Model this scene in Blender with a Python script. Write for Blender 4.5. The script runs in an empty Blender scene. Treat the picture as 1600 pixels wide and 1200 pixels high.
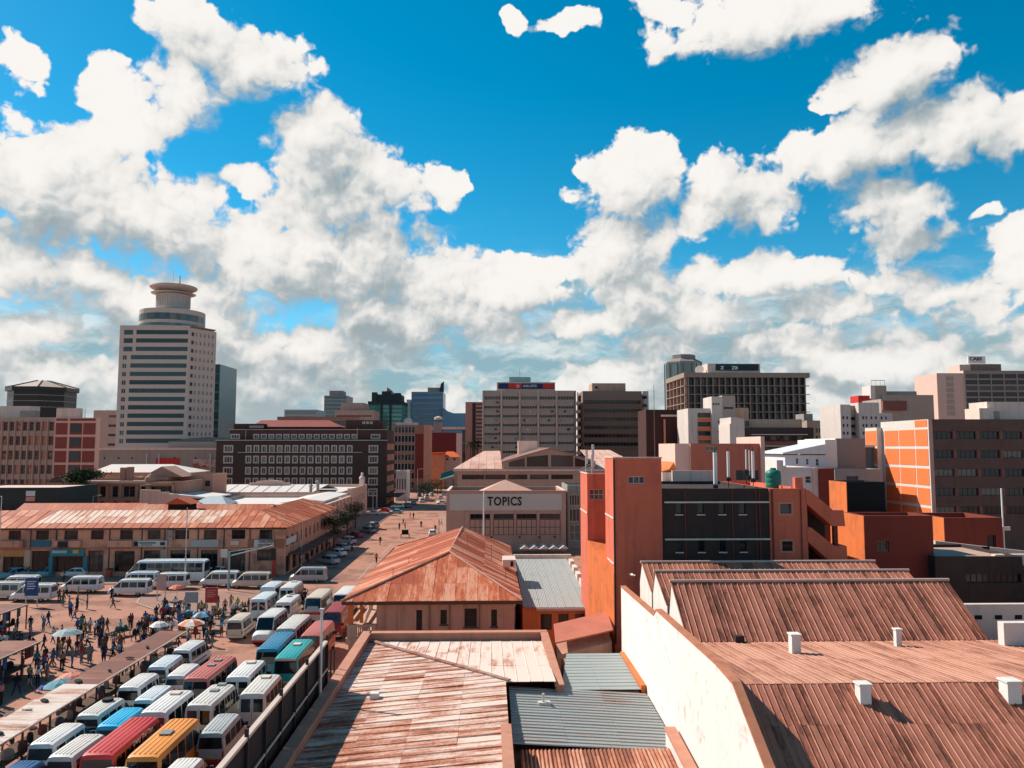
import bpy, bmesh, math, random
from mathutils import Vector as V, Matrix, noise as mnoise
random.seed(7)
R = math.radians
SC = bpy.context.scene
COL = SC.collection
# ---------------------------------------------------------------- camera
CAM = V((0, 0, 20)); YAW = math.atan(35/1200); PITCH = math.atan(98/1200)
cd = bpy.data.cameras.new('camera'); cam = bpy.data.objects.new('camera', cd); COL.objects.link(cam)
cd.sensor_width = 36; cd.lens = 27; cd.clip_start = .5; cd.clip_end = 20000
cam.location = CAM; cam.rotation_euler = (math.pi/2+PITCH, 0, -YAW); SC.camera = cam
_rm = Matrix.Rotation(-YAW, 3, 'Z') @ Matrix.Rotation(PITCH, 3, 'X')
def ray(px, py): return _rm @ V(((px-800)/1200, 1, -(py-600)/1200))
def aty(px, py, Y): d = ray(px, py); return CAM + d*(Y/d.y)
def atz(px, py, z=0): d = ray(px, py); return CAM + d*((z-20)/d.z)
def X_(px, Y): return aty(px, 698, Y).x
def Z_(px, py, Y): return aty(px, py, Y).z
# ---------------------------------------------------------------- light
SUN = V((-.85*math.cos(R(41)), .527*math.cos(R(41)), math.sin(R(41)))).normalized()
sd = bpy.data.lights.new('sun', 'SUN'); sd.energy = 4.9; sd.angle = R(.53); sd.color = (1, .93, .84)
so = bpy.data.objects.new('sun', sd); COL.objects.link(so)
so.rotation_euler = SUN.to_track_quat('Z', 'Y').to_euler(); so.location = (-60, 60, 120)
vs = SC.view_settings; vs.view_transform = 'Standard'; vs.look = 'None'; vs.exposure = .4; vs.gamma = 1; vs.use_curve_mapping = False
SC.cycles.use_adaptive_sampling = True; SC.cycles.adaptive_threshold = .015
SC.cycles.max_bounces = 6; SC.cycles.diffuse_bounces = 4; SC.cycles.glossy_bounces = 2; SC.cycles.transmission_bounces = 2
SC.cycles.use_denoising = True
# ---------------------------------------------------------------- node helpers
class NT:
    def __init__(s, t): s.t = t; s.n = t.nodes; s.l = t.links
    def new(s, ty, **k):
        n = s.n.new(ty)
        for a, b in k.items(): setattr(n, a, b)
        return n
    def put(s, inp, v):
        if isinstance(v, bpy.types.NodeSocket): s.l.new(v, inp)
        else: inp.default_value = v
    def m(s, op, a, b=0, c=0, clamp=False):
        n = s.new('ShaderNodeMath', operation=op, use_clamp=clamp)
        s.put(n.inputs[0], a); s.put(n.inputs[1], b); s.put(n.inputs[2], c); return n.outputs[0]
    def vm(s, op, a, b=(0, 0, 0), sc=None):
        n = s.new('ShaderNodeVectorMath', operation=op); s.put(n.inputs[0], a); s.put(n.inputs[1], b)
        if sc is not None: s.put(n.inputs['Scale'], sc)
        return n.outputs['Value'] if op in ('LENGTH', 'DOT_PRODUCT') else n.outputs[0]
    def noise(s, vec, scale, det=4, rough=.55, lac=2, dist=0, out='Fac'):
        n = s.new('ShaderNodeTexNoise'); s.put(n.inputs['Vector'], vec); s.put(n.inputs['Scale'], scale)
        n.inputs['Detail'].default_value = det; n.inputs['Roughness'].default_value = rough
        n.inputs['Lacunarity'].default_value = lac; n.inputs['Distortion'].default_value = dist
        return n.outputs[out]
    def ss(s, x, a, b, lo=0., hi=1.):
        n = s.new('ShaderNodeMapRange', interpolation_type='SMOOTHSTEP'); s.put(n.inputs[0], x)
        n.inputs[1].default_value = a; n.inputs[2].default_value = b; n.inputs[3].default_value = lo; n.inputs[4].default_value = hi
        return n.outputs[0]
    def mix(s, f, a, b, bt='MIX'):
        n = s.new('ShaderNodeMix', data_type='RGBA', blend_type=bt); s.put(n.inputs[0], f)
        for i, v in ((6, a), (7, b)):
            s.put(n.inputs[i], v if isinstance(v, bpy.types.NodeSocket) else (*v[:3], 1))
        return n.outputs[2]
# ---------------------------------------------------------------- world: blue sky and cumulus
w = bpy.data.worlds.new('World'); SC.world = w; w.use_nodes = True
T = NT(w.node_tree); T.n.clear()
sky = T.new('ShaderNodeTexSky', sky_type='NISHITA'); sky.sun_disc = False
sky.sun_elevation = R(41); sky.sun_rotation = math.atan2(SUN.x, SUN.y); sky.altitude = 1500; sky.air_density = 1.0; sky.dust_density = .3; sky.ozone_density = 2.5
hs = T.new('ShaderNodeHueSaturation'); hs.inputs['Saturation'].default_value = 1.45; hs.inputs['Hue'].default_value = .474; hs.inputs['Value'].default_value = 1.22
T.l.new(sky.outputs[0], hs.inputs['Color'])
geo = T.new('ShaderNodeTexCoord'); D0 = T.vm('NORMALIZE', geo.outputs['Generated'])
sx = T.new('ShaderNodeSeparateXYZ'); T.l.new(D0, sx.inputs[0])
AZ = T.m('ARCTAN2', sx.outputs[0], sx.outputs[1]); EL = T.m('ARCSINE', sx.outputs[2])
cb = T.new('ShaderNodeCombineXYZ'); T.put(cb.inputs[0], AZ); T.put(cb.inputs[1], EL)
P0 = cb.outputs[0]
BL = [(300,45,105,60),(365,95,125,62),(435,100,58,42),(290,150,75,62),(268,195,36,28),(20,95,45,42),
 (155,140,55,42),(195,205,62,42),(60,270,140,85),(150,330,180,75),(245,350,115,62),(60,420,160,80),(310,385,90,40),
 (500,225,78,70),(545,300,118,72),(565,375,105,70),(455,385,115,60),(612,268,52,36),(684,280,30,34),(716,272,16,16),(388,280,38,17),
 (470,430,230,50),(660,450,110,36),(960,290,70,62),(1000,255,50,32),(965,390,78,90),(1000,455,75,50),(1130,300,58,60),(1195,330,62,36),
 (1085,350,50,30),(1080,490,110,36),(830,425,150,26),(700,490,180,36),(1395,105,105,52),(1290,148,32,14),(1455,70,45,26),(1325,240,118,58),(1500,195,120,62),
 (1580,200,90,50),(1400,315,115,42),(1430,375,105,38),(1180,25,165,52),(1040,5,50,22),(1285,5,100,30),(802,40,22,17),(880,50,44,15),(925,32,24,18),
 (1540,330,40,17),(1590,372,55,32),(1500,465,130,46),(1300,485,115,40),(1590,430,70,40),(900,505,170,34),(250,470,260,50),(330,500,150,40),(1200,540,240,30),(30,520,120,36),(620,420,130,50),(760,450,150,36),(1180,430,170,36),(130,440,150,50),(420,540,220,34),(1420,440,120,34)]
blobs = []
for (px, py, rx, ry) in BL:
    d = ray(px, py).normalized(); d2 = ray(px+rx, py).normalized(); d3 = ray(px, py-ry).normalized()
    az, el = math.atan2(d.x, d.y), math.asin(d.z)
    blobs.append((az, el, 0.82/abs(math.atan2(d2.x, d2.y)-az), .80/abs(math.asin(d3.z)-el)))
BIG = [b for b, q in zip(blobs, BL) if q[2]*q[3] > 3300]
OFF = T.ss(T.m('ABSOLUTE', AZ), .72, 1.0)      # beyond the listed clouds the same kind of cumulus goes on from noise alone
LOW = T.ss(EL, .02, .30, 1, 0)
def blobfield(P, lst):
    f = None
    for az, el, a, b in lst:
        n = T.new('ShaderNodeVectorMath', operation='MULTIPLY_ADD'); T.put(n.inputs[0], P); n.inputs[1].default_value = (a, b, 0); n.inputs[2].default_value = (-az*a, -el*b, 0)
        q = T.vm('LENGTH', n.outputs[0])
        f = q if f is None else T.m('SMOOTH_MIN', f, q, .2)
    return T.m('SUBTRACT', 1., f)
def puff(D, sc, det=2):
    return T.m('ABSOLUTE', T.m('SUBTRACT', T.m('MULTIPLY', T.noise(D, sc, det, .5), 2), 1))
W1 = T.vm('SUBTRACT', T.noise(D0, 6, 3, .55, out='Color'), (.5, .5, .5)); W2 = T.vm('SUBTRACT', T.noise(D0, 26, 3, .6, out='Color'), (.5, .5, .5))
DW = T.vm('ADD', D0, T.vm('SCALE', W2, sc=.022))
PW = T.vm('MULTIPLY', T.vm('ADD', T.vm('ADD', P0, T.vm('SCALE', W1, sc=.10)), T.vm('SCALE', W2, sc=.026)), (1, 1, 0))
FLAT = (1, 1, 2.3)
def mass(P, D, lst):      # the large shapes
    b = blobfield(P, lst)
    g = T.m('ADD', T.m('MULTIPLY', T.m('SUBTRACT', T.noise(T.vm('MULTIPLY', D, FLAT), 5.5, 3, .5), .54), 4.0), T.m('ADD', T.m('MULTIPLY', LOW, 1.95), T.m('SUBTRACT', T.m('MULTIPLY', OFF, .55), .85)))
    b = T.m('SMOOTH_MAX', b, g, .15)
    f = T.m('ADD', T.m('MULTIPLY', b, .8), T.m('MULTIPLY', T.m('SUBTRACT', T.noise(D, 8, 2, .5), .5), .9))
    return T.m('ADD', f, T.m('MULTIPLY', T.m('SUBTRACT', puff(D, 17, 1), .2), .6))
M0 = mass(PW, DW, blobs)
M1 = mass(T.vm('ADD', PW, (-.024, .042, 0)), T.vm('ADD', DW, (-.018, 0, .034)), BIG)
q0 = puff(DW, 42, 2); q1 = puff(T.vm('ADD', DW, (-.004, 0, .006)), 42, 2)
r0 = T.noise(DW, 26, 3, .55); r1_ = T.noise(T.vm('ADD', DW, (-.008, 0, .013)), 26, 3, .55)
fine = T.noise(DW, 95, 4, .65)
F0 = T.m('ADD', M0, T.m('ADD', T.m('MULTIPLY', T.m('SUBTRACT', r0, .5), .42), T.m('MULTIPLY', T.m('SUBTRACT', q0, .2), .34)))
rel = T.m('ADD', T.m('MULTIPLY', T.m('SUBTRACT', M0, M1), .85), T.m('ADD', T.m('MULTIPLY', T.m('SUBTRACT', q0, q1), .36), T.m('MULTIPLY', T.m('SUBTRACT', r0, r1_), .6)))
rel = T.m('SUBTRACT', T.m('ADD', rel, T.m('MULTIPLY', T.m('SUBTRACT', fine, .5), .10)), T.m('MULTIPLY', T.ss(M0, .2, 1.2), .12))
LIT = T.ss(rel, -.50, .54)
FE = T.m('ADD', F0, T.m('MULTIPLY', T.m('SUBTRACT', fine, .5), .28))
alpha = T.ss(T.m('DIVIDE', FE, T.m('ADD', .13, T.m('MULTIPLY', T.m('SUBTRACT', 1, LIT), .34))), 0, 1)   # crisp lit tops, soft shaded undersides
CL = 8.5
ramp = T.new('ShaderNodeValToRGB'); T.l.new(LIT, ramp.inputs[0]); cr = ramp.color_ramp
cr.elements[0].position = 0; cr.elements[0].color = (.36, .43, .46, 1); cr.elements[1].position = 1; cr.elements[1].color = (1.0, .97, .93, 1)
for p_, c_ in ((.3, (.56, .60, .61, 1)), (.55, (.78, .78, .76, 1)), (.78, (.92, .89, .85, 1))):
    e_ = cr.elements.new(p_); e_.color = c_
ccol = T.vm('SCALE', ramp.outputs[0], sc=CL)
# thin high veil and the haze of the lowest sky
vn = T.noise(T.vm('MULTIPLY', DW, (1, 1, 3.2)), 5, 6, .6)
veil = T.ss(T.m('ADD', vn, T.m('MULTIPLY', T.ss(EL, .04, .36, 1, 0), .55)), .68, 1.0, 0, .95)
vn2 = T.noise(T.vm('MULTIPLY', DW, (1, 1, 3.6)), 9, 5, .6)
vcol = T.mix(T.ss(vn2, .42, .66), (.30*CL, .47*CL, .53*CL), (.80*CL, .84*CL, .82*CL))
col = T.mix(veil, hs.outputs[0], vcol)
col = T.mix(alpha, col, T.mix(T.ss(EL, -.02, .14, .35, 0), ccol, (.60*CL, .72*CL, .74*CL)))
bg = T.new('ShaderNodeBackground'); T.l.new(col, bg.inputs[0]); bg.inputs[1].default_value = .085
wo = T.new('ShaderNodeOutputWorld'); T.l.new(bg.outputs[0], wo.inputs[0])
w.cycles.sampling_method = 'NONE'
# ---------------------------------------------------------------- materials
MATS = {}
def mat(name, col, rough=.8, var=.25, sc=.6, streak=0, spec=.3, metal=0, rand=0, c2=None, c2f=.5, c2s=1.5, bump=0, bsc=20, coat=0, pat=None):
    """painted / plastered / stone surface: colour, blotches, rain streaks, small relief"""
    if name in MATS: return MATS[name]
    m = bpy.data.materials.new(name); m.use_nodes = True; t = NT(m.node_tree); t.n.clear()
    b = t.new('ShaderNodeBsdfPrincipled'); o = t.new('ShaderNodeOutputMaterial'); t.l.new(b.outputs[0], o.inputs[0])
    g = t.new('ShaderNodeNewGeometry'); pos = g.outputs['Position']
    c = col
    if c2:
        c = t.mix(t.ss(t.noise(pos, c2s, 5, .62), .62-c2f*.4, .72-c2f*.35), c, c2)
    f = t.noise(pos, sc, 5, .6)
    f = t.m('ADD', t.m('MULTIPLY', t.m('SUBTRACT', f, .5), 2*var), 1)
    if streak:
        mp = t.new('ShaderNodeMapping'); mp.inputs['Scale'].default_value = (1.7, 1.7, .11); t.l.new(pos, mp.inputs[0])
        s2 = t.ss(t.noise(mp.outputs[0], 1, 5, .65), .46, .74, 1, 1-streak); f = t.m('MULTIPLY', f, s2)
    if rand:
        oi = t.new('ShaderNodeObjectInfo'); f = t.m('MULTIPLY', f, t.m('ADD', 1-rand, t.m('MULTIPLY', oi.outputs['Random'], 2*rand)))
    v = t.new('ShaderNodeVectorMath', operation='SCALE'); t.put(v.inputs[0], c if isinstance(c, bpy.types.NodeSocket) else col[:3]); t.put(v.inputs['Scale'], f)
    t.l.new(v.outputs[0], b.inputs['Base Color'])
    b.inputs['Roughness'].default_value = rough; b.inputs['Specular IOR Level'].default_value = spec; b.inputs['Metallic'].default_value = metal
    b.inputs['Coat Weight'].default_value = coat; b.inputs['Coat Roughness'].default_value = .12
    if bump:
        bn = t.new('ShaderNodeBump'); bn.inputs['Strength'].default_value = bump; bn.inputs['Distance'].default_value = .05
        t.put(bn.inputs['Height'], t.noise(pos, bsc, 4, .6)); t.l.new(bn.outputs[0], b.inputs['Normal'])
    MATS[name] = m; return m
def rust(name, zinc, rst, amt=.5, axis='x', dark=None, rough=.7, sc=1., rand=.12):
    """metal roofing with rust that runs along the sheets; amt = how much of it has rusted"""
    if name in MATS: return MATS[name]
    m = bpy.data.materials.new(name); m.use_nodes = True; t = NT(m.node_tree); t.n.clear()
    b = t.new('ShaderNodeBsdfPrincipled'); o = t.new('ShaderNodeOutputMaterial'); t.l.new(b.outputs[0], o.inputs[0])
    g = t.new('ShaderNodeNewGeometry'); pos = g.outputs['Position']; oi = t.new('ShaderNodeObjectInfo')
    mp = t.new('ShaderNodeMapping'); mp.inputs['Scale'].default_value = {'x': (.28, 2.4, 1), 'y': (2.4, .28, 1), 'n': (1, 1, 1)}[axis]; t.l.new(pos, mp.inputs[0])
    n1 = t.noise(mp.outputs[0], 1.1*sc, 6, .68); n2 = t.noise(pos, .22*sc, 3, .5); n3 = t.noise(pos, 5*sc, 5, .7)
    k = t.m('ADD', t.m('ADD', t.m('MULTIPLY', n1, .62), t.m('MULTIPLY', n2, .42)), t.m('MULTIPLY', n3, .22))
    k = t.m('ADD', k, t.m('MULTIPLY', t.m('SUBTRACT', oi.outputs['Random'], .5), rand))
    th = .86-.46*amt
    f = t.ss(k, th-.09, th+.09)
    deep = t.ss(k, th+.04, th+.17)
    c = t.mix(f, zinc, rst); c = t.mix(deep, c, dark or tuple(x*.45 for x in rst))
    vv = t.m('ADD', .82, t.m('MULTIPLY', t.noise(pos, 11, 5, .7), .36))
    sc_ = t.new('ShaderNodeVectorMath', operation='SCALE'); t.put(sc_.inputs[0], c); t.put(sc_.inputs['Scale'], vv)
    t.l.new(sc_.outputs[0], b.inputs['Base Color']); b.inputs['Roughness'].default_value = rough; b.inputs['Specular IOR Level'].default_value = .25
    bn = t.new('ShaderNodeBump'); bn.inputs['Strength'].default_value = .35; bn.inputs['Distance'].default_value = .03
    t.put(bn.inputs['Height'], n3); t.l.new(bn.outputs[0], b.inputs['Normal'])
    MATS[name] = m; return m
def glass(name, col=(.02, .025, .03), lite=(.16, .13, .10), p=.25, rough=.1, spec=.4):
    """window pane: dark room or a drawn curtain behind it, one or the other per pane"""
    if name in MATS: return MATS[name]
    m = bpy.data.materials.new(name); m.use_nodes = True; t = NT(m.node_tree); t.n.clear()
    b = t.new('ShaderNodeBsdfPrincipled'); o = t.new('ShaderNodeOutputMaterial'); t.l.new(b.outputs[0], o.inputs[0])
    g = t.new('ShaderNodeNewGeometry'); oi = t.new('ShaderNodeObjectInfo')
    n = t.noise(g.outputs['Position'], .9, 3, .6); k = t.m('ADD', oi.outputs['Random'], t.m('MULTIPLY', t.m('SUBTRACT', n, .5), .5))
    c = t.mix(t.ss(k, 1-p-.06, 1-p+.06), col, lite)
    t.l.new(c, b.inputs['Base Color']); b.inputs['Roughness'].default_value = rough; b.inputs['Specular IOR Level'].default_value = spec
    MATS[name] = m; return m
def paint(name, col, dirt=.18, rough=.42, coat=.08):
    return mat(name, col, rough, dirt*.6, 1.1, 0, .5, coat=coat, c2=tuple(x*.78+.02 for x in col), c2f=.18, c2s=2.2)
# ---------------------------------------------------------------- mesh helpers
class MB:
    def __init__(s, M=None): s.v = []; s.f = []; s.i = []; s.M = M or Matrix.Identity(4)
    def add(s, vs_, fs, mi=0):
        n = len(s.v); s.v += [tuple(s.M @ V(p)) for p in vs_]; s.f += [tuple(n+k for k in f) for f in fs]; s.i += [mi]*len(fs)
    def box(s, x0, x1, y0, y1, z0, z1, mi=0):
        s.add([(x0,y0,z0),(x1,y0,z0),(x1,y1,z0),(x0,y1,z0),(x0,y0,z1),(x1,y0,z1),(x1,y1,z1),(x0,y1,z1)],
              [(0,3,2,1),(4,5,6,7),(0,1,5,4),(1,2,6,5),(2,3,7,6),(3,0,4,7)], mi)
    def quad(s, a, b, c, d, mi=0): s.add([a, b, c, d], [(0, 1, 2, 3)], mi)
    def slab(s, pts, t, mi=0):      # polygon (any plane) thickened downwards by t
        n = len(pts); s.add(list(pts)+[(p[0], p[1], p[2]-t) for p in pts], [tuple(range(n)), tuple(range(2*n-1, n-1, -1))]+[(k, n+k, n+(k+1) % n, (k+1) % n) for k in range(n)], mi)
    def prism(s, poly, a, b, ax='x', mi=0):   # 2-d outline pushed along an axis from a to b
        n = len(poly); mk = {'x': lambda p, t: (t, p[0], p[1]), 'y': lambda p, t: (p[0], t, p[1]), 'z': lambda p, t: (p[0], p[1], t)}[ax]
        s.add([mk(p, a) for p in poly]+[mk(p, b) for p in poly], [tuple(range(n-1, -1, -1)), tuple(range(n, 2*n))]+[(k, (k+1) % n, n+(k+1) % n, n+k) for k in range(n)], mi)
    def tube(s, a, b, r0, r1=None, n=8, mi=0):
        a, b = V(a), V(b); r1 = r0 if r1 is None else r1; d = (b-a).normalized(); u = d.orthogonal().normalized(); w_ = d.cross(u)
        c = [(math.cos(2*math.pi*k/n), math.sin(2*math.pi*k/n)) for k in range(n)]
        s.add([a+(u*x+w_*y)*r0 for x, y in c]+[b+(u*x+w_*y)*r1 for x, y in c],
              [(k, (k+1) % n, n+(k+1) % n, n+k) for k in range(n)]+[tuple(range(n-1, -1, -1)), tuple(range(n, 2*n))], mi)
    def lathe(s, prof, n=24, c=(0, 0), mi=0, a0=0):
        vs_ = [(c[0]+r*math.cos(a0+2*math.pi*k/n), c[1]+r*math.sin(a0+2*math.pi*k/n), z) for r, z in prof for k in range(n)]
        m_ = len(prof); fs = [(i*n+k, i*n+(k+1) % n, (i+1)*n+(k+1) % n, (i+1)*n+k) for i in range(m_-1) for k in range(n)]
        fs += [tuple(range(n-1, -1, -1)), tuple(range((m_-1)*n, m_*n))]; s.add(vs_, fs, mi)
    def mesh(s, name, smooth=False):
        me = bpy.data.meshes.new(name); me.from_pydata(s.v, [], s.f)
        if any(s.i): me.polygons.foreach_set('material_index', s.i)
        if smooth: me.polygons.foreach_set('use_smooth', [True]*len(s.f))
        me.update(); return me
    def build(s, name, mats, parent=None, loc=(0, 0, 0), rz=0, smooth=False, fix=True):
        me = s.mesh(name, smooth)
        if fix:
            b = bmesh.new(); b.from_mesh(me); bmesh.ops.recalc_face_normals(b, faces=b.faces); b.to_mesh(me); b.free()
        for m_ in (mats if isinstance(mats, (list, tuple)) else [mats]): me.materials.append(m_)
        return ob(name, me, parent, loc, rz)
def ob(name, me, parent=None, loc=(0, 0, 0), rz=0, mats=None):
    o = bpy.data.objects.new(name, me); COL.objects.link(o); o.location = loc; o.rotation_euler = (0, 0, rz)
    if parent: o.parent = parent
    if mats:
        for k, m_ in enumerate(mats):
            if m_ is not None: o.material_slots[k].link = 'OBJECT'; o.material_slots[k].material = m_
    return o
def tag(o, label=None, cat=None, group=None, kind=None):
    for k, v_ in (('label', label), ('category', cat), ('group', group), ('kind', kind)):
        if v_: o[k] = v_
    return o
def thing(name, label, cat, loc=(0, 0, 0), rz=0, group=None):
    o = bpy.data.objects.new(name, None); COL.objects.link(o); o.location = loc; o.rotation_euler = (0, 0, rz); o.empty_display_size = .3
    return tag(o, label, cat, group)
def text(body, size, parent, loc, rz=0, m_=None, ext=.02, name='lettering', rx=math.pi/2, sx=1, bold=0, align='CENTER', spc=1.0):
    c = bpy.data.curves.new(name, 'FONT'); c.body = body; c.size = size; c.extrude = ext; c.align_x = align; c.align_y = 'CENTER'; c.offset = bold
    c.resolution_u = 2; c.space_character = spc; c.materials.append(m_)
    o = bpy.data.objects.new(name, c); me = bpy.data.meshes.new_from_object(o); bpy.data.objects.remove(o)
    if not me.materials: me.materials.append(m_)
    o = ob(name, me, parent, loc, rz); o.rotation_euler = (rx, 0, rz); o.scale = (sx, 1, 1); return o
# ---------------------------------------------------------------- buildings
def facade(mb, M, W, H, holes, r=.25, base=0):
    us = sorted({0, W, *[round(h[0], 3) for h in holes], *[round(h[0]+h[2], 3) for h in holes]})
    zs = sorted({base, H, *[round(h[1], 3) for h in holes], *[round(h[1]+h[3], 3) for h in holes]})
    old = mb.M; mb.M = old @ M
    for j in range(len(zs)-1):
        z0, z1 = zs[j], zs[j+1]; zc = (z0+z1)/2; run = None
        row = [h for h in holes if h[1] < zc < h[1]+h[3]]
        for i in range(len(us)-1):
            uc = (us[i]+us[i+1])/2
            inside = any(h[0] < uc < h[0]+h[2] for h in row)
            if not inside and run is None: run = us[i]
            if inside and run is not None: mb.quad((run, 0, z0), (us[i], 0, z0), (us[i], 0, z1), (run, 0, z1)); run = None
        if run is not None: mb.quad((run, 0, z0), (W, 0, z0), (W, 0, z1), (run, 0, z1))
    for h in holes:
        u, z, a, b = h[:4]
        c0, c1, c2, c3 = (u, 0, z), (u+a, 0, z), (u+a, 0, z+b), (u, 0, z+b); d0, d1, d2, d3 = [(q[0], r, q[2]) for q in (c0, c1, c2, c3)]
        for a_, b_, c_, d_ in ((c0, d0, d1, c1), (c1, d1, d2, c2), (c2, d2, d3, c3), (c3, d3, d0, c0)): mb.quad(a_, b_, c_, d_)
    mb.M = old
WCACHE = {}
def window(parent, loc, rz, w_, h_, st, r=.25):
    """st: dict(glass, frame, nx, ny, fw, sill, name)"""
    key = (round(w_, 2), round(h_, 2), id(st), r)
    if key not in WCACHE:
        p = MB(); p.box(0, w_, r-.01, r+.06, 0, h_); pm = p.mesh('window'); pm.materials.append(st['glass'])
        fm = None
        if st.get('frame'):
            q = MB(); fw = st.get('fw', .06); d0 = r-st.get('fd', .07); d1 = r-.012
            o_ = st.get('out', 0)
            if o_: d0 = -.03
            q.box(-o_, w_+o_, d0, d1, h_-fw, h_+o_); q.box(-o_, w_+o_, d0, d1, -o_, fw); q.box(-o_, fw, d0, d1, fw, h_-fw); q.box(w_-fw, w_+o_, d0, d1, fw, h_-fw)
            nx, ny = st.get('nx', 1), st.get('ny', 1); mw = st.get('mw', fw*.7)
            for k in range(1, nx): q.box(w_*k/nx-mw/2, w_*k/nx+mw/2, d1-.04, d1, fw, h_-fw)
            for k in range(1, ny): q.box(fw, w_-fw, d1-.045, d1-.003, h_*k/ny-mw/2, h_*k/ny+mw/2)
            if st.get('sill'): q.box(-.08, w_+.08, -.1, r-.02, -.12, -.003)
            fm = q.mesh('frame'); fm.materials.append(st['frame'])
        WCACHE[key] = (pm, fm)
    pm, fm = WCACHE[key]
    o = ob(st.get('name', 'window'), pm, parent, loc, rz)
    if fm: ob('frame', fm, o)
    return o
def grid(u0, u1, n, z0, z1, m_, w_, h_, st=None):
    """n x m openings evenly spread between u0..u1 (outer edges) and z0..z1"""
    o = []
    for j in range(m_):
        for i in range(n):
            u = u0+(u1-u0-w_)*(i/(n-1) if n > 1 else .5); z = z0+(z1-z0-h_)*(j/(m_-1) if m_ > 1 else .5); o.append((u, z, w_, h_, st))
    return o
def bld(name, label, x0, x1, Y, D, z1, m_, F=(), L=(), Rr=(), cat='building', roofm=None, par=.6, pt=.3, r=.25, z0=0, group=None, wallname='wall'):
    root = thing(name, label, cat, (x0, Y, 0), 0, group); W = x1-x0
    mb = MB()
    faces = {'F': (Matrix.Identity(4), W, F, (0, 0), 0), 'L': (Matrix.Translation((0, D, 0)) @ Matrix.Rotation(-math.pi/2, 4, 'Z'), D, L, (0, D), -math.pi/2),
             'R': (Matrix.Translation((W, 0, 0)) @ Matrix.Rotation(math.pi/2, 4, 'Z'), D, Rr, (W, 0), math.pi/2)}
    for k, (M_, ww, hl, o_, rz) in faces.items():
        facade(mb, M_, ww, z1, hl, r, z0)
        for h in hl:
            if len(h) > 4 and h[4]:
                p = M_ @ V((h[0], 0, h[1])); window(root, p, rz, h[2], h[3], h[4], r)
    mb.quad((W, D, z0), (0, D, z0), (0, D, z1), (W, D, z1))
    zr = z1-par
    if par:
        for a, b, c, d in ((0, W, 0, pt), (0, W, D-pt, D), (0, pt, pt, D-pt), (W-pt, W, pt, D-pt)): mb.quad((a, c, z1), (b, c, z1), (b, d, z1), (a, d, z1))
        mb.quad((pt, pt, zr), (W-pt, pt, zr), (W-pt, pt, z1), (pt, pt, z1)); mb.quad((pt, D-pt, zr), (W-pt, D-pt, zr), (W-pt, D-pt, z1), (pt, D-pt, z1))
        mb.quad((pt, pt, zr), (pt, D-pt, zr), (pt, D-pt, z1), (pt, pt, z1)); mb.quad((W-pt, pt, zr), (W-pt, D-pt, zr), (W-pt, D-pt, z1), (W-pt, pt, z1))
    mb.build(wallname, m_, root, fix=False)
    rb = MB(); rb.quad((pt, pt, zr+.004), (W-pt, pt, zr+.004), (W-pt, D-pt, zr+.004), (pt, D-pt, zr+.004)) if par else rb.quad((0, 0, z1), (W, 0, z1), (W, D, z1), (0, D, z1))
    rb.build('roof', roofm or mat('flat_roof', (.22, .17, .14), .9, .3, .5), root, fix=False)
    return root
def part(root, name, m_, *boxes, smooth=False):
    mb = MB()
    for b in boxes: mb.box(*b)
    return mb.build(name, m_, root, fix=False, smooth=smooth)
# ================================================================ shared materials
GROUND = mat('dusty_asphalt', (.41, .19, .125), .92, .2, .35, 0, .2, c2=(.27, .125, .085), c2f=.33, c2s=.16, bump=.3, bsc=9)
COPING = mat('coping', (.50, .22, .14), .85, .3, 1.2, .15)
WHITEW = mat('white_wash', (.68, .60, .54), .9, .14, .5, .07, c2=(.62, .52, .45), c2f=.12, c2s=.9, bump=.35, bsc=3)
WHITEF = mat('weathered_white', (.60, .51, .45), .9, .14, .5, .2)
REDP = mat('red_plaster', (.62, .145, .08), .85, .2, .5, .24, c2=(.52, .125, .075), c2f=.3, c2s=.5, bump=.2, bsc=5)
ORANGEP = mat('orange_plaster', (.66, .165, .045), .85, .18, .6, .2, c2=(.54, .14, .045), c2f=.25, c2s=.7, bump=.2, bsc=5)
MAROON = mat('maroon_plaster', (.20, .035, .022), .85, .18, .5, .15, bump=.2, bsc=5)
DARKB = mat('dark_brick', (.05, .031, .026), .85, .35, .8, .2, bump=.4, bsc=12)
BEIGE = mat('beige_plaster', (.52, .33, .23), .88, .18, .5, .25, bump=.2, bsc=6)
PINKISH = mat('pale_plaster', (.68, .52, .43), .88, .16, .4, .25)
CONC = mat('concrete', (.42, .33, .27), .9, .2, .4, .3)
GREYC = mat('grey_concrete', (.30, .26, .23), .9, .2, .4, .3)
DARKM = mat('dark_metal', (.02, .02, .022), .6, .2, 2)
STEEL = mat('pole_paint', (.55, .56, .54), .5, .15, 1.5)
BLACK = mat('black_shadow_and_paint', (.012, .011, .011), .9, .2, 2)  # black for shadowed gaps and fronts, and for plain black things
WOOD = mat('stall_timber', (.10, .055, .035), .9, .3, 2)
GL = glass('window_glass'); GLD = glass('dark_glass', (.012, .014, .016), (.05, .05, .05), .2)
GLT = glass('teal_glass', (.01, .05, .06), (.02, .10, .11), .4, .06, .8)
FRW = mat('white_frame', (.62, .55, .48), .7, .15, 2); FRB = mat('dark_frame', (.06, .05, .045), .6, .2, 2)
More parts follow.
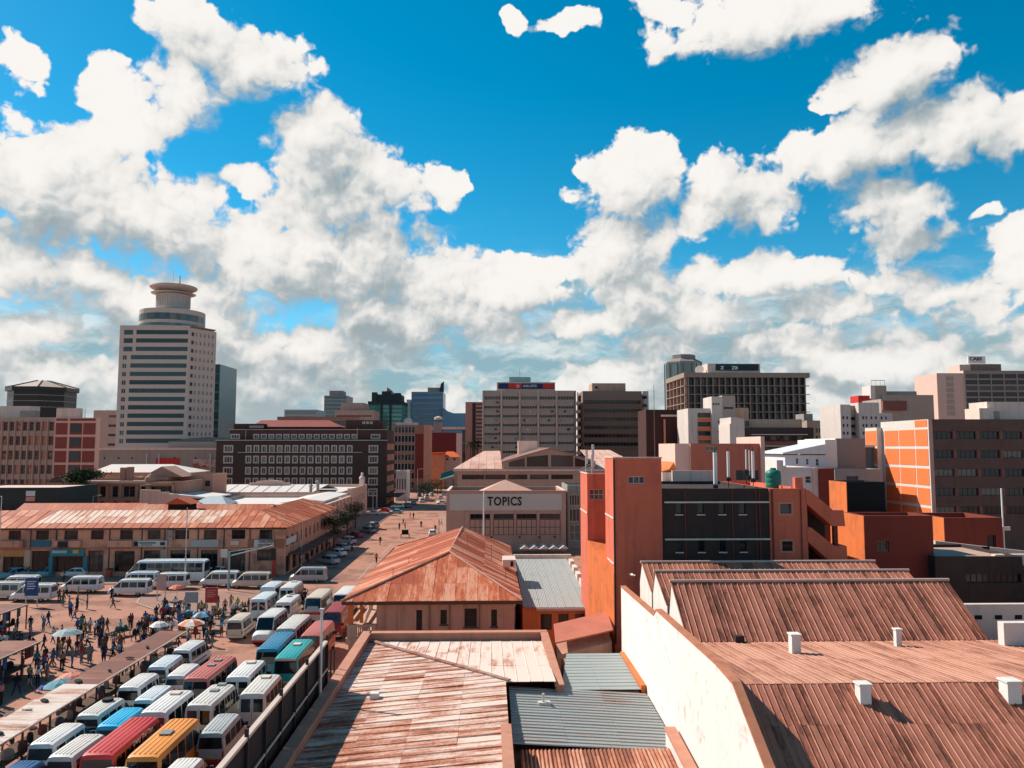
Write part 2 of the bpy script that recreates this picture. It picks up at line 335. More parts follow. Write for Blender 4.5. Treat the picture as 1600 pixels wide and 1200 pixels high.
# ================================================================ ground
gb = MB(); gb.quad((-9000, -30, 0), (9000, -30, 0), (9000, 14000, 0), (-9000, 14000, 0)); tag(gb.build('ground', GROUND), kind='structure')
KERB = mat('kerb_stone', (.40, .27, .20), .9, .25, 1.5); PAVE = mat('paving', (.33, .19, .14), .9, .25, .5, bump=.2)
def pavement(name, pts, m_=PAVE, h=.13):
    mb = MB(); mb.slab([(x, y, h) for x, y in pts], h); tag(mb.build(name, m_), kind='structure')
rc = X_(448, 122)
pavement('pavement', [(-130, 115.5), (rc+2.4, 115.5), (rc+3.6, 118), (rc+3.6, 122.2), (-130, 122.2)])
pavement('pavement', [(rc+.02, 122.4), (rc+3.6, 122.4), (X_(600, 235)+3, 236), (X_(600, 235)-6, 236)])
pavement('pavement', [(X_(684, 128)+.6, 128), (X_(700, 150)-.2, 128), (X_(700, 150)-.2, 230), (X_(700, 230)-2.6, 230)])
# kerbed island in the square
isl = [atz(x, y, 0) for x, y in ((214, 944), (218, 936), (232, 931), (300, 925), (420, 930), (400, 990), (300, 985), (266, 966), (240, 953))]
pavement('traffic_island', [(p.x, p.y) for p in isl], mat('island_paving', (.30, .16, .115), .9, .25, .6), .12)
mb = MB()
for k in (6, 7, 8, 0, 1):
    a, b = isl[k], isl[(k+1) % 9]; d = (b-a).normalized(); n = V((-d.y, d.x, 0))*.12
    mb.slab([(*(a-n).xy, .15), (*(b-n).xy, .15), (*(b+n).xy, .15), (*(a+n).xy, .15)], .148)
tag(mb.build('kerb', KERB), kind='structure')
# tar patches of old repairs
for k in range(34):
    if k < 22: x, y = random.uniform(-46, -13), random.uniform(60, 114)
    else: x, y = random.uniform(-28, -12), random.uniform(112, 205)
    n_ = 9; r_ = random.uniform(.6, 2.2); mb = MB(); mb.add([(x+r_*random.uniform(.6, 1.1)*math.cos(6.283*i/n_)*1.4, y+r_*random.uniform(.6, 1.1)*math.sin(6.283*i/n_)*1.3, .004+.0004*k) for i in range(n_)], [tuple(range(n_))]); tag(mb.build('road_patch', mat('tar_patch_%d' % (k % 3), [(.22, .115, .08), (.30, .15, .10), (.16, .09, .07)][k % 3], .9, .3, 1.2), fix=False), kind='structure')
# worn painted lines on the street
LINE = mat('worn_line_paint', (.42, .25, .19), .9, .4, 3)
for (xa, ya, xb, yb, w_) in ((560, 905, 582, 880, .12), (596, 866, 612, 850, .12), (622, 842, 634, 832, .12)):
    a, b = atz(xa, ya, .004), atz(xb, yb, .004); n = V((w_, 0, 0)); mb = MB(); mb.quad(a-n, a+n, b+n, b-n); tag(mb.build('lane_marking', LINE), kind='structure')
# ================================================================ sheeted roofs
def clip(poly, ax, val, keep_gt):
    out = []; n = len(poly)
    for k in range(n):
        a, b = poly[k], poly[(k+1) % n]; da, db = (a[ax]-val)*(1 if keep_gt else -1), (b[ax]-val)*(1 if keep_gt else -1)
        if da >= 0: out.append(a)
        if da*db < 0: t = da/(da-db); out.append(a+(b-a)*t)
    return out
def sheets(parent, poly, w_, l_, m_, along='y', rib=.035, gap=.008, th=.02, jit=.006, name='roof_sheet', corr=0, off=0, maxn=290):
    """cover the convex sloped polygon with separate sheets, w_ wide and l_ long, long side along an axis"""
    P = [V(p) for p in poly]; nrm = (P[1]-P[0]).cross(P[2]-P[0]).normalized()
    if nrm.z < 0: nrm = -nrm
    c0 = P[0]; zz = lambda x, y: c0.z-((x-c0.x)*nrm.x+(y-c0.y)*nrm.y)/nrm.z
    wa, la = (0, 1) if along == 'y' else (1, 0)
    lo = [min(p[k] for p in P) for k in (0, 1)]; hi = [max(p[k] for p in P) for k in (0, 1)]
    nw = max(1, round((hi[wa]-lo[wa])/w_)); nl = max(1, round((hi[la]-lo[la])/l_)); sw = (hi[wa]-lo[wa])/nw; sl = (hi[la]-lo[la])/nl
    rest = MB(); cnt = 0
    for i in range(nw):
        for j in range(nl):
            a0 = lo[wa]+i*sw; a1 = a0+sw; b0 = lo[la]+j*sl; b1 = b0+sl
            q = [p.copy() for p in P]
            for ax, val, g in ((wa, a0+gap, True), (wa, a1-gap, False), (la, b0+gap*.5, True), (la, b1-gap*.5, False)):
                q = clip(q, ax, val, g)
                if len(q) < 3: break
            if len(q) < 3: continue
            h = random.uniform(0, jit); tilt = random.uniform(-jit, jit)*.6
            pts = [(p.x, p.y, zz(p.x, p.y)+h+tilt*(p[la]-b0)/sl) for p in q]
            mb = rest if cnt >= maxn else MB(); cnt += 1
            if corr and len(q) == 4:
                # corrugated: a folded strip across the width
                ws = sorted(set(round(p[wa], 4) for p in q)); n_ = corr*2; top = []
                w0, w1 = min(p[wa] for p in q), max(p[wa] for p in q); l0 = min(p[la] for p in q); l1 = max(p[la] for p in q); vs_ = []
                for k in range(n_+1):
                    a = w0+(w1-w0)*k/n_; e = rib if k % 2 else 0
                    for b in (l0, l1):
                        x, y = (a, b) if wa == 0 else (b, a); vs_.append((x, y, zz(x, y)+h+e))
                mb.add(vs_, [(2*k, 2*k+2, 2*k+3, 2*k+1) for k in range(n_)])
            else:
                mb.slab(pts, th)
                if rib and not corr:
                    e = [p for p in q if abs(p[wa]-a0-gap) < 1e-3]
                    if len(e) == 2:
                        rr = max(.03, rib*.8)
                        b0_, b1_ = sorted((e[0][la], e[1][la])); c = []
                        for (a, b) in ((a0-rr, b0_), (a0+rr, b0_), (a0+rr, b1_), (a0-rr, b1_)):
                            x, y = (a, b) if wa == 0 else (b, a); c.append((x, y, zz(x, y)+h+.002))
                        m0, m1 = [tuple(V(c[i_]).lerp(V(c[j_]), .5)+V((0, 0, rib))) for i_, j_ in ((0, 1), (2, 3))]
                        mb.add(c+[m0, m1], [(0, 4, 5, 3), (4, 1, 2, 5), (0, 1, 4), (2, 3, 5)])
            if mb is not rest: mb.build(name, m_, parent)
    if rest.v: rest.build('roof_sheets', m_, parent)['kind'] = 'stuff'
# ================================================================ foreground roof, rusted pale sheets
NEARROOF = rust('rusted_pale_sheet', (.70, .52, .42), (.42, .135, .065), .50, 'x', (.17, .045, .025), rand=.12)
NEARROOF2 = rust('rusted_pale_sheet_back', (.72, .56, .46), (.44, .16, .09), .30, 'y', (.18, .055, .035), rand=.12)
t = thing('sheet_roofed_warehouse', 'low warehouse with pale rust-streaked sheet roof behind a brown parapet', 'building', (-9.1, 24, 0))
rel = lambda *pts: [(p[0]+9.1, p[1]-24, p[2]) for p in pts]
yl, yb, xr, zl, zr_ = 47, 60.2, 1.0, 5.2, 6.05
sheets(t, rel((-9.1, 24, zl), (xr, 24, zr_), (xr, yl, zr_), (-9.1, yl, zl)), .82, 2.6, NEARROOF, 'x', rib=.045, jit=.02)
sheets(t, rel((-9.1, yl, zl), (xr, yl, zr_), (-9.1, yb, zl)), .82, 2.6, NEARROOF, 'x', rib=.045, jit=.02)
sheets(t, rel((-9.1, yb, zl), (xr, yl, zr_), (4.0, yl, zr_), (4.0, yb, zl)), .78, 4.6, NEARROOF2, 'y', rib=.04, jit=.02)
mb = MB(); mb.slab(rel((-9.3, yb+.02, zl+.14), (xr+.1, yl, zr_+.14), (xr+.32, yl+.1, zr_+.14), (-9.0, yb+.25, zl+.14)), .08); mb.build('hip_flashing', rust('flashing', (.40, .27, .22), (.30, .10, .06), .5), t)
WALLB = mat('warehouse_wall', (.40, .20, .14), .9, .25, .6, .25)
for nm, b in (('parapet', (-.55, 0, -2, 36.9, 0, 5.72)), ('parapet', (0, 13.5, 36.3, 36.9, 0, 5.72)), ('parapet', (13.1, 13.55, 23.2, 36.3, 0, 5.72)), ('parapet', (9.75, 10.15, -2, 15.4, 0, 6.16))):
    p = part(t, nm, WALLB, b); x0, x1, y0, y1 = b[:4]
    part(t, 'coping', COPING, (x0-.06, x1+.06, y0-.06, y1+.06, b[5]+.003, b[5]+.10))
mb = MB(); mb.box(2.2, 2.7, 22.0, 22.5, 5.4, 5.75); mb.tube((2.0, 22.3, 5.7), (3.2, 22.35, 5.72), .06); mb.build('roof_vent', mat('vent_white', (.7, .66, .6), .7), t)
# grey sheet roofs beside it
GREYS = rust('grey_sheet', (.30, .30, .28), (.30, .20, .16), .26, 'x', (.16, .13, .12), rand=.12); GREYS2 = rust('grey_green_sheet', (.32, .34, .32), (.28, .22, .19), .2, 'x', rand=.08)
t = thing('grey_sheet_roofed_shed', 'shed under a ribbed grey sheet roof between pale roof and white wall', 'building', (1.2, 39.6, 0))
sheets(t, [(0, 0, 5.25), (8.35, 0, 4.75), (8.35, 8.2, 5.05), (0, 8.2, 5.5)], .40, 2.8, GREYS, 'x', rib=.05, jit=.012)
part(t, 'wall', WALLB, (.05, 8.3, .1, 8.1, 0, 4.6))
mb = MB(); mb.tube((1.9, 5.5, 5.3), (1.9, 5.5, 5.95), .07); mb.box(1.6, 2.3, 5.3, 5.7, 5.3, 5.5); mb.build('flue', mat('flue_paint', (.55, .5, .45), .7), t)
t = thing('pale_green_sheet_roofed_shed', 'shed with smooth grey-green sheet roof against the foot of the red tower', 'building', (5.0, 48.1, 0))
sheets(t, [(-.6, 0, 5.2), (4.3, 0, 5.2), (4.3, 7.7, 5.35), (.5, 7.7, 5.35)], .62, 2.4, GREYS2, 'x', rib=.03, jit=.008)
part(t, 'wall', WALLB, (.1, 4.2, .1, 7.6, 0, 5.05)); part(t, 'flashing', ORANGEP, (4.32, 4.6, 0, 7.7, 5.0, 5.45))
BRN = rust('brown_corrugated', (.52, .27, .17), (.40, .13, .065), .55, 'y', (.20, .06, .03), rand=.15)
t = thing('brown_corrugated_lean_to', 'orange-brown corrugated lean-to roof below the grey sheet roof', 'building', (1.55, 28, 0))
sheets(t, [(0, 0, 4.0), (8.6, 0, 4.0), (8.0, 11.3, 5.0), (0, 11.3, 5.0)], .78, 12, BRN, 'y', rib=.085, corr=4, jit=.015)
part(t, 'wall', WALLB, (.1, 7.9, .2, 11.2, 0, 3.9))
mb = MB(); mb.prism([(27, 0), (40.2, 0), (40.2, 5.65), (36, 5.3), (27, 4.9)], 9.0, 9.42); mb.M = Matrix.Identity(4)
t = thing('low_boundary_wall', 'low white boundary wall with brown coping along the corrugated lean-to', 'wall', (0, 0, 0)); mb.build('wall', WHITEW, t)
mb = MB(); mb.prism([(27, 4.905), (36, 5.305), (40.2, 5.655), (40.2, 5.78), (36, 5.43), (27, 5.03)], 8.93, 9.5); mb.build('coping', COPING, t)
# ================================================================ brown tiled saw-tooth works on the right
BROWN = rust('brown_asbestos_sheet', (.47, .17, .105), (.33, .105, .06), .5, 'y', (.15, .05, .03), rand=.2, sc=2.2)
BROWN2 = rust('sunlit_asbestos_sheet', (.52, .25, .165), (.40, .17, .105), .5, 'y', (.26, .10, .065), rand=.2, sc=1.8)  # paler copy for the gentle slope, its sunlit tone put into the colour
XW = 9.65
t = thing('saw_tooth_factory', 'factory under brown ribbed saw-tooth roofs with a tall white flank wall', 'building', (XW, 24, 0))
rel = lambda *pts: [(p[0]-XW, p[1]-24, p[2]) for p in pts]
prof = [(21, 0), (57, 0), (57, 9.75), (55.1, 9.8), (45.4, 10.1), (44.2, 11.0), (43, 10.25), (33.1, 10.72), (30.9, 10.62), (27.6, 8.75), (21, 6.2)]
prof = [(21, 0), (57, 0), (57, 9.75), (55.1, 9.8), (45.8, 10.1), (45.0, 10.55), (33.4, 10.75), (31.0, 10.62), (27.6, 8.8), (21, 6.2)]
mb = MB(); mb.prism([(a-24, b) for a, b in prof], 0, .28); mb.build('flank_wall', mat('flank_whitewash', (.74, .67, .61), .9, .1, .6, .05, c2=(.60, .47, .40), c2f=.10, c2s=1.4, bump=.35, bsc=3), t)
mb = MB(); pr = [(a-24, b) for a, b in prof[2:]]
mb.prism([(a, b+.004) for a, b in pr]+[(a, b+.12) for a, b in reversed(pr)], -.03, .33); mb.build('coping', mat('flank_coping', (.46, .17, .09), .85, .35, 1.2, .2), t)
E = 46
sheets(t, rel((10.14, 28.75, 8.17), (E, 28.75, 8.17), (E, 32.3, 10.2), (10.14, 32.3, 10.2)), .285, 1.8, BROWN, 'y', rib=.045, jit=.012)
sheets(t, rel((10.14, 32.34, 10.22), (E, 32.34, 10.22), (E, 43.2, 9.2), (10.14, 43.2, 9.2)), .285, 6.2, BROWN2, 'y', rib=.03, jit=.012)
xs0, xs1 = 11.0, 28.0
GABLE = mat('gable_white', (.72, .62, .55), .9, .15, .6, .25)
for k, (yv, yr, zr0, zt) in enumerate(((43.2, 47.0, 9.22, 11.85), (48.2, 51.5, 10.2, 11.72), (52.8, 56.0, 10.2, 11.66))):
    sheets(t, rel((xs0, yv, zr0), (xs1-(k*.0), yv, zr0), (xs1-.0, yr, zt), (xs0, yr, zt)), .36, 2.6, BROWN, 'y', rib=.055, jit=.012, maxn=100)
    for xa in (xs0-XW+.03, xs1-XW-.25):
        mb = MB(); mb.prism([(yv-24+.05, 0), (yr-24+.9, 0), (yr-24+.9, zr0), (yr-24, zt-.03), (yv-24+.05, zr0-.03)], xa, xa+.22); mb.build('gable_wall', GABLE, t)
    mb = MB(); mb.tube((xs0-XW-.1, yr-24, zt+.05), (xs1-XW+.1, yr-24, zt+.05), .09); mb.build('ridge_cap', mat('ridge_cap', (.62, .40, .31), .8), t)
    mb = MB(); mb.quad(*rel((xs0, yr+.02, zt-.02), (xs1, yr+.02, zt-.02), (xs1, yr+.9, zr0), (xs0, yr+.9, zr0))); mb.build('north_light', GLD, t)
mb = MB(); mb.box(.5, E-XW, 6, 30, 0, 8.0); mb.build('wall', WALLB, t)
part(t, 'eaves_parapet', DARKB, (1.0, E-XW, 3.3, 4.5, 0, 8.1)); part(t, 'eaves_coping', mat('pale_coping', (.60, .45, .36), .85), (.9, E-XW, 3.2, 4.55, 8.103, 8.2))
CHW = mat('chimney_whitewash', (.72, .66, .60), .9, .15, 2, .15)
for (px, py, Y, w_, h_) in ((1242, 1017, 39.6, .46, .8), (1403, 1008, 41.5, .3, .8), (1349, 1094, 31.6, .45, .62), (1579, 1092, 31.6, .56, .7)):
    p = aty(px, py, Y); o = MB(); o.box(-w_/2, w_/2, -w_/2, w_/2, -.4, h_); o.box(-w_/2-.05, w_/2+.05, -w_/2-.05, w_/2+.05, h_+.003, h_+.08); o.build('roof_stack', CHW, t, (p.x-XW, Y-24, p.z))
p = aty(1152, 1003, 43.4); part(t, 'vent_box', DARKB, (p.x-XW-.25, p.x-XW+.25, 18.9, 19.3, 9.15, 9.6))
# white parapets to the right of the saw-tooth roofs
t = thing('curved_parapet_wall', 'cream parapet wall with square drain slots right of the saw-tooth roofs', 'wall', (28.6, 47, 0))
mb = MB(); mb.box(0, 14, 0, .4, 0, 10.4); mb.box(13.6, 14, .4, 12, 0, 10.4); mb.build('wall', PINKISH, t)
for k in range(5): part(t, 'drain_slot', BLACK, (1.0+k*1.25, 1.45+k*1.25, -.02, .01, 9.5, 9.75))
t = thing('low_white_parapet', 'bright white roof parapet at the right edge above the brown sheets', 'wall', (27.5, 41.2, 0))
mb = MB(); mb.prism([(0, 0), (14, 0), (14, 9.9), (2.2, 10.6), (0, 10.6)], 0, .5, 'y'); mb.build('wall', WHITEW, t)
# ================================================================ dark screen fence on the left of the near roof
FX = -10.0
t = thing('screen_fence', 'tall black screen fence with pale rails beside the minibus rank', 'fence', (FX, 25, 0))
part(t, 'top_rail', mat('pale_rail', (.55, .42, .35), .7), (-.12, .12, 0, 23.6, 8.0, 8.14))
for z in (6.4, 5.2): part(t, 'rail', MATS['pale_rail'], (.06, .13, 0, 23.6, z, z+.09))
for k in range(10):
    y = k*2.62; part(t, 'post', DARKM, (-.02, .1+.04, y, y+.1, 0, 8.45 if k % 2 else 7.95))
    if k < 9: part(t, 'screen_panel', mat('black_screen', (.016, .015, .015), .8, .4, 1.5), (-.05, -.01, y+.12, y+2.6, 1.2, 7.98))
for k in (7, 8, 9):
    mb = MB(); y = 23.8+(k-7)*1.1; mb.tube((.05, y, 0), (.05, y, 7.6-(k-7)*.3), .05); mb.build('post', DARKM, t)
t = thing('lamp_mast', 'slim pale mast rising beside the black screen fence', 'pole', (X_(508, 46), 46, 0))
mb = MB(); mb.tube((0, 0, 0), (0, 0, 10.5), .1, .07); mb.build('pole', STEEL, t); part(t, 'cap', STEEL, (-.12, .12, -.12, .12, 10.5, 10.6))
# ================================================================ hip-roofed house
HR = rust('red_rusted_sheet', (.68, .31, .19), (.55, .13, .045), .68, 'y', (.38, .075, .03), rand=.24, sc=1.3); HRx = rust('red_rusted_sheet_side', (.68, .31, .19), (.55, .13, .045), .68, 'x', (.38, .075, .03), rand=.3)
hx0, hx1, hy0, hy1, hz = -12.3, 2.75, 65.3, 101, 7.2
t = thing('hip_roofed_house', 'old two-storey house under a patchy red rusted hip roof with a corner gallery', 'house', (hx0, hy0, 0))
rel = lambda *pts: [(p[0]-hx0, p[1]-hy0, p[2]) for p in pts]
ap, rd = (-3.7, 73, 10.15), (-3.3, 95.5, 10.15)
sheets(t, rel((hx0, hy0, hz), (hx1, hy0, hz), ap), .95, 2.6, HR, 'y', jit=.025, rib=.03)
sheets(t, rel((hx0, hy0, hz), ap, rd, (hx0+.2, hy1, hz)), 1.0, 4.4, HRx, 'x', jit=.025, rib=.03)
sheets(t, rel((hx1, hy0, hz), (hx1, hy1, hz), rd, ap), 1.0, 3.4, HRx, 'x', jit=.025, rib=.03)
sheets(t, rel((hx0+.2, hy1, hz), rd, (hx1, hy1, hz)), 1.2, 6, HR, 'y', jit=.02)
rg = mat('ridge_metal', (.50, .26, .18), .7)
for a, b in ((ap, rd), ((hx0, hy0, hz), ap), ((hx1, hy0, hz), ap)):
    mb = MB(); a, b = rel(a, b); mb.tube((a[0], a[1], a[2]+.07), (b[0], b[1], b[2]+.07), .09, n=6); mb.build('ridge_cap', rg, t)
HW = mat('house_wall', (.54, .28, .19), .9, .22, .8, .3, bump=.2)
ST1 = dict(glass=GLD, frame=FRB, nx=1, ny=2, fw=.07, sill=1)
wx0 = X_(592, 66.2)-hx0
hol = [(X_(a, 66.2)-hx0-wx0, z, b_, h_, ST1) for a, z, b_, h_ in ((653, 4.6, .5, 1.7), (690, 5.1, .55, 1.2), (727, 4.9, 1.05, 1.5), (768, 4.9, .5, 1.4))]
mb = MB(); W_ = hx1-hx0-wx0-.6; facade(mb, Matrix.Translation((wx0, .9, 0)), W_, hz-.1, hol)
facade(mb, Matrix.Translation((wx0+W_, .9, 0)) @ Matrix.Rotation(math.pi/2, 4, 'Z'), 33, hz-.1, [])
mb.quad((wx0, .9, 0), (wx0, 34, 0), (wx0, 34, hz-.1), (wx0, .9, hz-.1)); mb.build('wall', HW, t, fix=False)
for h in hol: window(t, (wx0+h[0], .9, h[1]), 0, h[2], h[3], ST1)
for u in (wx0+4.4, wx0+6.1, wx0+8.6): part(t, 'downpipe', mat('downpipe', (.26, .13, .09), .7), (u, u+.1, .76, .88, 2, hz-.12))
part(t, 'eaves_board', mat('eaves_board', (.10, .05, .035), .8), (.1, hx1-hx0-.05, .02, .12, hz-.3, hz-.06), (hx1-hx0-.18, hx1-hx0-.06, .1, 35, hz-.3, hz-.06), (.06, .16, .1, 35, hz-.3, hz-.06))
gx = X_(553, 66)-hx0
part(t, 'gallery_floor', BEIGE, (gx-.4, wx0, .5, 34, 3.6, 4.1))
part(t, 'gallery_base', HW, (gx-.2, wx0-.02, .7, 33, 0, 3.6))
part(t, 'gallery_column', ORANGEP, (gx-.25, gx+.15, .6, 1.0, 5.05, hz-.1))
for k in range(1, 6): part(t, 'gallery_column', ORANGEP, (gx-.2, gx+.1, .6+k*5.6, .9+k*5.6, 4.1, hz-.1))
part(t, 'balustrade_rail', BEIGE, (gx-.3, wx0, .55, .95, 5.0, 5.2)); part(t, 'balustrade_pier', BEIGE, (gx-.3, gx+.5, .55, .95, 4.1, 4.99), (wx0-.35, wx0-.01, .55, .95, 4.1, 4.99))
for k in range(7):
    u = gx+.65+k*(wx0-gx-1.2)/6; mb = MB(); mb.lathe([(.05, 4.1), (.09, 4.25), (.1, 4.4), (.05, 4.6), (.06, 4.9), (.07, 4.99)], 8, (u, .75)); mb.build('baluster', BEIGE, t, smooth=True)
part(t, 'balustrade_rail', BEIGE, (gx-.3, gx-.1, 1.0, 33, 5.0, 5.2))
mb = MB(); mb.tube((gx+.4, 4, 4.1), (wx0-.3, 1.4, 7.0), .13); mb.build('stair_rail', PINKISH, t)
part(t, 'dormer_box', PINKISH, (X_(785, 80)-hx0, hx1-hx0-.1, 12.5, 15.5, 8.0, 8.75)); part(t, 'dormer_opening', BLACK, (X_(797, 80)-hx0, hx1-hx0-.35, 12.47, 12.52, 8.1, 8.6))
AER = mat('aerial', (.2, .12, .09), .6)
for px, py, Y, h_ in ((614, 905, 70, 1.3), (639, 880, 76, .9), (730, 852, 77, 1.4), (768, 872, 75, 1.6), (797, 860, 84, 1.8), (790, 900, 70, 1.2)):
    p = aty(px, py, Y); mb = MB(); mb.tube((0, 0, 0), (0, 0, h_), .025, n=5); mb.tube((-.35, 0, h_-.1), (.3, 0, h_-.1), .015, n=4); tag(mb.build('aerial', AER, t, (p.x-hx0, Y-hy0, p.z-.3)))
# red sheet canopy and grey corrugated annex right of the house
t = thing('red_canopy', 'tilted salmon-red sheet canopy in the gap beside the red tower', 'canopy', (0, 0, 0))
c4 = [atz(865, 975, 6.5), atz(949, 955, 6.9), atz(958, 984, 6.3), atz(868, 1004, 5.9)]
mb = MB(); mb.slab([tuple(p) for p in reversed(c4)], .1); mb.build('canopy_sheet', mat('salmon_sheet', (.52, .16, .10), .8, .25, .9, 0), t)
mb = MB(); mb.slab([tuple(p+V((.1*(1 if k in (0, 3) else -1), 0, -.9))) for k, p in reversed(list(enumerate(c4)))], 5); mb.build('shed_wall', HW, t)
t = thing('grey_corrugated_annex', 'annex with grey corrugated roof half in the shadow of the rusted house', 'building', (3.0, 69.5, 0))
sheets(t, [(0, 0, 5.75), (6.2, 0, 5.75), (6.0, 21.5, 6.95), (0, 21.5, 6.95)], .8, 8, rust('grey_corrugated', (.33, .325, .30), (.29, .24, .21), .2, 'y', rand=.1), 'y', rib=.035, corr=5, jit=.01)
ang = mat('annex_wall', (.62, .24, .09), .9, .2, .8, .25); STA = dict(glass=GLD, frame=FRB, nx=2, ny=1, fw=.06)
mb = MB(); fh = [(1.6, 3.7, 1.0, 1.4), (3.2, 3.7, .9, 1.4), (4.7, 3.7, .9, 1.4)]; facade(mb, Matrix.Translation((0, .5, 0)), 6.2, 5.65, fh); mb.box(0, 6.1, 1.2, 21, 0, 5.6); mb.build('wall', ang, t, fix=False)
for h in fh: window(t, (h[0], .5, h[1]), 0, h[2], h[3], STA)
part(t, 'gutter', mat('gutter', (.55, .45, .38), .7), (1.2, 6.3, -.12, .06, 5.5, 5.72)); part(t, 'downpipe', FRW, (6.1, 6.22, .3, .42, 2.5, 5.5))
for k in range(6): part(t, 'parapet_block', PINKISH, (6.05, 6.5, .4+k*3.4, 2.4+k*3.4, 5.4, 6.5+k*.15))
part(t, 'back_coping', PINKISH, (-.2, 6.6, 21.6, 22, 6.2, 7.4))
# ================================================================ red office block with the towers
YR = 60; q = lambda px, Y=YR: X_(px, Y)
STR = dict(glass=GLD, frame=FRB, nx=1, ny=1, fw=.06, sill=1)
STR3 = dict(glass=GL, frame=FRW, nx=3, ny=1, fw=.06)
t = thing('red_office_block', 'red plastered block with two stair towers, black brick front and outside stairs', 'building', (XW, YR, 0))
def faceblk(root, name, x0, x1, y0, y1, z1, m_, F=(), L=(), z0=0, par=.5, Rr=()):
    mb = MB(Matrix.Translation((x0-XW, y0-YR, 0))); W, D = x1-x0, y1-y0
    ML = Matrix.Translation((0, D, 0)) @ Matrix.Rotation(-math.pi/2, 4, 'Z'); MR = Matrix.Translation((W, 0, 0)) @ Matrix.Rotation(math.pi/2, 4, 'Z')
    for M_, ww, hl, rz in ((Matrix.Identity(4), W, F, 0), (ML, D, L, -math.pi/2), (MR, D, Rr, math.pi/2)):
        facade(mb, M_, ww, z1, hl, .22, z0)
        for h in hl:
            if len(h) > 4 and h[4]: p = M_ @ V((h[0], 0, h[1])); window(root, (p.x+x0-XW, p.y+y0-YR, p.z), rz, h[2], h[3], h[4], .22)
    mb.quad((W, D, z0), (0, D, z0), (0, D, z1), (W, D, z1))
    pt = .22; zr = z1-par
    for a, b, c, d in ((0, W, 0, pt), (0, W, D-pt, D), (0, pt, pt, D-pt), (W-pt, W, pt, D-pt)): mb.quad((a, c, z1), (b, c, z1), (b, d, z1), (a, d, z1))
    mb.quad((pt, pt, zr), (W-pt, pt, zr), (W-pt, pt, z1), (pt, pt, z1)); mb.quad((pt, D-pt, zr), (W-pt, D-pt, zr), (W-pt, D-pt, z1), (pt, D-pt, z1))
    mb.quad((pt, pt, zr), (pt, D-pt, zr), (pt, D-pt, z1), (pt, pt, z1)); mb.quad((W-pt, pt, zr), (W-pt, D-pt, zr), (W-pt, D-pt, z1), (W-pt, pt, z1))
    mb.quad((pt, pt, zr), (W-pt, pt, zr), (W-pt, D-pt, zr), (pt, D-pt, zr))
    return mb.build(name, m_, root, fix=False)
xB1 = q(1033); zB = Z_(1000, 716, YR)
faceblk(t, 'stair_tower', XW, xB1, YR, 64.3, zB, REDP, F=[(q(981)-XW, Z_(990, 756, YR), q(1007)-q(981), .58, STR3)])
yA = 67; xA0 = X_(917, yA); zA = Z_(930, 741, yA)
faceblk(t, 'stair_tower', xA0, 9.7+2.5, yA, 72, zA, REDP, F=[(X_(920.5, yA)-xA0, Z_(930, 781, yA), 1.25, .9, dict(glass=GL, frame=FRW, nx=3, ny=2, fw=.05))])
mb = MB(Matrix.Translation((-XW, -YR, 0))); z1a, z2a = Z_(917, 844, 67), Z_(959, 896, 60.3)
mb.add([(xA0, 67, 0), (XW-.02, 60.2, 0), (XW-.02, 60.2, z2a), (xA0, 67, z1a), (XW+.4, 67, 0), (XW+.4, 60.2, 0), (XW+.4, 60.2, z2a), (XW+.4, 67, z1a)], [(0, 1, 2, 3), (4, 7, 6, 5), (3, 2, 6, 7), (0, 3, 7, 4)])
mb.build('side_wall', ORANGEP, t)
for a, b in ((10.9, 60.4), (14.4, 60.4)):
    part(t, 'string_course', FRW, (-.05, -.005, .02, 4.28, a, a+.12))
part(t, 'string_course', FRW, (xA0-XW-.05, xA0-XW-.005, 7.02, 11.9, 14.2, 14.32)); part(t, 'corner_pipe', DARKB, (-.02, .1, -.1, -.005, 5, zB-.1))
part(t, 'roof_coping', PINKISH, (-.05, xB1-XW+.05, -.05, .25, zB+.004, zB+.1), (-.05, .25, .26, 4.3, zB+.004, zB+.1)); part(t, 'roof_coping', PINKISH, (xA0-XW-.05, xA0-XW+.2, 7, 12, zA+.004, zA+.08), (xA0-XW+.21, 2.4, 6.96, 7.2, zA+.004, zA+.08))
zM = Z_(1100, 763.5, YR); xM = q(1200); xE = q(1258)
STD = dict(glass=GLD, frame=DARKM, nx=1, ny=1, fw=.04)
wz = [(Z_(1060, 803.5, YR), .85), (Z_(1060, 862.5, YR), .85)]
hol = [(q(px)-xB1, z, .5, h_, STD) for z, h_ in wz for px in (1055, 1089, 1122, 1154)]
faceblk(t, 'brick_front', xB1+.003, xM, YR+.15, 73, zM, DARKB, F=hol, par=.25)
for z, h_ in wz:
    for px in (1055, 1089, 1122, 1154): part(t, 'window_sill', FRW, (q(px)-XW-.08, q(px)-XW+.55, .02, .14, z-.1, z-.02))
for py in (785, 843): z = Z_(1100, py, YR); part(t, 'string_course', FRW, (xB1-XW+.2, xM-XW, -.02, .14, z-.05, z+.07))
STQ = dict(glass=GLD, frame=mat('salmon_frame', (.55, .22, .15), .7), nx=1, ny=1, fw=.05, out=.1)
faceblk(t, 'end_bay', xM+.003, xE, YR, 73, zM, REDP, F=[(q(1215)-xM, Z_(1220, 803.5, YR), 1.0, .85, STQ), (q(1216.5)-xM, Z_(1220, 862, YR), .95, .85, STQ)])
def stair(pts, name='stair_flight'):
    mb = MB(Matrix.Translation((-XW, -YR, 0))); mb.prism([(X_(a, 60), Z_(a, b, 60)) for a, b in pts], 59.95, 61.6, 'y'); mb.build(name, REDP, t)
stair([(1257, 766), (1262, 766), (1298, 797), (1314, 797), (1316, 822), (1296, 822), (1257, 787)])
stair([(1257, 824), (1263, 824), (1298, 853), (1317, 853), (1318, 880), (1292, 878), (1257, 846)])
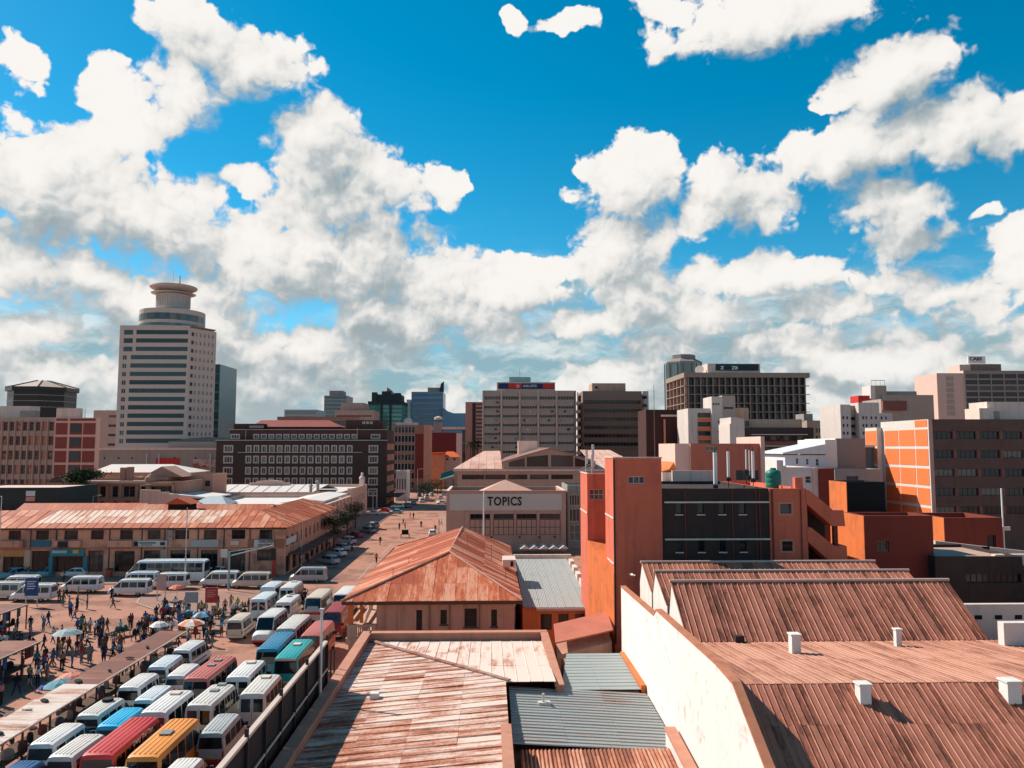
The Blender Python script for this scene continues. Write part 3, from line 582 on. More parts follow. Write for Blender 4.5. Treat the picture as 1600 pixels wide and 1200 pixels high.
part(t, 'stair_post', MAROON, (q(1303)-XW, q(1309)-XW, .5, .9, 8, Z_(1305, 822, 60))); part(t, 'stair_back_wall', DARKB, (q(1259)-XW, q(1300)-XW, 1.8, 2.0, 6, zM-1.2))
part(t, 'chimney', REDP, (q(1243)-XW, q(1255)-XW, .3, .8, zM, zM+.85))
mb = MB(Matrix.Translation((-XW, -YR, 0))); mb.box(xB1, xE, YR+13.02, YR+30, 0, zM-.6); mb.build('rear_block', PINKISH, t)
part(t, 'roof_screen', PINKISH, (q(1110)-XW, q(1190)-XW, 12.8, 13.1, zM-.5, zM+1.0))
for k in range(7):
    u_ = q(random.choice((1040, 1070, 1140, 1180, 1205, 1245)))+random.uniform(-.3, .3)-XW; part(t, 'downpipe', mat('rusty_pipe', (.16, .05, .035), .8), (u_, u_+.07, -.06 if u_ > xM-XW else .07, .0 if u_ > xM-XW else .145, 6, zM-.1))
# rooftop aerials: white drum antennas on steel posts
for (px, Y, y0, y1, r_) in ((1116.5, 64, 707, 756, .17), (1137, 66, 705, 745, .12), (1175.5, 64, 705, 747, .12), (1165, 66, 702, 733, .06), (1170, 66, 703, 742, .05)):
    za, zb_ = Z_(px, y1, Y), Z_(px, y0, Y); tt = thing('roof_antenna', 'white drum antenna on a post on the roof of the red block', 'antenna', (X_(px, Y), Y, zM-.25), 0, 'antennas on the red block')
    tt['label'] = {1116.5: 'thickest white drum antenna on the black-fronted roof', 1137: 'middle white drum antenna on the black-fronted roof', 1175.5: 'white drum antenna nearest the green water tank'}.get(px, 'thin panel antenna on the mast cluster by the green tank' if px == 1165 else 'slimmest rod antenna of the mast cluster by the green tank')
    mb = MB(); mb.tube((0, 0, 0), (0, 0, zb_-zM+.55), .035, n=6); mb.build('mast', DARKM, tt); mb = MB(); mb.tube((0, -.05, za-zM+.25), (0, -.05, zb_-zM+.25), r_, n=12); mb.build('drum', mat('antenna_white', (.75, .70, .66), .5), tt, smooth=False)
    mb = MB(); mb.box(-.2, .2, -.12, .1, za-zM-.1, za-zM+.15); mb.build('bracket', DARKM, tt)
for px, Y, h_ in ((915, 70, 2.6), (925, 71, 3.1), (924, 69, 2.2)):
    tt = thing('roof_antenna', {915: 'leftmost grey antenna behind the lower red tower', 925: 'tallest grey antenna behind the lower red tower', 924: 'shortest grey antenna behind the lower red tower'}[px], 'antenna', (X_(px, Y), Y, zA-.5), 0, 'grey antennas on the lower red tower')
    mb = MB(); mb.tube((0, 0, 0), (0, 0, h_), .04, n=6); mb.build('mast', STEEL, tt); mb = MB(); mb.tube((.1, 0, h_-1.3), (.1, 0, h_), .1, n=8); mb.build('drum', STEEL, tt)
    mb = MB(); mb.tube((-.4, 0, .9), (.4, 0, 1.3), .03, n=5); mb.build('bracket', STEEL, tt)
# green water tank
Yt = 66; tt = thing('water_tank', 'round green plastic water tank on the roof of the red block', 'tank', (X_(1207, Yt), Yt, zM-.25))
mb = MB(); zt0, zt1 = 0, Z_(1207, 733, Yt)-zM+.25; rr = (X_(1218.5, Yt)-X_(1195.5, Yt))/2
mb.lathe([(rr*.97, 0), (rr, .05), (rr, zt1*.25), (rr*.97, zt1*.27), (rr, zt1*.3), (rr, zt1*.5), (rr*.97, zt1*.52), (rr, zt1*.55), (rr, zt1*.78), (rr*.88, zt1*.9), (rr*.35, zt1*.98), (.12, zt1)], 28)
mb.build('tank_body', mat('green_plastic', (.01, .16, .11), .45, .1, 2), tt, smooth=True)
mb = MB(); mb.lathe([(.25, zt1*.97), (.25, zt1*1.05), (.2, zt1*1.07)], 16); mb.build('lid', MATS['green_plastic'], tt)
# ================================================================ blocks right of the stairs
def simple(name, label, pxs, pyt, Y, D, m_, mleft=None, cat='building', F=(), par=.5, roofm=None, z0=0, L=(), group=None, z1=None):
    x0, x1 = X_(pxs[0], Y), X_(pxs[1], Y); z1 = z1 or Z_(pxs[0], pyt, Y)
    F = [((X_(a, Y)-x0), Z_(a, b2, Y), X_(c, Y)-X_(a, Y), Z_(a, b1, Y)-Z_(a, b2, Y), st) for a, b1, c, b2, st in F]
    root = bld(name, label, x0, x1, Y, D, z1, m_, F, L, (), cat, roofm, par, group=group)
    if mleft: part(root, 'side_wall', mleft, (-.05, -.004, 0, D, 0, z1-.02))  # left side gets its own colour, mostly a brighter sunlit tone
    return root
STM = dict(glass=GLD, frame=GREYC, nx=2, ny=1, fw=.05)
simple('maroon_annex', 'maroon flat-roofed annex with one small window below the black rooftop box', (1346, 1452), 806, 63, 3.6, MAROON, ORANGEP, F=[(1364, 845, 1383, 862, STM)], par=.3)  # shaded front and sunlit side put in as maroon and orange
simple('rooftop_plant_box', 'black-fronted rooftop box with a sunlit orange side on the maroon annex', (1321, 1380), 753, 68, 3.5, BLACK, ORANGEP, par=.4)  # shade on the front painted black, sun on the side painted orange
r_ = simple('maroon_flat_block', 'maroon flat-roofed block with sunlit orange side and an open parapet, before the orange-panelled tower', (1470, 1560), 809, 78, 6.2, MAROON, ORANGEP, par=.8, F=[(1535, 836, 1549, 857, dict(glass=GLD, frame=FRB, name='door'))])  # dark front against orange side, light put into the two colours
simple('black_low_block', 'long low black-fronted block with a pale roof behind the brown roofs', (1453, 1588), 870, 62, 8, DARKB, par=.25, roofm=mat('pale_roof', (.45, .28, .21), .9), F=[(1500, 897, 1585, 911, GL and dict(glass=GLD, frame=DARKM, nx=9, ny=1, fw=.05))])
t = thing('orange_end_wall', 'narrow bright orange wall sliver at the right edge beyond the black block', 'wall', (X_(1594, 63), 63, 0)); part(t, 'wall', ORANGEP, (0, 4, 0, .5, 0, Z_(1594, 885, 63))); part(t, 'base_wall', PINKISH, (-2.2, 4, .6, 1.1, 0, Z_(1594, 868, 63)))
t = thing('rooftop_parapet_wall', 'pale sloping parapet with square openings behind the black low block', 'wall', (X_(1455, 71), 71, 0))
mb = MB(); za, zb_ = Z_(1455, 845, 71), Z_(1600, 868, 71); mb.prism([(0, 0), (12, 0), (12, zb_), (0, za)], 0, .4, 'y'); mb.build('wall', PINKISH, t)
for px in (1455, 1488, 1527): part(t, 'opening', BLACK, (X_(px, 71)-X_(1455, 71), X_(px+11, 71)-X_(1455, 71), -.02, .01, za-1.5, za-.55))
# big block with orange-panelled side
Yo = 125; xo = X_(1453, Yo); zo = Z_(1453, 655, Yo); Do = 15.5
SB = dict(glass=glass('office_dark_glass', (.02, .026, .03), (.12, .12, .11), .25), frame=DARKM, nx=4, ny=1, fw=.06)
BRF = mat('brown_facing', (.12, .075, .06), .85, .3, .6, .15)
F = []
for py in (673.5, 703, 732, 762, 791):
    for k in range(6): F.append((X_(1458+k*36.5, Yo)-xo, Z_(1453, py+12.5, Yo), X_(1458+31, Yo)-X_(1458, Yo), 1.25, SB))
t = bld('orange_panelled_office', 'dark brown office block whose side wall is bright orange panels in a white grid', xo, xo+26, Yo, Do, zo, BRF, F, r=.3, par=.5)
for py in (673.5, 703, 732, 762, 791):
    for k in range(6): part(t, 'brick_pier', mat('brick_pier', (.22, .09, .06), .85, .3, 2), (X_(1490+k*36.5, Yo)-xo, X_(1494+k*36.5, Yo)-xo, -.05, .0, Z_(1453, py+12.5, Yo), Z_(1453, py, Yo)))
OPAN = mat('orange_panel', (.80, .18, .05), .7, .08, .4, .06)
part(t, 'panel_backing', FRW, (-.1, -.004, 0, Do, 2, zo-.004)); part(t, 'corner_pier', mat('corner_pier', (.5, .30, .24), .8), (-.14, .5, -.12, -.004, 0, zo-.05))
rows = [(.3, 2.3), (4.0, 3.3), (7.6, 3.1), (11.0, 3.1), (14.4, 3.1), (17.8, 2.9)]
for z, h_ in [(zo-4.4-k*3.25, 2.75) for k in range(6)]:
    for k, (a, b) in enumerate(((.35, 4.0), (4.35, 9.2), (9.55, 14.2))): part(t, 'orange_panel', OPAN, (-.16, -.105, a, b, z, z+h_))
for k, (a, b) in enumerate(((.35, 4.0),)): part(t, 'orange_panel', OPAN, (-.16, -.105, a, b, zo-1.2, zo-.1))
mb = MB(); mb.box(-1.1, -.17, Do-.4, Do+4, 0, zo-1.0); mb.build('rear_wing', FRW, t)
for k in range(6): part(t, 'orange_panel', OPAN, (-1.16, -1.105, Do-.2, Do+3.8, zo-4.4-k*3.25, zo-1.6-k*3.25))
part(t, 'lower_wall', WHITEW, (-6, -.17, -1, Do-5.1, 0, 6.4))
part(t, 'rooftop_hut', PINKISH, (X_(1551, Yo)-xo, X_(1584, Yo)-xo, 3, 7, zo, zo+2.0)); part(t, 'hut_door', GREYC, (X_(1574, Yo)-xo, X_(1583, Yo)-xo, 2.93, 2.99, zo+.05, zo+1.5)); part(t, 'rooftop_block', PINKISH, (X_(1576, Yo)-xo, xo-xo+26, 5, 10, zo, zo+3.2))
# ================================================================ pink block, grey panelled hall, white buildings (centre right)
Yp = 95; xp = X_(1079, Yp)
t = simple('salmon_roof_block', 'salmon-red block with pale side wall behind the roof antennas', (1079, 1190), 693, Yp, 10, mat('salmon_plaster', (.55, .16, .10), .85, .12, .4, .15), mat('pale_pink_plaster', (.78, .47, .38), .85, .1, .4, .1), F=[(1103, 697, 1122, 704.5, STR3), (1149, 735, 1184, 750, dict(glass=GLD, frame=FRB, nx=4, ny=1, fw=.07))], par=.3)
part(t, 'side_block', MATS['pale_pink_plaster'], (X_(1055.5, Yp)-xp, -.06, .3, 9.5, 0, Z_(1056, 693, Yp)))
part(t, 'corner_fin', MATS['pale_pink_plaster'], (X_(1187, Yp)-xp, X_(1193, Yp)-xp, -.4, 9, 0, Z_(1190, 682, Yp)))
t = thing('low_orange_gabled_house', 'small orange gabled roof between the red tower and the salmon block', 'house', (X_(1034, 85), 85, 0))
w0 = X_(1057, 85)-X_(1034, 85); mb = MB(); mb.box(0, w0, 0, 6, 0, Z_(1034, 738, 85)); mb.build('wall', PINKISH, t); mb = MB(); mb.prism([(0, Z_(1034, 737, 85)), (w0, Z_(1034, 737, 85)), (w0*.85, Z_(1034, 722, 85)), (w0*.5, Z_(1034, 733, 85))], .2, 6, 'y'); mb.build('roof', ORANGEP, t)
t = simple('dark_brown_slab_block', 'very dark brown windowless block left of the salmon block', (1010, 1062), 640, 220, 12, mat('dark_brown_wall', (.06, .022, .018), .85, .3, .4), par=.5)
part(t, 'copper_pipe', mat('copper_pipe', (.55, .22, .12), .6), (X_(1037, 220)-X_(1010, 220), X_(1040, 220)-X_(1010, 220), -.4, -.1, 0, Z_(1037, 655, 220)))
part(t, 'roof_canopy', PINKISH, (X_(1033, 220)-X_(1010, 220), X_(1062, 220)-X_(1010, 220), -.5, 5, Z_(1037, 651, 220), Z_(1037, 648, 220)))
t = thing('flagpole', 'thin rust-coloured flagpole before the dark brown block', 'pole', (X_(1023, 215), 215, 0)); mb = MB(); mb.tube((0, 0, 0), (0, 0, Z_(1023, 601, 215)), .14, .07); mb.build('pole', AER, t); part(t, 'base', CONC, (-.4, .4, -.4, .4, 0, .5))
# grey tiled hall with blue-white annex
Yg = 140; WS = mat('white_siding', (.62, .66, .68), .8, .08, .4, .1)
STV = dict(glass=GLD, frame=FRW, nx=1, ny=2, fw=.08)
t = simple('white_gabled_hall', 'white clapboard hall with three small windows and a pale low roof', (1226, 1290), 711, Yg, 12, WS, F=[(1243, 716, 1247, 725, STV), (1259, 717, 1263, 726, STV), (1274, 717, 1279, 728, STV)], par=0)
mb = MB(); W0 = X_(1290, Yg)-X_(1226, Yg); z0_ = Z_(1226, 709.5, Yg); mb.prism([(-.6, z0_), (W0, z0_), (W0, z0_+1.9), (W0-1.5, z0_+1.6), (-.6, z0_+.25)], -.6, 12, 'y'); mb.build('pitched_roof', mat('pale_metal', (.62, .62, .60), .6), t)
t = simple('grey_tiled_hall', 'grey tile-clad block with a sunlit tiled side next to the white hall', (1306, 1352), 685, Yg+1, 14, mat('grey_tile', (.24, .21, .19), .7, .12, .3), mat('sunlit_tile', (.72, .66, .60), .7, .08, .3), par=.3)  # left side repeats the tile brighter, sunlight put into its colour
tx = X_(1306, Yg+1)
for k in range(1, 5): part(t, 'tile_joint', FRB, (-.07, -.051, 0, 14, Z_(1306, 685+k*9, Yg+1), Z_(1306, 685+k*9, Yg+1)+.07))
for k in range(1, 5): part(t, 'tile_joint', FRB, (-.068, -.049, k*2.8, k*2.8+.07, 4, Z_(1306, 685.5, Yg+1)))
part(t, 'side_extension', MATS['sunlit_tile'], (X_(1287, Yg+1)-tx, -.08, -.6, 12, 0, Z_(1287, 687, Yg+1)))
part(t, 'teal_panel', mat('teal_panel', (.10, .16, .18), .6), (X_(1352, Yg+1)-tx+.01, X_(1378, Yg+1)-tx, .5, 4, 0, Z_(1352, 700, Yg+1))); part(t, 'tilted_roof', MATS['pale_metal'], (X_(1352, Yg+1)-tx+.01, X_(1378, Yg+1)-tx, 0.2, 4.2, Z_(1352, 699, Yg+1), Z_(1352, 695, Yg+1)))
t = simple('white_rendered_house', 'white rendered low house with a brown side door under the white hall', (1216, 1268), 730, 118, 10, WHITEW, F=[(1257, 744, 1266, 755, STV)], par=.3)
part(t, 'brown_lean_to', MAROON, (X_(1276, 118)-X_(1216, 118), X_(1300, 118)-X_(1216, 118), -.5, 8, 0, Z_(1276, 732, 118))); part(t, 'pink_wall', PINKISH, (X_(1268, 118)-X_(1216, 118)+.01, X_(1276, 118)-X_(1216, 118)-.01, -.2, 8, 0, Z_(1270, 731, 118)))
part(t, 'step_block', WHITEW, (X_(1214, 118)-X_(1216, 118)-.2, X_(1222, 118)-X_(1216, 118), -.25, 5, 0, Z_(1216, 719, 118)))
simple('grey_long_annex', 'long grey annex with a vent under the grey tiled hall', (1303, 1378), 733, 132, 8, GREYC, par=.3, F=[(1321, 744, 1339, 750, dict(glass=GLD, frame=FRB))])
t = thing('white_flagpole', 'white pole standing before the dark brown office at the right', 'pole', (X_(1561, 80), 80, 0)); mb = MB(); mb.tube((0, 0, 0), (0, 0, Z_(1561, 763, 80)), .1, .08); mb.build('pole', mat('white_pole', (.8, .76, .7), .6), t); part(t, 'sign_box', PINKISH, (-.5, .7, -.1, .1, Z_(1561, 829, 80), Z_(1561, 823, 80)))
# ================================================================ shop with the large wall sign, and the gabled hall behind it
Yk = 150; xk = X_(698, Yk); zk = Z_(698, 768, Yk); Wk = X_(884, Yk)-xk
TB = mat('brown_stone_facing', (.48, .29, .215), .85, .14, .4, .15)
PNL = mat('panel_tile', (.46, .265, .19), .8, .12, .4)
bays = ((735, 766), (771.5, 802.5), (807, 838), (843, 874.5))
STT = dict(glass=GLD, frame=FRB, nx=4, ny=1, fw=.08)
F = [(X_(a, Yk)-xk, Z_(698, 811, Yk), X_(b, Yk)-X_(a, Yk), .95, STT) for a, b in bays]
t = bld('sign_fronted_shop', 'brown shop with a cream fascia reading TOPICS across its front', xk, X_(884, Yk), Yk, 18, zk, TB, F, par=1.6, pt=.5, cat='shop', roofm=DARKB)
z0_ = Z_(698, 797.5, Yk); z1_ = Z_(698, 771.5, Yk); part(t, 'fascia', mat('cream_fascia', (.52, .47, .41), .8, .06, .3, .05), (X_(703, Yk)-xk, X_(877, Yk)-xk, -.12, -.003, z0_, z1_))
text('TOPICS', 2.35, t, (X_(788.5, Yk)-xk, -.16, Z_(698, 784, Yk)), m_=mat('black_letters', (.012, .012, .013), .5), ext=.06, sx=.80, bold=.055, spc=1.08)
for a, b in bays:
    part(t, 'panel_backing', DARKB, (X_(a, Yk)-xk-.02, X_(b, Yk)-xk+.02, -.03, -.003, Z_(698, 836.3, Yk), Z_(698, 811.5, Yk)))
    u0, u1 = X_(a, Yk)-xk, X_(b, Yk)-xk
    for i in range(4):
        for j in range(2): part(t, 'wall_panel', PNL, (u0+(u1-u0)*i/4+.05, u0+(u1-u0)*(i+1)/4-.05, -.07, -.004, Z_(698, 836-12*j, Yk)+.05, Z_(698, 824-12*j, Yk)-.06))
for a, b in ((727, 733), (767, 770), (803.5, 806), (839, 842), (876, 882)): part(t, 'pilaster', TB, (X_(a, Yk)-xk, X_(b, Yk)-xk, -.2, -.003, 0, Z_(698, 799, Yk)))
for px in (731, 768, 812, 842, 866): part(t, 'vent', BLACK, (X_(px, Yk)-xk-.15, X_(px, Yk)-xk+.15, -.22, -.2, Z_(698, 841, Yk), Z_(698, 841, Yk)+.35))
part(t, 'parapet_coping', COPING, (-.1, Wk+.1, -.1, .55, zk+.003, zk+.15)); part(t, 'parapet_coping', PINKISH, (-.1, .5, .6, 18, zk+.003, zk+.15), (Wk-.5, Wk+.1, .6, 18, zk+.003, zk+.15))
mb = MB(); u0, u1 = X_(745, Yk)-xk, X_(840, Yk)-xk; zb_ = zk-.6; mb.add([(u0, 2, zb_), (u1, 2, zb_), (u1, 12, zb_), (u0, 12, zb_), ((u0+u1)/2-.3, 7, Z_(790, 751, 157)+.2)], [(0, 1, 4), (1, 2, 4), (2, 3, 4), (3, 0, 4)]); mb.build('roof_pyramid', mat('salmon_sheet_roof', (.62, .34, .25), .75, .15, .6), t)
mb = MB()
for k in range(5):
    p = X_(812+k*15, Yk-6)-xk
    mb = MB(); mb.prism([(p, Z_(812, 857, Yk-6)), (p+1.75, Z_(812, 857, Yk-6)), (p+.88, Z_(812, 852, Yk-6))], -7, -3, 'y'); mb.build('entrance_gablet', PINKISH, t)
# glazed link
F = [(X_(888, 153)-X_(886, 153), Z_(886, b, 153), 2.0, Z_(886, a, 153)-Z_(886, b, 153), dict(glass=GLT, frame=FRB, nx=3, ny=1, fw=.1)) for a, b in ((773, 790), (794, 812), (816, 845))]
simple('glazed_link_block', 'narrow glazed block between the cream fascia shop and the red tower', (886, 920), 758, 153, 12, GREYC, F=[(889, 773, 905, 790, dict(glass=GLD, frame=FRW, nx=4, ny=1, fw=.1)), (889, 795, 905, 815, dict(glass=GLD, frame=FRW, nx=3, ny=1, fw=.1)), (889, 820, 905, 845, dict(glass=GLT, frame=FRW, nx=2, ny=2, fw=.1))])
# gabled hall
Yh = 185; t = thing('gabled_market_hall', 'broad hall with a salmon sheet roof and big gable windows behind the fascia shop', 'building', (X_(715, Yh), Yh, 0)); x0 = X_(715, Yh)
SAL = rust('salmon_sheet_hall', (.66, .40, .30), (.56, .27, .19), .4, 'y', (.45, .2, .14))
zz = lambda py: Z_(800, py, Yh)
F = [(X_(a, Yh)-x0, zz(749), X_(b, Yh)-X_(a, Yh), zz(741.5)-zz(749), dict(glass=GLD, frame=FRB, nx=5, ny=1, fw=.1)) for a, b in ((722, 757), (758, 790), (794, 824), (828, 857), (861, 895))]
mb = MB(); Wh = X_(1000, Yh)-x0; facade(mb, Matrix.Identity(4), Wh, zz(733), F); mb.quad((0, 0, 0), (0, 40, 0), (0, 40, zz(733)), (0, 0, zz(733))); mb.build('wall', TB, t, fix=False)
for h in F: window(t, (h[0], 0, h[1]), 0, h[2], h[3], h[4])
gx0, gx1, gm = X_(787, Yh)-x0, X_(930, Yh)-x0, X_(859, Yh)-x0
mb = MB(); mb.prism([(gx0, zz(733)), (gx1, zz(733)), (gx1, zz(722)), (gm, zz(701)), (gx0, zz(722))], -.3, 1.2, 'y'); mb.build('gable_wall', mat('gable_stone', (.46, .27, .20), .85, .15, .5, .1), t)
for k, (a, b, ya, yb_) in enumerate(((795, 820, 722, 715), (823, 856, 714, 711), (861, 895, 711, 712), (898, 922, 715, 722))):
    mb = MB(); mb.prism([(X_(a, Yh)-x0, zz(729)), (X_(b, Yh)-x0, zz(729)), (X_(b, Yh)-x0, zz(yb_)), (X_(a, Yh)-x0, zz(ya))], -.36, -.301, 'y'); mb.build('gable_window', GLD, t)
sheets(t, [(gx0-.4, -.6, zz(722)+.1), (gm, -.6, zz(700)), (gm, 40, zz(700)), (gx0-.4, 40, zz(722)+.1)], 2.5, 8, SAL, 'x', jit=.03, rib=.08)
sheets(t, [(gm, -.6, zz(700)), (gx1+.4, -.6, zz(722)+.1), (gx1+.4, 40, zz(722)+.1), (gm, 40, zz(700))], 2.5, 8, SAL, 'x', jit=.03, rib=.08)
sheets(t, [(-1.0, -1, zz(733)+.1), (gx0-.3, -1, zz(733)+.1), (gx0-.3, 40, zz(706)), (6, 40, zz(706))], 2.0, 8, SAL, 'y', jit=.03, rib=.08)
sheets(t, [(gx1+.3, -1, zz(733)+.1), (Wh+1, -1, zz(733)+.1), (Wh-2, 34, zz(704)), (gx1+.3, 34, zz(704))], 2.0, 8, SAL, 'y', jit=.03, rib=.08)
part(t, 'wall_box', PINKISH, (X_(741, Yh)-x0, X_(787, Yh)-x0, 18, 30, 0, zz(701)), ) if False else None
part(t, 'rooftop_box', PINKISH, (X_(813, 200)-x0, X_(845, 200)-x0, 30, 34, 14, Z_(813, 689, 218)))
part(t, 'coping_rail', PINKISH, (-1.0, Wh, -1.1, -.95, zz(736), zz(733)))
# ================================================================ two-storey shops under the long rusted roof (left)
Yl = 122; xl0 = X_(-70, Yl); xl1 = X_(448, Yl); ze = Z_(448, 823.5, Yl); u = lambda px: X_(px, Yl)-xl0; zz = lambda py: Z_(448, py, Yl)
SHOPW = mat('peach_plaster', (.64, .31, .20), .9, .2, .5, .25, c2=(.40, .21, .15), c2f=.3, c2s=.4)
SW = dict(glass=GLD, frame=FRB, nx=2, ny=2, fw=.08); SS = dict(glass=glass('shop_dark', (.014, .014, .015), (.06, .05, .045), .25), frame=FRB, nx=3, ny=2, fw=.1, name='shopfront')
up = [(20.5, 40), (63, 83), (107, 128), (148, 168), (193, 213), (236, 256), (278, 300), (323, 343), (366, 387), (409, 429)]
lo = [(14, 47, 868, 892), (58, 87, 859, 892), (92, 140, 867, 892), (145, 169, 859, 892), (186, 217, 860, 892), (231, 256, 859, 875), (272, 303, 859, 892), (319, 345, 859, 892), (362, 388, 859, 892), (406, 428, 858, 876)]
F = [(u(a), zz(842), u(b)-u(a), zz(827.5)-zz(842), SW) for a, b in [(-60, -40), (-22, -2)]+up]+[(u(a), max(.2, zz(d)), u(b)-u(a), zz(c)-max(.2, zz(d)), SS) for a, b, c, d in [(-62, -20, 860, 892)]+lo]
Rh = [(1.2+k*3.1, 4.3, 1.1, 1.7, SW) for k in range(11)]+[(1.0+k*4.2, .3, 2.6, 2.6, SS) for k in range(8)]
t = bld('rusted_roof_shops', 'long two-storey peach shop row under a bright rusted hip roof on the square', xl0, xl1, Yl, 38, ze-.15, SHOPW, F, (), Rh, 'building', par=0)
RR = rust('orange_rust_roof', (.66, .29, .17), (.56, .13, .042), .78, 'y', (.42, .085, .03), rand=.3); RRx = rust('orange_rust_roof_side', (.66, .29, .17), (.56, .13, .042), .78, 'x', (.42, .085, .03), rand=.3)
PALE = rust('pale_painted_sheet', (.78, .53, .40), (.62, .28, .16), .40, 'y', (.50, .15, .07), rand=.3)
W = xl1-xl0; zr_ = Z_(300, 797, 127.6); e = .7
sheets(t, [(-e, -e, ze), (u(52), -e, ze), (u(68), 5.6, zr_), (-e, 5.6, zr_)], 1.5, 2.2, RR, 'y', jit=.03, rib=.05)
sheets(t, [(u(52), -e, ze), (u(342), -e, ze), (u(342), 1.0, ze+(zr_-ze)*.27), (u(56), 1.0, ze+(zr_-ze)*.27)], 1.4, 4, RR, 'y', jit=.03, rib=.05)
sheets(t, [(u(56), 1.0, ze+(zr_-ze)*.27), (u(342), 1.0, ze+(zr_-ze)*.27), (u(342), 5.6, zr_), (u(68), 5.6, zr_)], .95, 2.4, PALE, 'y', jit=.03, rib=.05)
sheets(t, [(u(342), -e, ze), (W+e, -e, ze), (W-5.4, 5.6, zr_), (u(342), 5.6, zr_)], 1.2, 2.4, RR, 'y', jit=.03, rib=.05)
sheets(t, [(W+e, -e, ze), (W+e, 38.5, ze), (W-5.4, 34, zr_), (W-5.4, 5.6, zr_)], 1.5, 4, RRx, 'x', jit=.03, rib=.05)
sheets(t, [(W-5.4, 5.6, zr_), (W-5.4, 34, zr_), (W-10, 34, ze+.6), (W-10, 10, ze+.6)], 2.0, 5, PALE, 'x', jit=.03, rib=.05)
sheets(t, [(-e, 5.65, zr_), (W-5.4, 5.65, zr_), (W-10, 12, ze), (-e, 12, ze)], 3.0, 7, RR, 'y', jit=.03)
zq = Z_(100, 787, 139); mb = MB(); mb.prism([(11, ze), (17, zq+.1), (23, ze)], u(-60), u(160), 'x'); mb.build('rear_roof', RR, t)
mb = MB(); mb.prism([(9, ze+.2), (13, Z_(250, 789, 133)), (17, ze+.2)], u(160), u(395), 'x'); mb.build('rear_roof', RR, t)
mb = MB(); a, b = u(232), u(265); mb.box(a, b, 8.2, 12, ze, Z_(250, 788, 130)); mb.build('roof_lantern', BLACK, t); mb = MB(); mb.prism([(a-.4, Z_(250, 788, 130)), (b+.6, Z_(250, 788, 130)), ((a+b)/2-.2, Z_(250, 778, 130))], 8, 12.5, 'y'); mb.build('lantern_roof', RR, t)
for k, (a, b) in enumerate(((-62, -40), (10, 47), (95, 135), (178, 215))): part(t, 'balcony', SHOPW, (u(a), u(b), -.75, -.01, zz(853), zz(843)))
for px in (0, 55, 94.5, 177, 227, 262, 314, 354, 394): part(t, 'downpipe', FRB, (u(px), u(px)+.12, -.14, -.01, .3, ze-.2))
part(t, 'dark_eaves_board', FRB, (-.5, W+.4, -.45, -.3, ze-.28, ze-.05))  # plain dark board along the eaves
part(t, 'string_course', mat('peach_band', (.42, .19, .12), .9), (0, W, -.12, -.004, zz(857), zz(854.5)))
def sign(a, b, ya, yb, m_, txt=None, tm=None, size=.5, name='shop_sign', yo=-.9, tx=0):
    o = part(t, name, m_, (u(a), u(b), yo-.1, yo, zz(yb), zz(ya)))
    if txt: text(txt, size, o, (u(a)+(u(b)-u(a))*(.5+tx), yo-.13, (zz(ya)+zz(yb))/2), m_=tm, ext=.01, bold=.015)
    return o
DK = mat('sign_ink', (.02, .02, .025), .6); WSN = mat('sign_white', (.55, .58, .56), .6, .1, 2)
sign(57, 87, 843, 853, mat('sign_blue', (.03, .14, .19), .6, .2, 2), yo=-.1); sign(102, 117, 844, 853, DK, yo=-.78)
sign(215, 267, 844, 853, WSN, 'HARDWARE AND TILES' if False else None, yo=-.1)
o = sign(216.5, 222.5, 845, 852.5, DK, yo=-.22); sign(225, 250, 846.5, 848, DK, yo=-.22); sign(228, 245, 850, 851, DK, yo=-.22); sign(257, 264, 846, 851, DK, yo=-.22)
sign(304, 347, 843, 854, mat('sign_grey', (.36, .37, .35), .6, .3, 3), yo=-.1); sign(365, 378, 845, 851, mat('sign_cream', (.60, .50, .40), .6), yo=-.1)
sign(392, 448, 842.5, 854.5, mat('sign_photo', (.34, .13, .06), .6, .6, 6), yo=-.08)
sign(402, 433, 843, 854, WSN, 'CHICKEN\nHOTSPOT', DK, .58, yo=-.2, tx=.12)
sign(14, 47, 858, 867, mat('sign_yellow', (.52, .24, .08), .7, .2), yo=-.1); sign(47.5, 57, 858, 883, mat('sign_tan', (.50, .36, .25), .7, .2), yo=-.1)
TEAL = mat('teal_shopfront', (.035, .20, .24), .6, .25, 1.5)
sign(88, 141, 856, 867, TEAL, 'bancoe.zw' if False else None, yo=-.3, name='shop_fascia'); sign(92, 115, 858, 862.5, mat('sign_pale_teal', (.30, .45, .46), .6), yo=-.42); sign(124, 133, 857.5, 863, mat('sign_gold', (.5, .36, .12), .6), yo=-.42)
part(t, 'shop_pier', TEAL, (u(86), u(92), -.25, -.01, .15, zz(868)), ); part(t, 'shop_pier', TEAL, (u(139), u(145), -.25, -.01, .15, zz(868)))
sign(259, 268, 858, 874, mat('sign_poster', (.45, .33, .27), .7, .5, 3), yo=-.1)
part(t, 'air_conditioner', GREYC, (u(270), u(277), -.6, -.05, zz(836), zz(827))); part(t, 'air_conditioner', GREYC, (u(270), u(277), -.6, -.05, zz(843), zz(837)))
part(t, 'street_sign', WSN, (W+.02, W+.12, .8, 7, zz(853), zz(843)))
for k in range(8): part(t, 'street_awning', mat('awning', (.05, .05, .05) if k % 2 else (.16, .08, .05), .9), (W+.05, W+2.6, 2+k*4.5, 5.6+k*4.5, 3.05, 3.2))
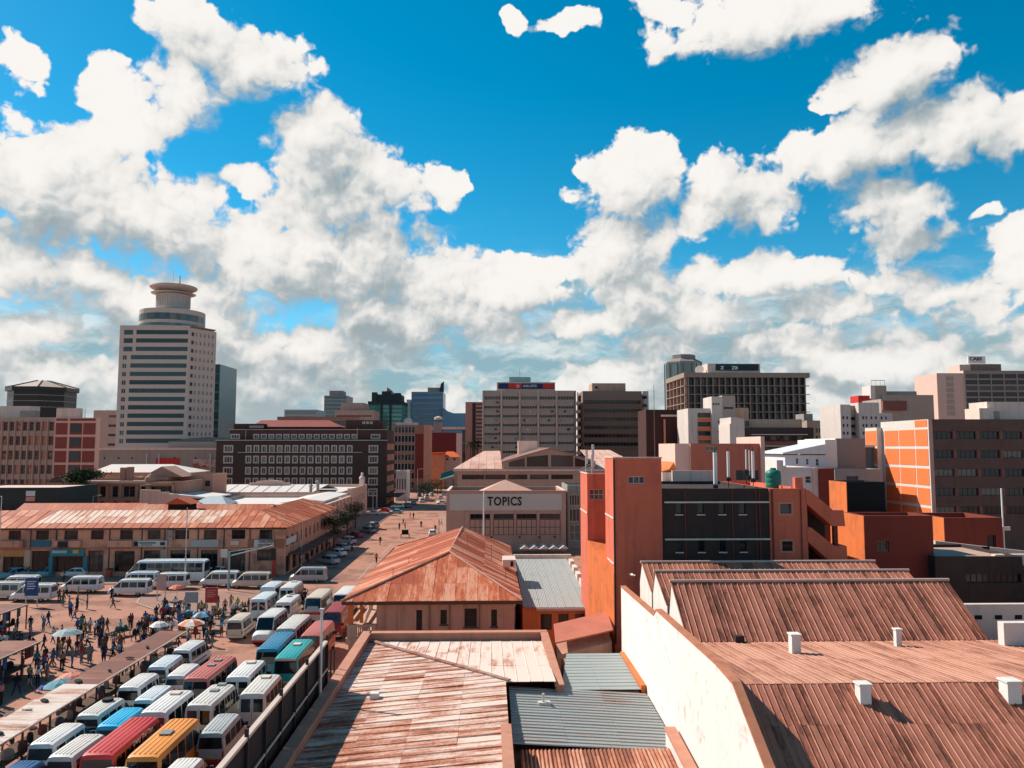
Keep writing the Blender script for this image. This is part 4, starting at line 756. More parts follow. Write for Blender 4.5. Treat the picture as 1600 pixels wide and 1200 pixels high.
# ================================================================ cream buildings beyond it with white metal roofs
WR = mat('white_metal_roof', (.66, .57, .51), .7, .12, .5); CREAM = mat('cream_pink_plaster', (.70, .45, .34), .88, .15, .4, .2)
SV = dict(glass=GLD, frame=FRW, nx=1, ny=2, fw=.12)
x1 = X_(508, 163); x0 = X_(300, 163)
Rh = [(1.5+k*3.0, 4.4, 1.0, 1.7, SV) for k in range(10)]
t = bld('cream_arcade_building', 'cream pilastered building with a flat white roof behind the rusted corner roof', x0, x1, 163, 33, 8.0, CREAM, [], (), Rh, par=.7, roofm=WR)
mb = MB(); mb.prism([(X_(430, 163)-x0, 8.05), (x1-x0-.6, 8.05), (x1-x0-.6, 8.5), (X_(470, 163)-x0, 8.9)], 3, 30, 'y'); mb.build('white_roof', WR, t)
for k in range(8): part(t, 'pilaster', CREAM, (x1-x0+.003, x1-x0+.3, .4+k*4.4, 1.3+k*4.4, 0, 7.6))
part(t, 'cornice', mat('cream_cornice', (.66, .43, .33), .85), (x1-x0-.1, x1-x0+.5, -.2, 33, 7.62, 7.95)); part(t, 'gable_pier', CREAM, (x1-x0-.6, x1-x0+.35, 30, 33.2, 7.96, 9.7))
for k in range(5): part(t, 'awning', mat('awning', (.05, .05, .05), .9), (x1-x0+.31, x1-x0+3, 1+k*6.2, 6+k*6.2, 3.1, 3.25))
x1 = X_(573, 236); x0 = X_(225, 200)
Rh = [(1.5+k*2.6, 4.6, .9, 1.7, SV) for k in range(14)]
t = bld('white_roofed_hall', 'long hall with a white sheet roof and stepped gable in front of the dark hotel', x0, x1, 197, 41, 8.6, CREAM, [], (), Rh, par=.8, roofm=WR)
zr_ = Z_(400, 757, 210)
sheets(t, [(.3, -.6, Z_(300, 775, 197)), (x1-x0-9, -.6, Z_(300, 775, 197)), (x1-x0-6, 13, zr_), (.3, 13, zr_)], 3.0, 16, WR, 'y', rib=.12, jit=.03)
sheets(t, [(.3, 13.1, zr_), (x1-x0-6, 13.1, zr_), (x1-x0-6, 26, 8), (.3, 26, 8)], 6, 14, WR, 'y', rib=.12)
a, b = X_(393, 210)-x0, X_(455, 210)-x0; mb = MB(); mb.prism([(a, zr_-.6), (b, zr_-.6), (b, zr_+.5), (b-1.6, zr_+.5), (b-1.8, zr_+.9), ((a+b)/2, zr_+1.3), (a+1.8, zr_+.9), (a+1.6, zr_+.5), (a, zr_+.5)], 12, 12.8, 'y'); mb.build('shaped_gable', CREAM, t)
for px, h_ in ((487, 1.6), (498, 2.7)):
    c = X_(px, 200)-x0; mb = MB(); mb.tube((c, 3, 7), (c, 3, 8.3+h_), .38); mb.lathe([(.75, 8.3+h_), (.1, 8.9+h_)], 10, (c, 3)); mb.build('roof_flue', GREYC, t)
part(t, 'parapet_finial', PINKISH, (x1-x0-1.6, x1-x0-.2, 36, 38.2, 8.6, 10.4)); mb = MB(); mb.lathe([(.9, 10.4), (.9, 10.8), (.35, 11.4), (.45, 12), (.1, 12.3)], 10, (x1-x0-.9, 37)); mb.build('finial', PINKISH, t)
for k in range(6): part(t, 'parapet_band', PINKISH, (x1-x0+.004, x1-x0+.12, 3+k*6, 7.4+k*6, 7.2, 7.5))
for px, pa, pb in ((352, 775, 783), (325, 778, 781), (394, 778, 780)): part(t, 'wall_window', GLD, (X_(px, 197)-x0, X_(px+5, 197)-x0, -.08, -.01, Z_(px, pb, 197), Z_(px, pa, 197)))
t = thing('stepped_gable_shed', 'white gabled shed with a stepped cream end wall left of the white hall', 'building', (X_(222, 172), 172, 0)); x0 = X_(222, 172)
z_ = lambda py: Z_(222, py, 172)
mb = MB(); st = [(0, 0), (X_(279, 172)-x0, 0), (X_(279, 172)-x0, z_(772)), (X_(266, 172)-x0, z_(772)), (X_(266, 172)-x0, z_(769)), (X_(252, 172)-x0, z_(769)), (X_(252, 172)-x0, z_(766)), (0, z_(765))]; mb.prism(st, 0, .6, 'y'); mb.build('end_wall', CREAM, t)
mb = MB(); mb.prism([(0, z_(768)), (X_(330, 172)-x0, z_(778)), (X_(330, 172)-x0, z_(780)), (0, z_(775))], .7, 14, 'y'); mb.build('roof', WR, t)
mb = MB(); c = X_(272, 190)-x0; mb.lathe([(1.4, z_(764)), (1.4, z_(764)+.8), (.9, z_(764)+1.4), (1.0, z_(764)+2.2), (.3, z_(764)+3)], 12, (c, 15)); mb.build('finial', PINKISH, t)
t = thing('glass_pyramid_roof', 'small hipped pale-blue sheet roof in front of the white hall', 'building', (X_(298, 168), 168, 0)); w0 = X_(357, 168)-X_(298, 168)
mb = MB(); zb_ = Z_(298, 789, 168); mb.add([(0, 0, zb_), (w0, 0, zb_), (w0, 8, zb_), (0, 8, zb_), (w0*.35, 4, Z_(320, 775, 172)), (w0*.7, 4, Z_(320, 775, 172))], [(0, 1, 5, 4), (1, 2, 5), (2, 3, 4, 5), (3, 0, 4)]); mb.build('roof', mat('pale_blue_sheet', (.42, .46, .46), .6, .1), t); part(t, 'wall', CREAM, (.3, w0-.3, .3, 7.7, 0, zb_-.01))
# dark green shed at far left
t = simple('dark_green_shed', 'dark green sheet-clad shed with a pale flat roof at the left edge', (-60, 98), 762, 150, 14, mat('dark_green_sheet', (.022, .035, .032), .7, .3, .4), par=.2, roofm=mat('pale_pink_roof', (.66, .44, .36), .9))
for k in range(9): part(t, 'louvre', DARKM, (X_(-50+k*16, 150)-X_(-60, 150), X_(-38+k*16, 150)-X_(-60, 150), -.12, -.004, Z_(0, 800, 150), Z_(0, 790, 150)))
part(t, 'notice', WSN, (X_(45, 150)-X_(-60, 150), X_(59, 150)-X_(-60, 150), -.14, -.004, Z_(0, 775, 150), Z_(0, 767, 150))); part(t, 'notice', mat('pink_notice', (.5, .25, .18), .7), (X_(45, 150)-X_(-60, 150), X_(59, 150)-X_(-60, 150), -.14, -.004, Z_(0, 783, 150), Z_(0, 776, 150)))
# classical brown building with pediment and columns
Yc = 176; x0 = X_(82, Yc); z_ = lambda py: Z_(82, py, Yc); u2 = lambda px: X_(px, Yc)-x0
BST = mat('brown_stone', (.42, .22, .155), .88, .2, .5, .2); SCW = dict(glass=GLD, frame=FRB, nx=2, ny=3, fw=.12)
F = [(u2(a), z_(776.5), u2(a+8.5)-u2(a), z_(760)-z_(776.5), SCW) for a in (108.5, 120, 132.5, 144, 159.5, 178.5, 196, 205, 221, 238, 244.5, 251, 258, 265)]+[(u2(a), z_(792), u2(a+7)-u2(a), 1.2, SCW) for a in (112, 126, 139, 160, 180, 200)]
t = bld('columned_brown_building', 'old brown stone building with pediment, columns and a dark tree on its roof', x0, X_(290, Yc), Yc, 16, z_(752), BST, F, par=.4)
for a in (104, 117, 129, 141, 154, 170, 190, 216, 233, 272): part(t, 'column', BST, (u2(a), u2(a+3.4), -.5, -.01, z_(779), z_(757)))
part(t, 'cornice', BST, (-.4, u2(272), -.8, -.01, z_(757), z_(753.5))); part(t, 'lower_cornice', BST, (-.3, u2(272), -.6, -.01, z_(781), z_(779)))
mb = MB(); mb.prism([(u2(80), z_(753)), (u2(107), z_(753)), (u2(93), z_(743.5))], -.9, 3, 'y'); mb.build('pediment', mat('brown_stone_dark', (.16, .075, .055), .88, .2), t)
for px, py in ((186, 731), (197, 730)): part(t, 'roof_ornament', BST, (u2(px)-.5, u2(px)+.6, 2, 3.2, z_(752), z_(py)))
mb = MB(); mb.lathe([(1.3, z_(752)), (1.1, z_(746)), (.5, z_(742)), (.1, z_(740))], 12, (u2(234), 1)); mb.build('dome_ornament', BST, t)
part(t, 'upper_gable', BST, (u2(195), u2(250), 5, 15, z_(752), z_(747))); mb = MB(); mb.prism([(u2(205), z_(747)), (u2(270), z_(747)), (u2(236), z_(730))], 6, 14, 'y'); mb.build('upper_roof', BST, t)
t = simple('brown_arcade_wing', 'low brown wing with a salmon parapet right of the columned building', (268, 334), 741, 188, 10, mat('salmon_band', (.52, .26, .18), .88, .15, .5, .15), par=.4, F=[(276+k*11.5, 751, 284+k*11.5, 760, SCW) for k in range(5)])
# ================================================================ offices and towers behind
t = simple('gridded_office', 'brown gridded office with small orange blinds at the left edge', (-30, 84), 652, 215, 14, mat('taupe_concrete', (.46, .32, .245), .9, .15, .4, .2), F=[(-27+k*10.2, 659+j*22.5, -19.5+k*10.2, 673+j*22.5, dict(glass=glass('blind_glass', (.05, .02, .018), (.62, .20, .10), .42), frame=FRB, nx=1, ny=2, fw=.1)) if False else (-27+k*10.2, 659+j*22.5, -19.5+k*10.2, 673+j*22.5, BLIND) for k in range(11) for j in range(5)] if (BLIND := dict(glass=glass('blind_glass', (.05, .02, .018), (.50, .17, .09), .42), frame=mat('brown_frame', (.20, .11, .08), .8), nx=1, ny=3, fw=.12)) else [], par=.8)
for k in range(11): part(t, 'mullion_fin', MATS['taupe_concrete'], (X_(-29+k*10.2, 215)-X_(-30, 215), X_(-27.4+k*10.2, 215)-X_(-30, 215), -.4, -.004, 0, Z_(0, 657, 215)))
part(t, 'rooftop_hut', PINKISH, (X_(-5, 222)-X_(-30, 215), X_(50, 222)-X_(-30, 215), 5, 10, Z_(0, 652, 215)-.8, Z_(0, 635, 222))); part(t, 'rooftop_plant', GREYC, (X_(32, 218)-X_(-30, 215), X_(55, 218)-X_(-30, 215), 2, 4.5, Z_(0, 652, 215)-.8, Z_(0, 642, 218)))
RP = mat('red_panel', (.25, .06, .045), .8, .12, .5, .1); PKF = mat('pink_frame', (.68, .40, .31), .85, .1, .5)
xq = X_(84, 214); t = simple('red_panelled_stair_block', 'red panelled block in a pink concrete frame beside the gridded office', (84, 149), 652.5, 214, 2.2, PKF, par=.5); uq = lambda px: X_(px, 214)-xq; zq = lambda py: Z_(84, py, 214)
for j in range(4):
    for a, b, w_ in ((86, 104, 0), (108, 127, 1), (129, 148, 0)):
        part(t, 'red_panel', RP, (uq(a), uq(b), -.1, -.004, zq(679+j*21.8), zq(661+j*21.8)))
        if w_: part(t, 'window', GL, (uq(a)+.3, uq(b)-.3, -.2, -.102, zq(676+j*21.8), zq(663+j*21.8)))
for a, b in ((86, 104), (108, 148)): part(t, 'red_panel', RP, (uq(a), uq(b), -.1, -.004, zq(657.5), zq(654)))
part(t, 'rooftop_hut', PINKISH, (uq(84), uq(121), .5, 2, zq(652)-.6, Z_(84, 639, 219)))
for k in range(6): part(t, 'roof_aerial', STEEL, (uq(92+k*7), uq(92+k*7)+.12, 1, 1.12, zq(653)-.6, zq(645-3*(k % 3))))
# dark octagonal tower with pyramid roof
Ye = 520; cx = X_(67, Ye); t = thing('octagonal_dark_tower', 'dark octagonal office tower with a pale ribbed pyramid roof', 'building', (cx, Ye, 0)); rr = (X_(115, Ye)-X_(19, Ye))/2; z_ = lambda py: Z_(67, py, Ye)
mb = MB(); mb.lathe([(rr, 0), (rr, z_(613)), (rr*1.07, z_(613)), (rr*1.07, z_(607))], 8, a0=math.pi/8); mb.build('shaft', mat('black_glass_wall', (.018, .02, .02), .3, .3, .3), t)
mb = MB(); mb.lathe([(rr*1.07, z_(607)), (rr*.2, z_(595.5)), (rr*.18, z_(595))], 8, a0=math.pi/8); mb.build('roof', mat('tan_roof', (.40, .27, .20), .7, .15, .2), t)
for k in range(8):
    a = math.pi/8+k*math.pi/4; mb = MB(); mb.tube((rr*1.07*math.cos(a), rr*1.07*math.sin(a), z_(606.5)), (rr*.2*math.cos(a), rr*.2*math.sin(a), z_(595)), .35, n=5); mb.build('roof_rib', DARKM, t)
for j in range(3): mb = MB(); mb.lathe([(rr*1.012, z_(620+j*9)), (rr*1.012, z_(619+j*9))], 8, a0=math.pi/8); mb.build('floor_band', GREYC, t)
t.location.x -= 1.9
# round-topped office tower
Yt = 330; x0, x1 = X_(185, Yt), X_(296, Yt); z_ = lambda py: Z_(240, py, Yt); W = x1-x0; D = 34
TW = mat('tower_stone', (.56, .46, .385), .85, .08, .3, .06); BT = dict(glass=glass('tower_glass', (.008, .055, .07), (.02, .10, .115), .3), frame=FRB, nx=24, ny=1, fw=.05, mw=.12, name='window_band'); BS = dict(glass=BT['glass'], frame=FRB, nx=4, ny=1, fw=.05, mw=.12); BU = dict(glass=BT['glass'], frame=FRW, nx=2, ny=1, fw=.15)
F = []
for j in range(14):
    zt = z_(515.6+13.05*j); h_ = 1.85; s = 0 if j < 3 else 1
    if j < 3: F += [(W*.06, zt-h_-.2, W*.13, h_+.2, BS), (W*.235, zt-h_, W*.74, h_, BT)]
    else: F += [(W*.05, zt-h_-.3, W*.065, h_+.3, BU), (W*(.175-.002*j), zt-h_, W*(.80+.0*j), h_, BT)]
t = thing('round_topped_tower', 'tall stone office tower with glass bands and a round drum and disc on top', 'building', (x0, Yt, 0))
mb = MB(); facade(mb, Matrix.Identity(4), W, z_(508.5), F, .18)
ch = 6.2; xs = X_(322, Yt)-x0
R2 = []; Ls = math.hypot(xs-W, 12)
for j in range(14):
    for k in range(6): R2.append((Ls*(.06+.155*k), z_(518+13.05*j)-1.7, Ls*(.10 if k == 0 else .055), 1.6, BU if k else BS))
MR = Matrix.Translation((W, 0, 0)) @ Matrix.Rotation(math.atan2(12, xs-W), 4, 'Z'); facade(mb, MR, Ls, z_(512), R2, .5)
xk_ = X_(320, Yt+D)-x0; mb.quad((xs, 12, 0), (xk_, D, 0), (xk_, D, z_(512)), (xs, 12, z_(512))); mb.quad((0, 0, 0), (0, D, 0), (0, D, z_(508.5)), (0, 0, z_(508.5))); mb.add([(0, 0, z_(508.5)), (W, 0, z_(508.5)), (xs, 12, z_(508.5)), (xk_, D, z_(508.5)), (0, D, z_(508.5))], [(0, 1, 2, 3, 4)]); mb.build('wall', TW, t, fix=False)
for h in F: window(t, (h[0], 0, h[1]), 0, h[2], h[3], h[4], .18)
for h in R2: p = MR @ V((h[0], 0, h[1])); window(t, p, math.atan2(12, xs-W), h[2], h[3], h[4], .5)
cx = X_(266, Yt+14)-x0; r1 = (X_(317, Yt)-X_(215, Yt))/2; cc = (cx, r1+1.5); Yz = Yt+8; z2 = lambda py: Z_(266, py, Yz)
mb = MB(); mb.lathe([(r1, z2(514)), (r1, z2(484.5))], 40, cc); mb.build('drum', TW, t, smooth=False)
mb = MB(); mb.lathe([(r1+.06, z2(502)), (r1+.06, z2(492))], 40, cc); mb.build('drum_glass', GLT, t)
mb = MB(); mb.lathe([(r1+.07, z2(511)), (r1+.07, z2(507))], 40, cc); mb.build('drum_glass', GLT, t)
CRW = mat('crown_concrete', (.50, .44, .39), .85, .1, .3)
r2 = (X_(293, Yz)-X_(244, Yz))/2; r3 = (X_(304, Yz)-X_(231, Yz))/2
mb = MB(); mb.lathe([(r2*1.02, z2(484)), (r2*.95, z2(479))], 32, cc); mb.build('neck', GLT, t)
mb = MB(); mb.lathe([(r2, z2(480)), (r2*1.03, z2(478)), (r2*1.03, z2(457)), (r2*.9, z2(455))], 48, cc); mb.build('core', CRW, t)
for k in range(40):
    a = 2*math.pi*k/40; mb = MB(Matrix.Translation((cc[0], cc[1], 0)) @ Matrix.Rotation(a, 4, 'Z')); mb.box(r2*1.02, r2*1.07, -.25, .25, z2(476), z2(458)); mb.build('rib', CRW, t)
mb = MB(); mb.lathe([(r2*.9, z2(456)), (r2*.95, z2(449))], 32, cc); mb.build('disc_glass', GLD, t)
mb = MB(); mb.lathe([(r2*1.05, z2(451.5)), (r3*.97, z2(446.5)), (r3, z2(445)), (r3*.98, z2(443.5)), (r3*.5, z2(441.5))], 48, cc); mb.build('disc', CRW, t)
mb = MB(); mb.lathe([(r2*1.3, z2(455.5)), (r2*1.4, z2(454.5))], 32, cc); mb.build('lower_ring', CRW, t)
mb = MB(); mb.tube((cc[0], cc[1]-1, z2(442)), (cc[0], cc[1]-1, z2(417)), .12, .05, 6); mb.build('aerial', STEEL, t); mb = MB(); mb.tube((cc[0]+2.6, cc[1], z2(442)), (cc[0]+2.6, cc[1], z2(425)), .25, .15, 6); mb.build('aerial', DARKM, t)
t.location.x -= 1.4
# sliver tower behind, low podium
GT = glass('green_blue_glass', (.03, .10, .11), (.06, .17, .18), .45, .05, .9)
def slab_tower(name, label, px0, px1, pyt, Y, D, m_, nb, st, top=None, u0=.04, u1=.96, hf=.5, yb=700, L=None, cat='building', par=.8, r=.3):
    x0, x1 = X_(px0, Y), X_(px1, Y); z1 = Z_(px0, pyt, Y); W = x1-x0; zb = Z_(px0, yb, Y); ph = (z1-zb)/nb
    F = [(W*u0, zb+ph*(j+.3-hf*.25), W*(u1-u0), ph*hf, st) for j in range(nb)]
    return bld(name, label, x0, x1, Y, D, z1, m_, F, (), [(D*.05, f[1], D*.9, f[3], st) for f in F] if L == 'R' else (), cat, par=par, r=r)
BAND = lambda nx, g=GL, f=FRB: dict(glass=g, frame=f, nx=nx, ny=1, fw=.12, name='window_band')
B8, B12, B20 = BAND(8), BAND(12), BAND(20); G8 = BAND(8, GT); G6 = BAND(6, GT)
t = slab_tower('glass_sliver_tower', 'slim blue-green glass tower close behind the round-topped tower', 318, 344, 569, 380, 25, mat('blue_green_cladding', (.09, .22, .23), .3), 9, BAND(4, GT), hf=.75); t.location.x -= 1.2
slab_tower('tan_stair_tower', 'narrow tan tower with a dark slot left of the round-topped tower', 144, 183, 641, 430, 20, mat('tan_stone', (.50, .34, .27), .85, .1, .3), 4, BAND(6), u0=.62, u1=.95, hf=.25)
t = simple('grey_podium', 'long grey podium wall with hoardings below the round-topped tower', (146, 340), 701, 285, 30, mat('podium_grey', (.33, .27, .22), .9, .12, .2, .15), par=.4, roofm=mat('pale_roof', (.45, .28, .21), .9)); x0 = X_(146, 285); up_ = lambda px: X_(px, 285)-x0; z_ = lambda py: Z_(146, py, 285)
part(t, 'parapet_rail', PINKISH, (0, up_(340), -.3, .1, z_(703), z_(701)+.3)); part(t, 'upper_block', MATS['podium_grey'], (up_(238), up_(338), 14, 29, z_(705), Z_(238, 690, 300)))
mb = MB(); a, b = up_(238), up_(345); zt = Z_(238, 690, 300); mb.prism([(a, zt), (b, zt), (b, zt+1.2), (a+(b-a)*.6, zt+1.8), (a+(b-a)*.3, zt+1.3)], 14.5, 29, 'y'); mb.build('curved_roof', mat('teal_roof', (.09, .13, .13), .6, .15, .2), t)
part(t, 'red_hoarding', mat('red_sign', (.52, .035, .035), .7, .15, 1), (up_(245), up_(281), -.4, -.1, z_(726), z_(716))); part(t, 'picture_hoarding', mat('picture_sign', (.50, .36, .28), .7, .5, .4, c2=(.30, .05, .04), c2f=.35, c2s=.35), (up_(303), up_(338), -.4, -.1, z_(730), z_(717)))
for px in (231, 250, 330): part(t, 'mast', STEEL, (up_(px), up_(px)+.3, -1, -.7, z_(740), z_(709)))
for px in (163, 185, 206, 229, 272, 305): part(t, 'vent_slot', BLACK, (up_(px), up_(px+2.5), -.05, -.003, z_(717), z_(714.5)))
t = simple('white_hip_roof_shed', 'white hip-roofed shed below the grey podium', (150, 300), 738, 235, 12, CREAM, par=0); mb = MB(); W = X_(300, 235)-X_(150, 235); zb_ = Z_(150, 738, 235); zt = Z_(150, 725.5, 240)
mb.add([(-1, -1, zb_), (W+1, -1, zb_), (W+1, 13, zb_), (-1, 13, zb_), (2, 6, zt), (W-8, 6, zt)], [(0, 1, 5, 4), (1, 2, 5), (2, 3, 4, 5), (3, 0, 4)]); mb.build('hip_roof', WR, t)
# ================================================================ dark hotel
Yh = 258; x0, x1 = X_(338, Yh), X_(604, Yh); W = x1-x0; u3 = lambda px: X_(px, Yh)-x0; z_ = lambda py: Z_(470, py, Yh)
HB = mat('hotel_brick', (.05, .034, .029), .85, .3, .25, .1, c2=(.045, .032, .028), c2f=.3, c2s=.1); HWN = mat('hotel_frame', (.40, .36, .32), .8, .1, 1)
SH = dict(glass=GL, frame=HWN, nx=2, ny=1, fw=.2, out=.22, mw=.16, fd=.2); SH3 = dict(SH, nx=3)
F = []
for j, py in enumerate((696.5, 713, 730.5, 747.5, 764.5)):
    zb_ = z_(py+10); h_ = z_(py)-zb_
    F += [(u3(350.5), zb_, u3(363.5)-u3(350.5), h_, SH3), (u3(577), zb_, u3(590)-u3(577), h_, SH3)]+[(u3(385+12.15*k), zb_, u3(392)-u3(385), h_, SH) for k in range(14)]
RP2 = mat('orange_spandrel', (.50, .22, .14), .85, .12, .6)
t = bld('dark_brick_hotel', 'dark brown brick hotel with rows of white-framed windows beside the street', x0, x1, Yh, 22, z_(688.5), HB, F, (), (), par=.5, r=.3)
for j in range(6):
    for a in (1.5, 10.8): part(t, 'orange_spandrel', RP2, (W+.004, W+.15, a, a+8.2, z_(703+17*j), z_(693+17*j)))
part(t, 'cornice', HWN, (-.3, W+.3, -.4, -.004, z_(688.5), z_(687.3))); part(t, 'window_ledge', HWN, (u3(372), u3(566), -.35, -.004, z_(707.3), z_(706.3)))
xa = u3(356); F2 = [(u3(358)-xa, z_(685), u3(371)-u3(358), z_(679)-z_(685), SH3), (u3(579)-xa, z_(685), u3(592)-u3(579), z_(679)-z_(685), SH3)]+[(u3(394+11.9*k)-xa, z_(685), u3(401.5)-u3(394), z_(679)-z_(685), SH) for k in range(14)]
mb = MB(Matrix.Translation((xa, 1.5, 0))); Wa = W-xa-.2; Da = 19; facade(mb, Matrix.Identity(4), Wa, z_(671.5), F2, .3, z_(689)); mb.quad((Wa, 0, z_(689)), (Wa, Da, z_(689)), (Wa, Da, z_(671.5)), (Wa, 0, z_(671.5))); mb.quad((0, 0, z_(671.5)), (Wa, 0, z_(671.5)), (Wa, Da, z_(671.5)), (0, Da, z_(671.5))); mb.build('attic_storey', mat('hotel_brick_brown', (.075, .036, .030), .85, .25, .3), t, fix=False)
for h in F2: window(t, (h[0]+xa, 1.5, h[1]), 0, h[2], h[3], h[4], .3)
part(t, 'attic_cornice', HWN, (xa-.3, W+.1, 1.1, 1.49, z_(671.5), z_(670.6)))
part(t, 'penthouse', MATS['hotel_brick_brown'], (u3(536), u3(595), 4, 12, z_(671.4), Z_(560, 656.5, 262))); part(t, 'penthouse', MATS['hotel_brick_brown'], (u3(358), u3(405), 4, 10, z_(671.4), Z_(380, 662, 262)))
for k in range(3): part(t, 'penthouse_window', HWN, (u3(562.5+6*k), u3(567+6*k), 3.9, 3.99, Z_(560, 662.5, 262), Z_(560, 658.5, 262)))
for k in range(5): part(t, 'penthouse_window', HWN, (u3(383+4.6*k), u3(387+4.6*k), 3.9, 3.99, Z_(380, 668.5, 262), Z_(380, 665, 262)))
mb = MB(); a, b = u3(383), u3(525); zb_, zt = Z_(450, 667, 266), Z_(450, 656.5, 270); mb.add([(a, 6, zb_), (b, 6, zb_), (b, 18, zb_), (a, 18, zb_), (a+1.5, 12, zt), (b-5, 12, zt)], [(0, 1, 5, 4), (1, 2, 5), (2, 3, 4, 5), (3, 0, 4)]); mb.build('tiled_roof', mat('red_tile_roof', (.30, .065, .045), .85, .2, .4), t)
part(t, 'roof_base', MATS['hotel_brick_brown'], (u3(384), u3(524), 6.3, 17.5, z_(671.4), zb_))
for px, h_ in ((382, 3.2), (557, 4.2)): part(t, 'flag_mast', HWN, (u3(px), u3(px)+.15, .6, .75, z_(688), z_(688)+h_))
part(t, 'entrance_frame', HWN, (u3(573), u3(575), -.25, -.004, 0, z_(768)), (u3(589), u3(591), -.25, -.004, 0, z_(768)), (u3(575), u3(589), -.25, -.004, z_(769.5), z_(768)))
part(t, 'street_canopy', DARKB, (W+.01, W+4, 2, 20, 3.2, 3.6))
# ================================================================ right side of the far street, left bank
Yf = 345; t = slab_tower('glazed_grid_office', 'brown office with a white-gridded glass front beyond the hotel', 612, 662, 664, Yf, 12, mat('brown_office', (.36, .17, .12), .88, .15, .3, .1), 7, dict(glass=GL, frame=HWN, nx=6, ny=1, fw=.2, mw=.3, name='window_band'), u0=.08, u1=.72, hf=.75, yb=765)
x0 = X_(612, Yf); part(t, 'end_pier', mat('salmon_pier', (.58, .27, .18), .85, .1, .3), (X_(662, Yf)-x0+.01, X_(672, Yf)-x0, -.3, 11, 0, Z_(662, 664, Yf)))
part(t, 'maroon_panel', MAROON, (X_(649, Yf)-x0, X_(662, Yf)-x0, -.2, -.004, 6, Z_(662, 678, Yf))); part(t, 'rooftop_hut', PINKISH, (X_(617, Yf)-x0, X_(650, Yf)-x0, 2, 9, Z_(617, 665, Yf), Z_(617, 660, Yf)))
mb = MB(); mb.lathe([(.2, 0), (1.6, .3), (1.9, 1.2)], 14, (0, 0)); o = mb.build('satellite_dish', PINKISH, t, (X_(636, Yf)-x0, 4, Z_(636, 660, Yf))); o.rotation_euler = (R(60), 0, 0)
t = simple('white_panel_shop', 'small white-fronted shop between the hotel and the gridded office', (619, 636), 736, 290, 12, WHITEW, par=.3, F=[(620.5+k*4, 748, 622.5+k*4, 765, dict(glass=GLD, frame=FRW)) for k in range(4)])
t = slab_tower('maroon_bank_annex', 'maroon windowless block above orange-roofed houses at the street end', 672, 713, 676, 430, 22, mat('maroon_brick', (.15, .03, .028), .88, .2, .3), 3, BAND(4, GLD), u0=.06, u1=.12, hf=.1, yb=735)
x0 = X_(672, 430); part(t, 'pale_end_wall', PINKISH, (X_(713, 430)-x0+.01, X_(722, 430)-x0, 0, 20, 0, Z_(713, 677, 430))); part(t, 'glass_corner', GLD, (X_(722, 430)-x0+.01, X_(729, 430)-x0, 1, 20, 0, Z_(713, 672, 430)))
part(t, 'roof_slab', PINKISH, (X_(671, 430)-x0, X_(729, 430)-x0, .5, 20, Z_(713, 671, 430), Z_(713, 667, 430))); part(t, 'rooftop_cabin', GREYC, (X_(677, 430)-x0, X_(690, 430)-x0, -.5, 5, Z_(677, 676, 430), Z_(677, 659, 430))); mb = MB(); mb.lathe([(2.4, Z_(677, 655, 430)), (2.2, Z_(677, 652, 430)), (.4, Z_(677, 650, 430))], 14, (X_(684, 430)-x0, 3)); mb.build('roof_drum', PINKISH, t)
t = thing('orange_roofed_house', 'house with a vivid orange tile roof at the far end of the street', 'house', (X_(694, 380), 380, 0)); W = X_(718, 380)-X_(694, 380); z_ = lambda py: Z_(694, py, 380)
part(t, 'wall', CREAM, (0, W, 0, 10, 0, z_(714))); mb = MB(); mb.add([(-.6, -.6, z_(714)), (W+.6, -.6, z_(714)), (W+.6, 11, z_(714)), (-.6, 11, z_(714)), (1, 5, z_(705.5)), (W-3, 5, z_(705.5))], [(0, 1, 5, 4), (1, 2, 5), (2, 3, 4, 5), (3, 0, 4)]); mb.build('roof', mat('orange_tiles', (.72, .12, .02), .8, .1, .5), t)
for a in (697, 708): part(t, 'window', GLD, (X_(a, 380)-X_(694, 380), X_(a+4, 380)-X_(694, 380), -.06, -.004, z_(719), z_(716)))
t = thing('orange_walled_house', 'orange-walled house with long low roof beside the vivid orange roof', 'house', (X_(671, 370), 370, 0)); W = X_(694, 370)-X_(671, 370); z_ = lambda py: Z_(671, py, 370)
part(t, 'wall', mat('apricot_plaster', (.65, .27, .15), .85), (0, W, 0, 12, 0, z_(711))); mb = MB(); mb.prism([(-.5, z_(711)), (W, z_(711)), (W, z_(707)), (0, z_(707.5))], 0, 12, 'y'); mb.build('roof', MATS['orange_tiles'], t)
t = thing('market_awning', 'faded green awning over stalls at the far street end', 'awning', (X_(688, 330), 330, 0)); mb = MB(); W = X_(709, 330)-X_(688, 330); mb.slab([(0, 0, 6), (W, 0, 7.5), (W, 8, 10), (0, 8, 8.5)], .15); mb.build('awning_sheet', mat('green_awning', (.06, .17, .13), .8, .2, .5), t)
for x, y in ((0.2, .2), (W-.2, .2), (.2, 7.8), (W-.2, 7.8)): part(t, 'awning_post', DARKM, (x-.1, x+.1, y-.1, y+.1, 0, 6))
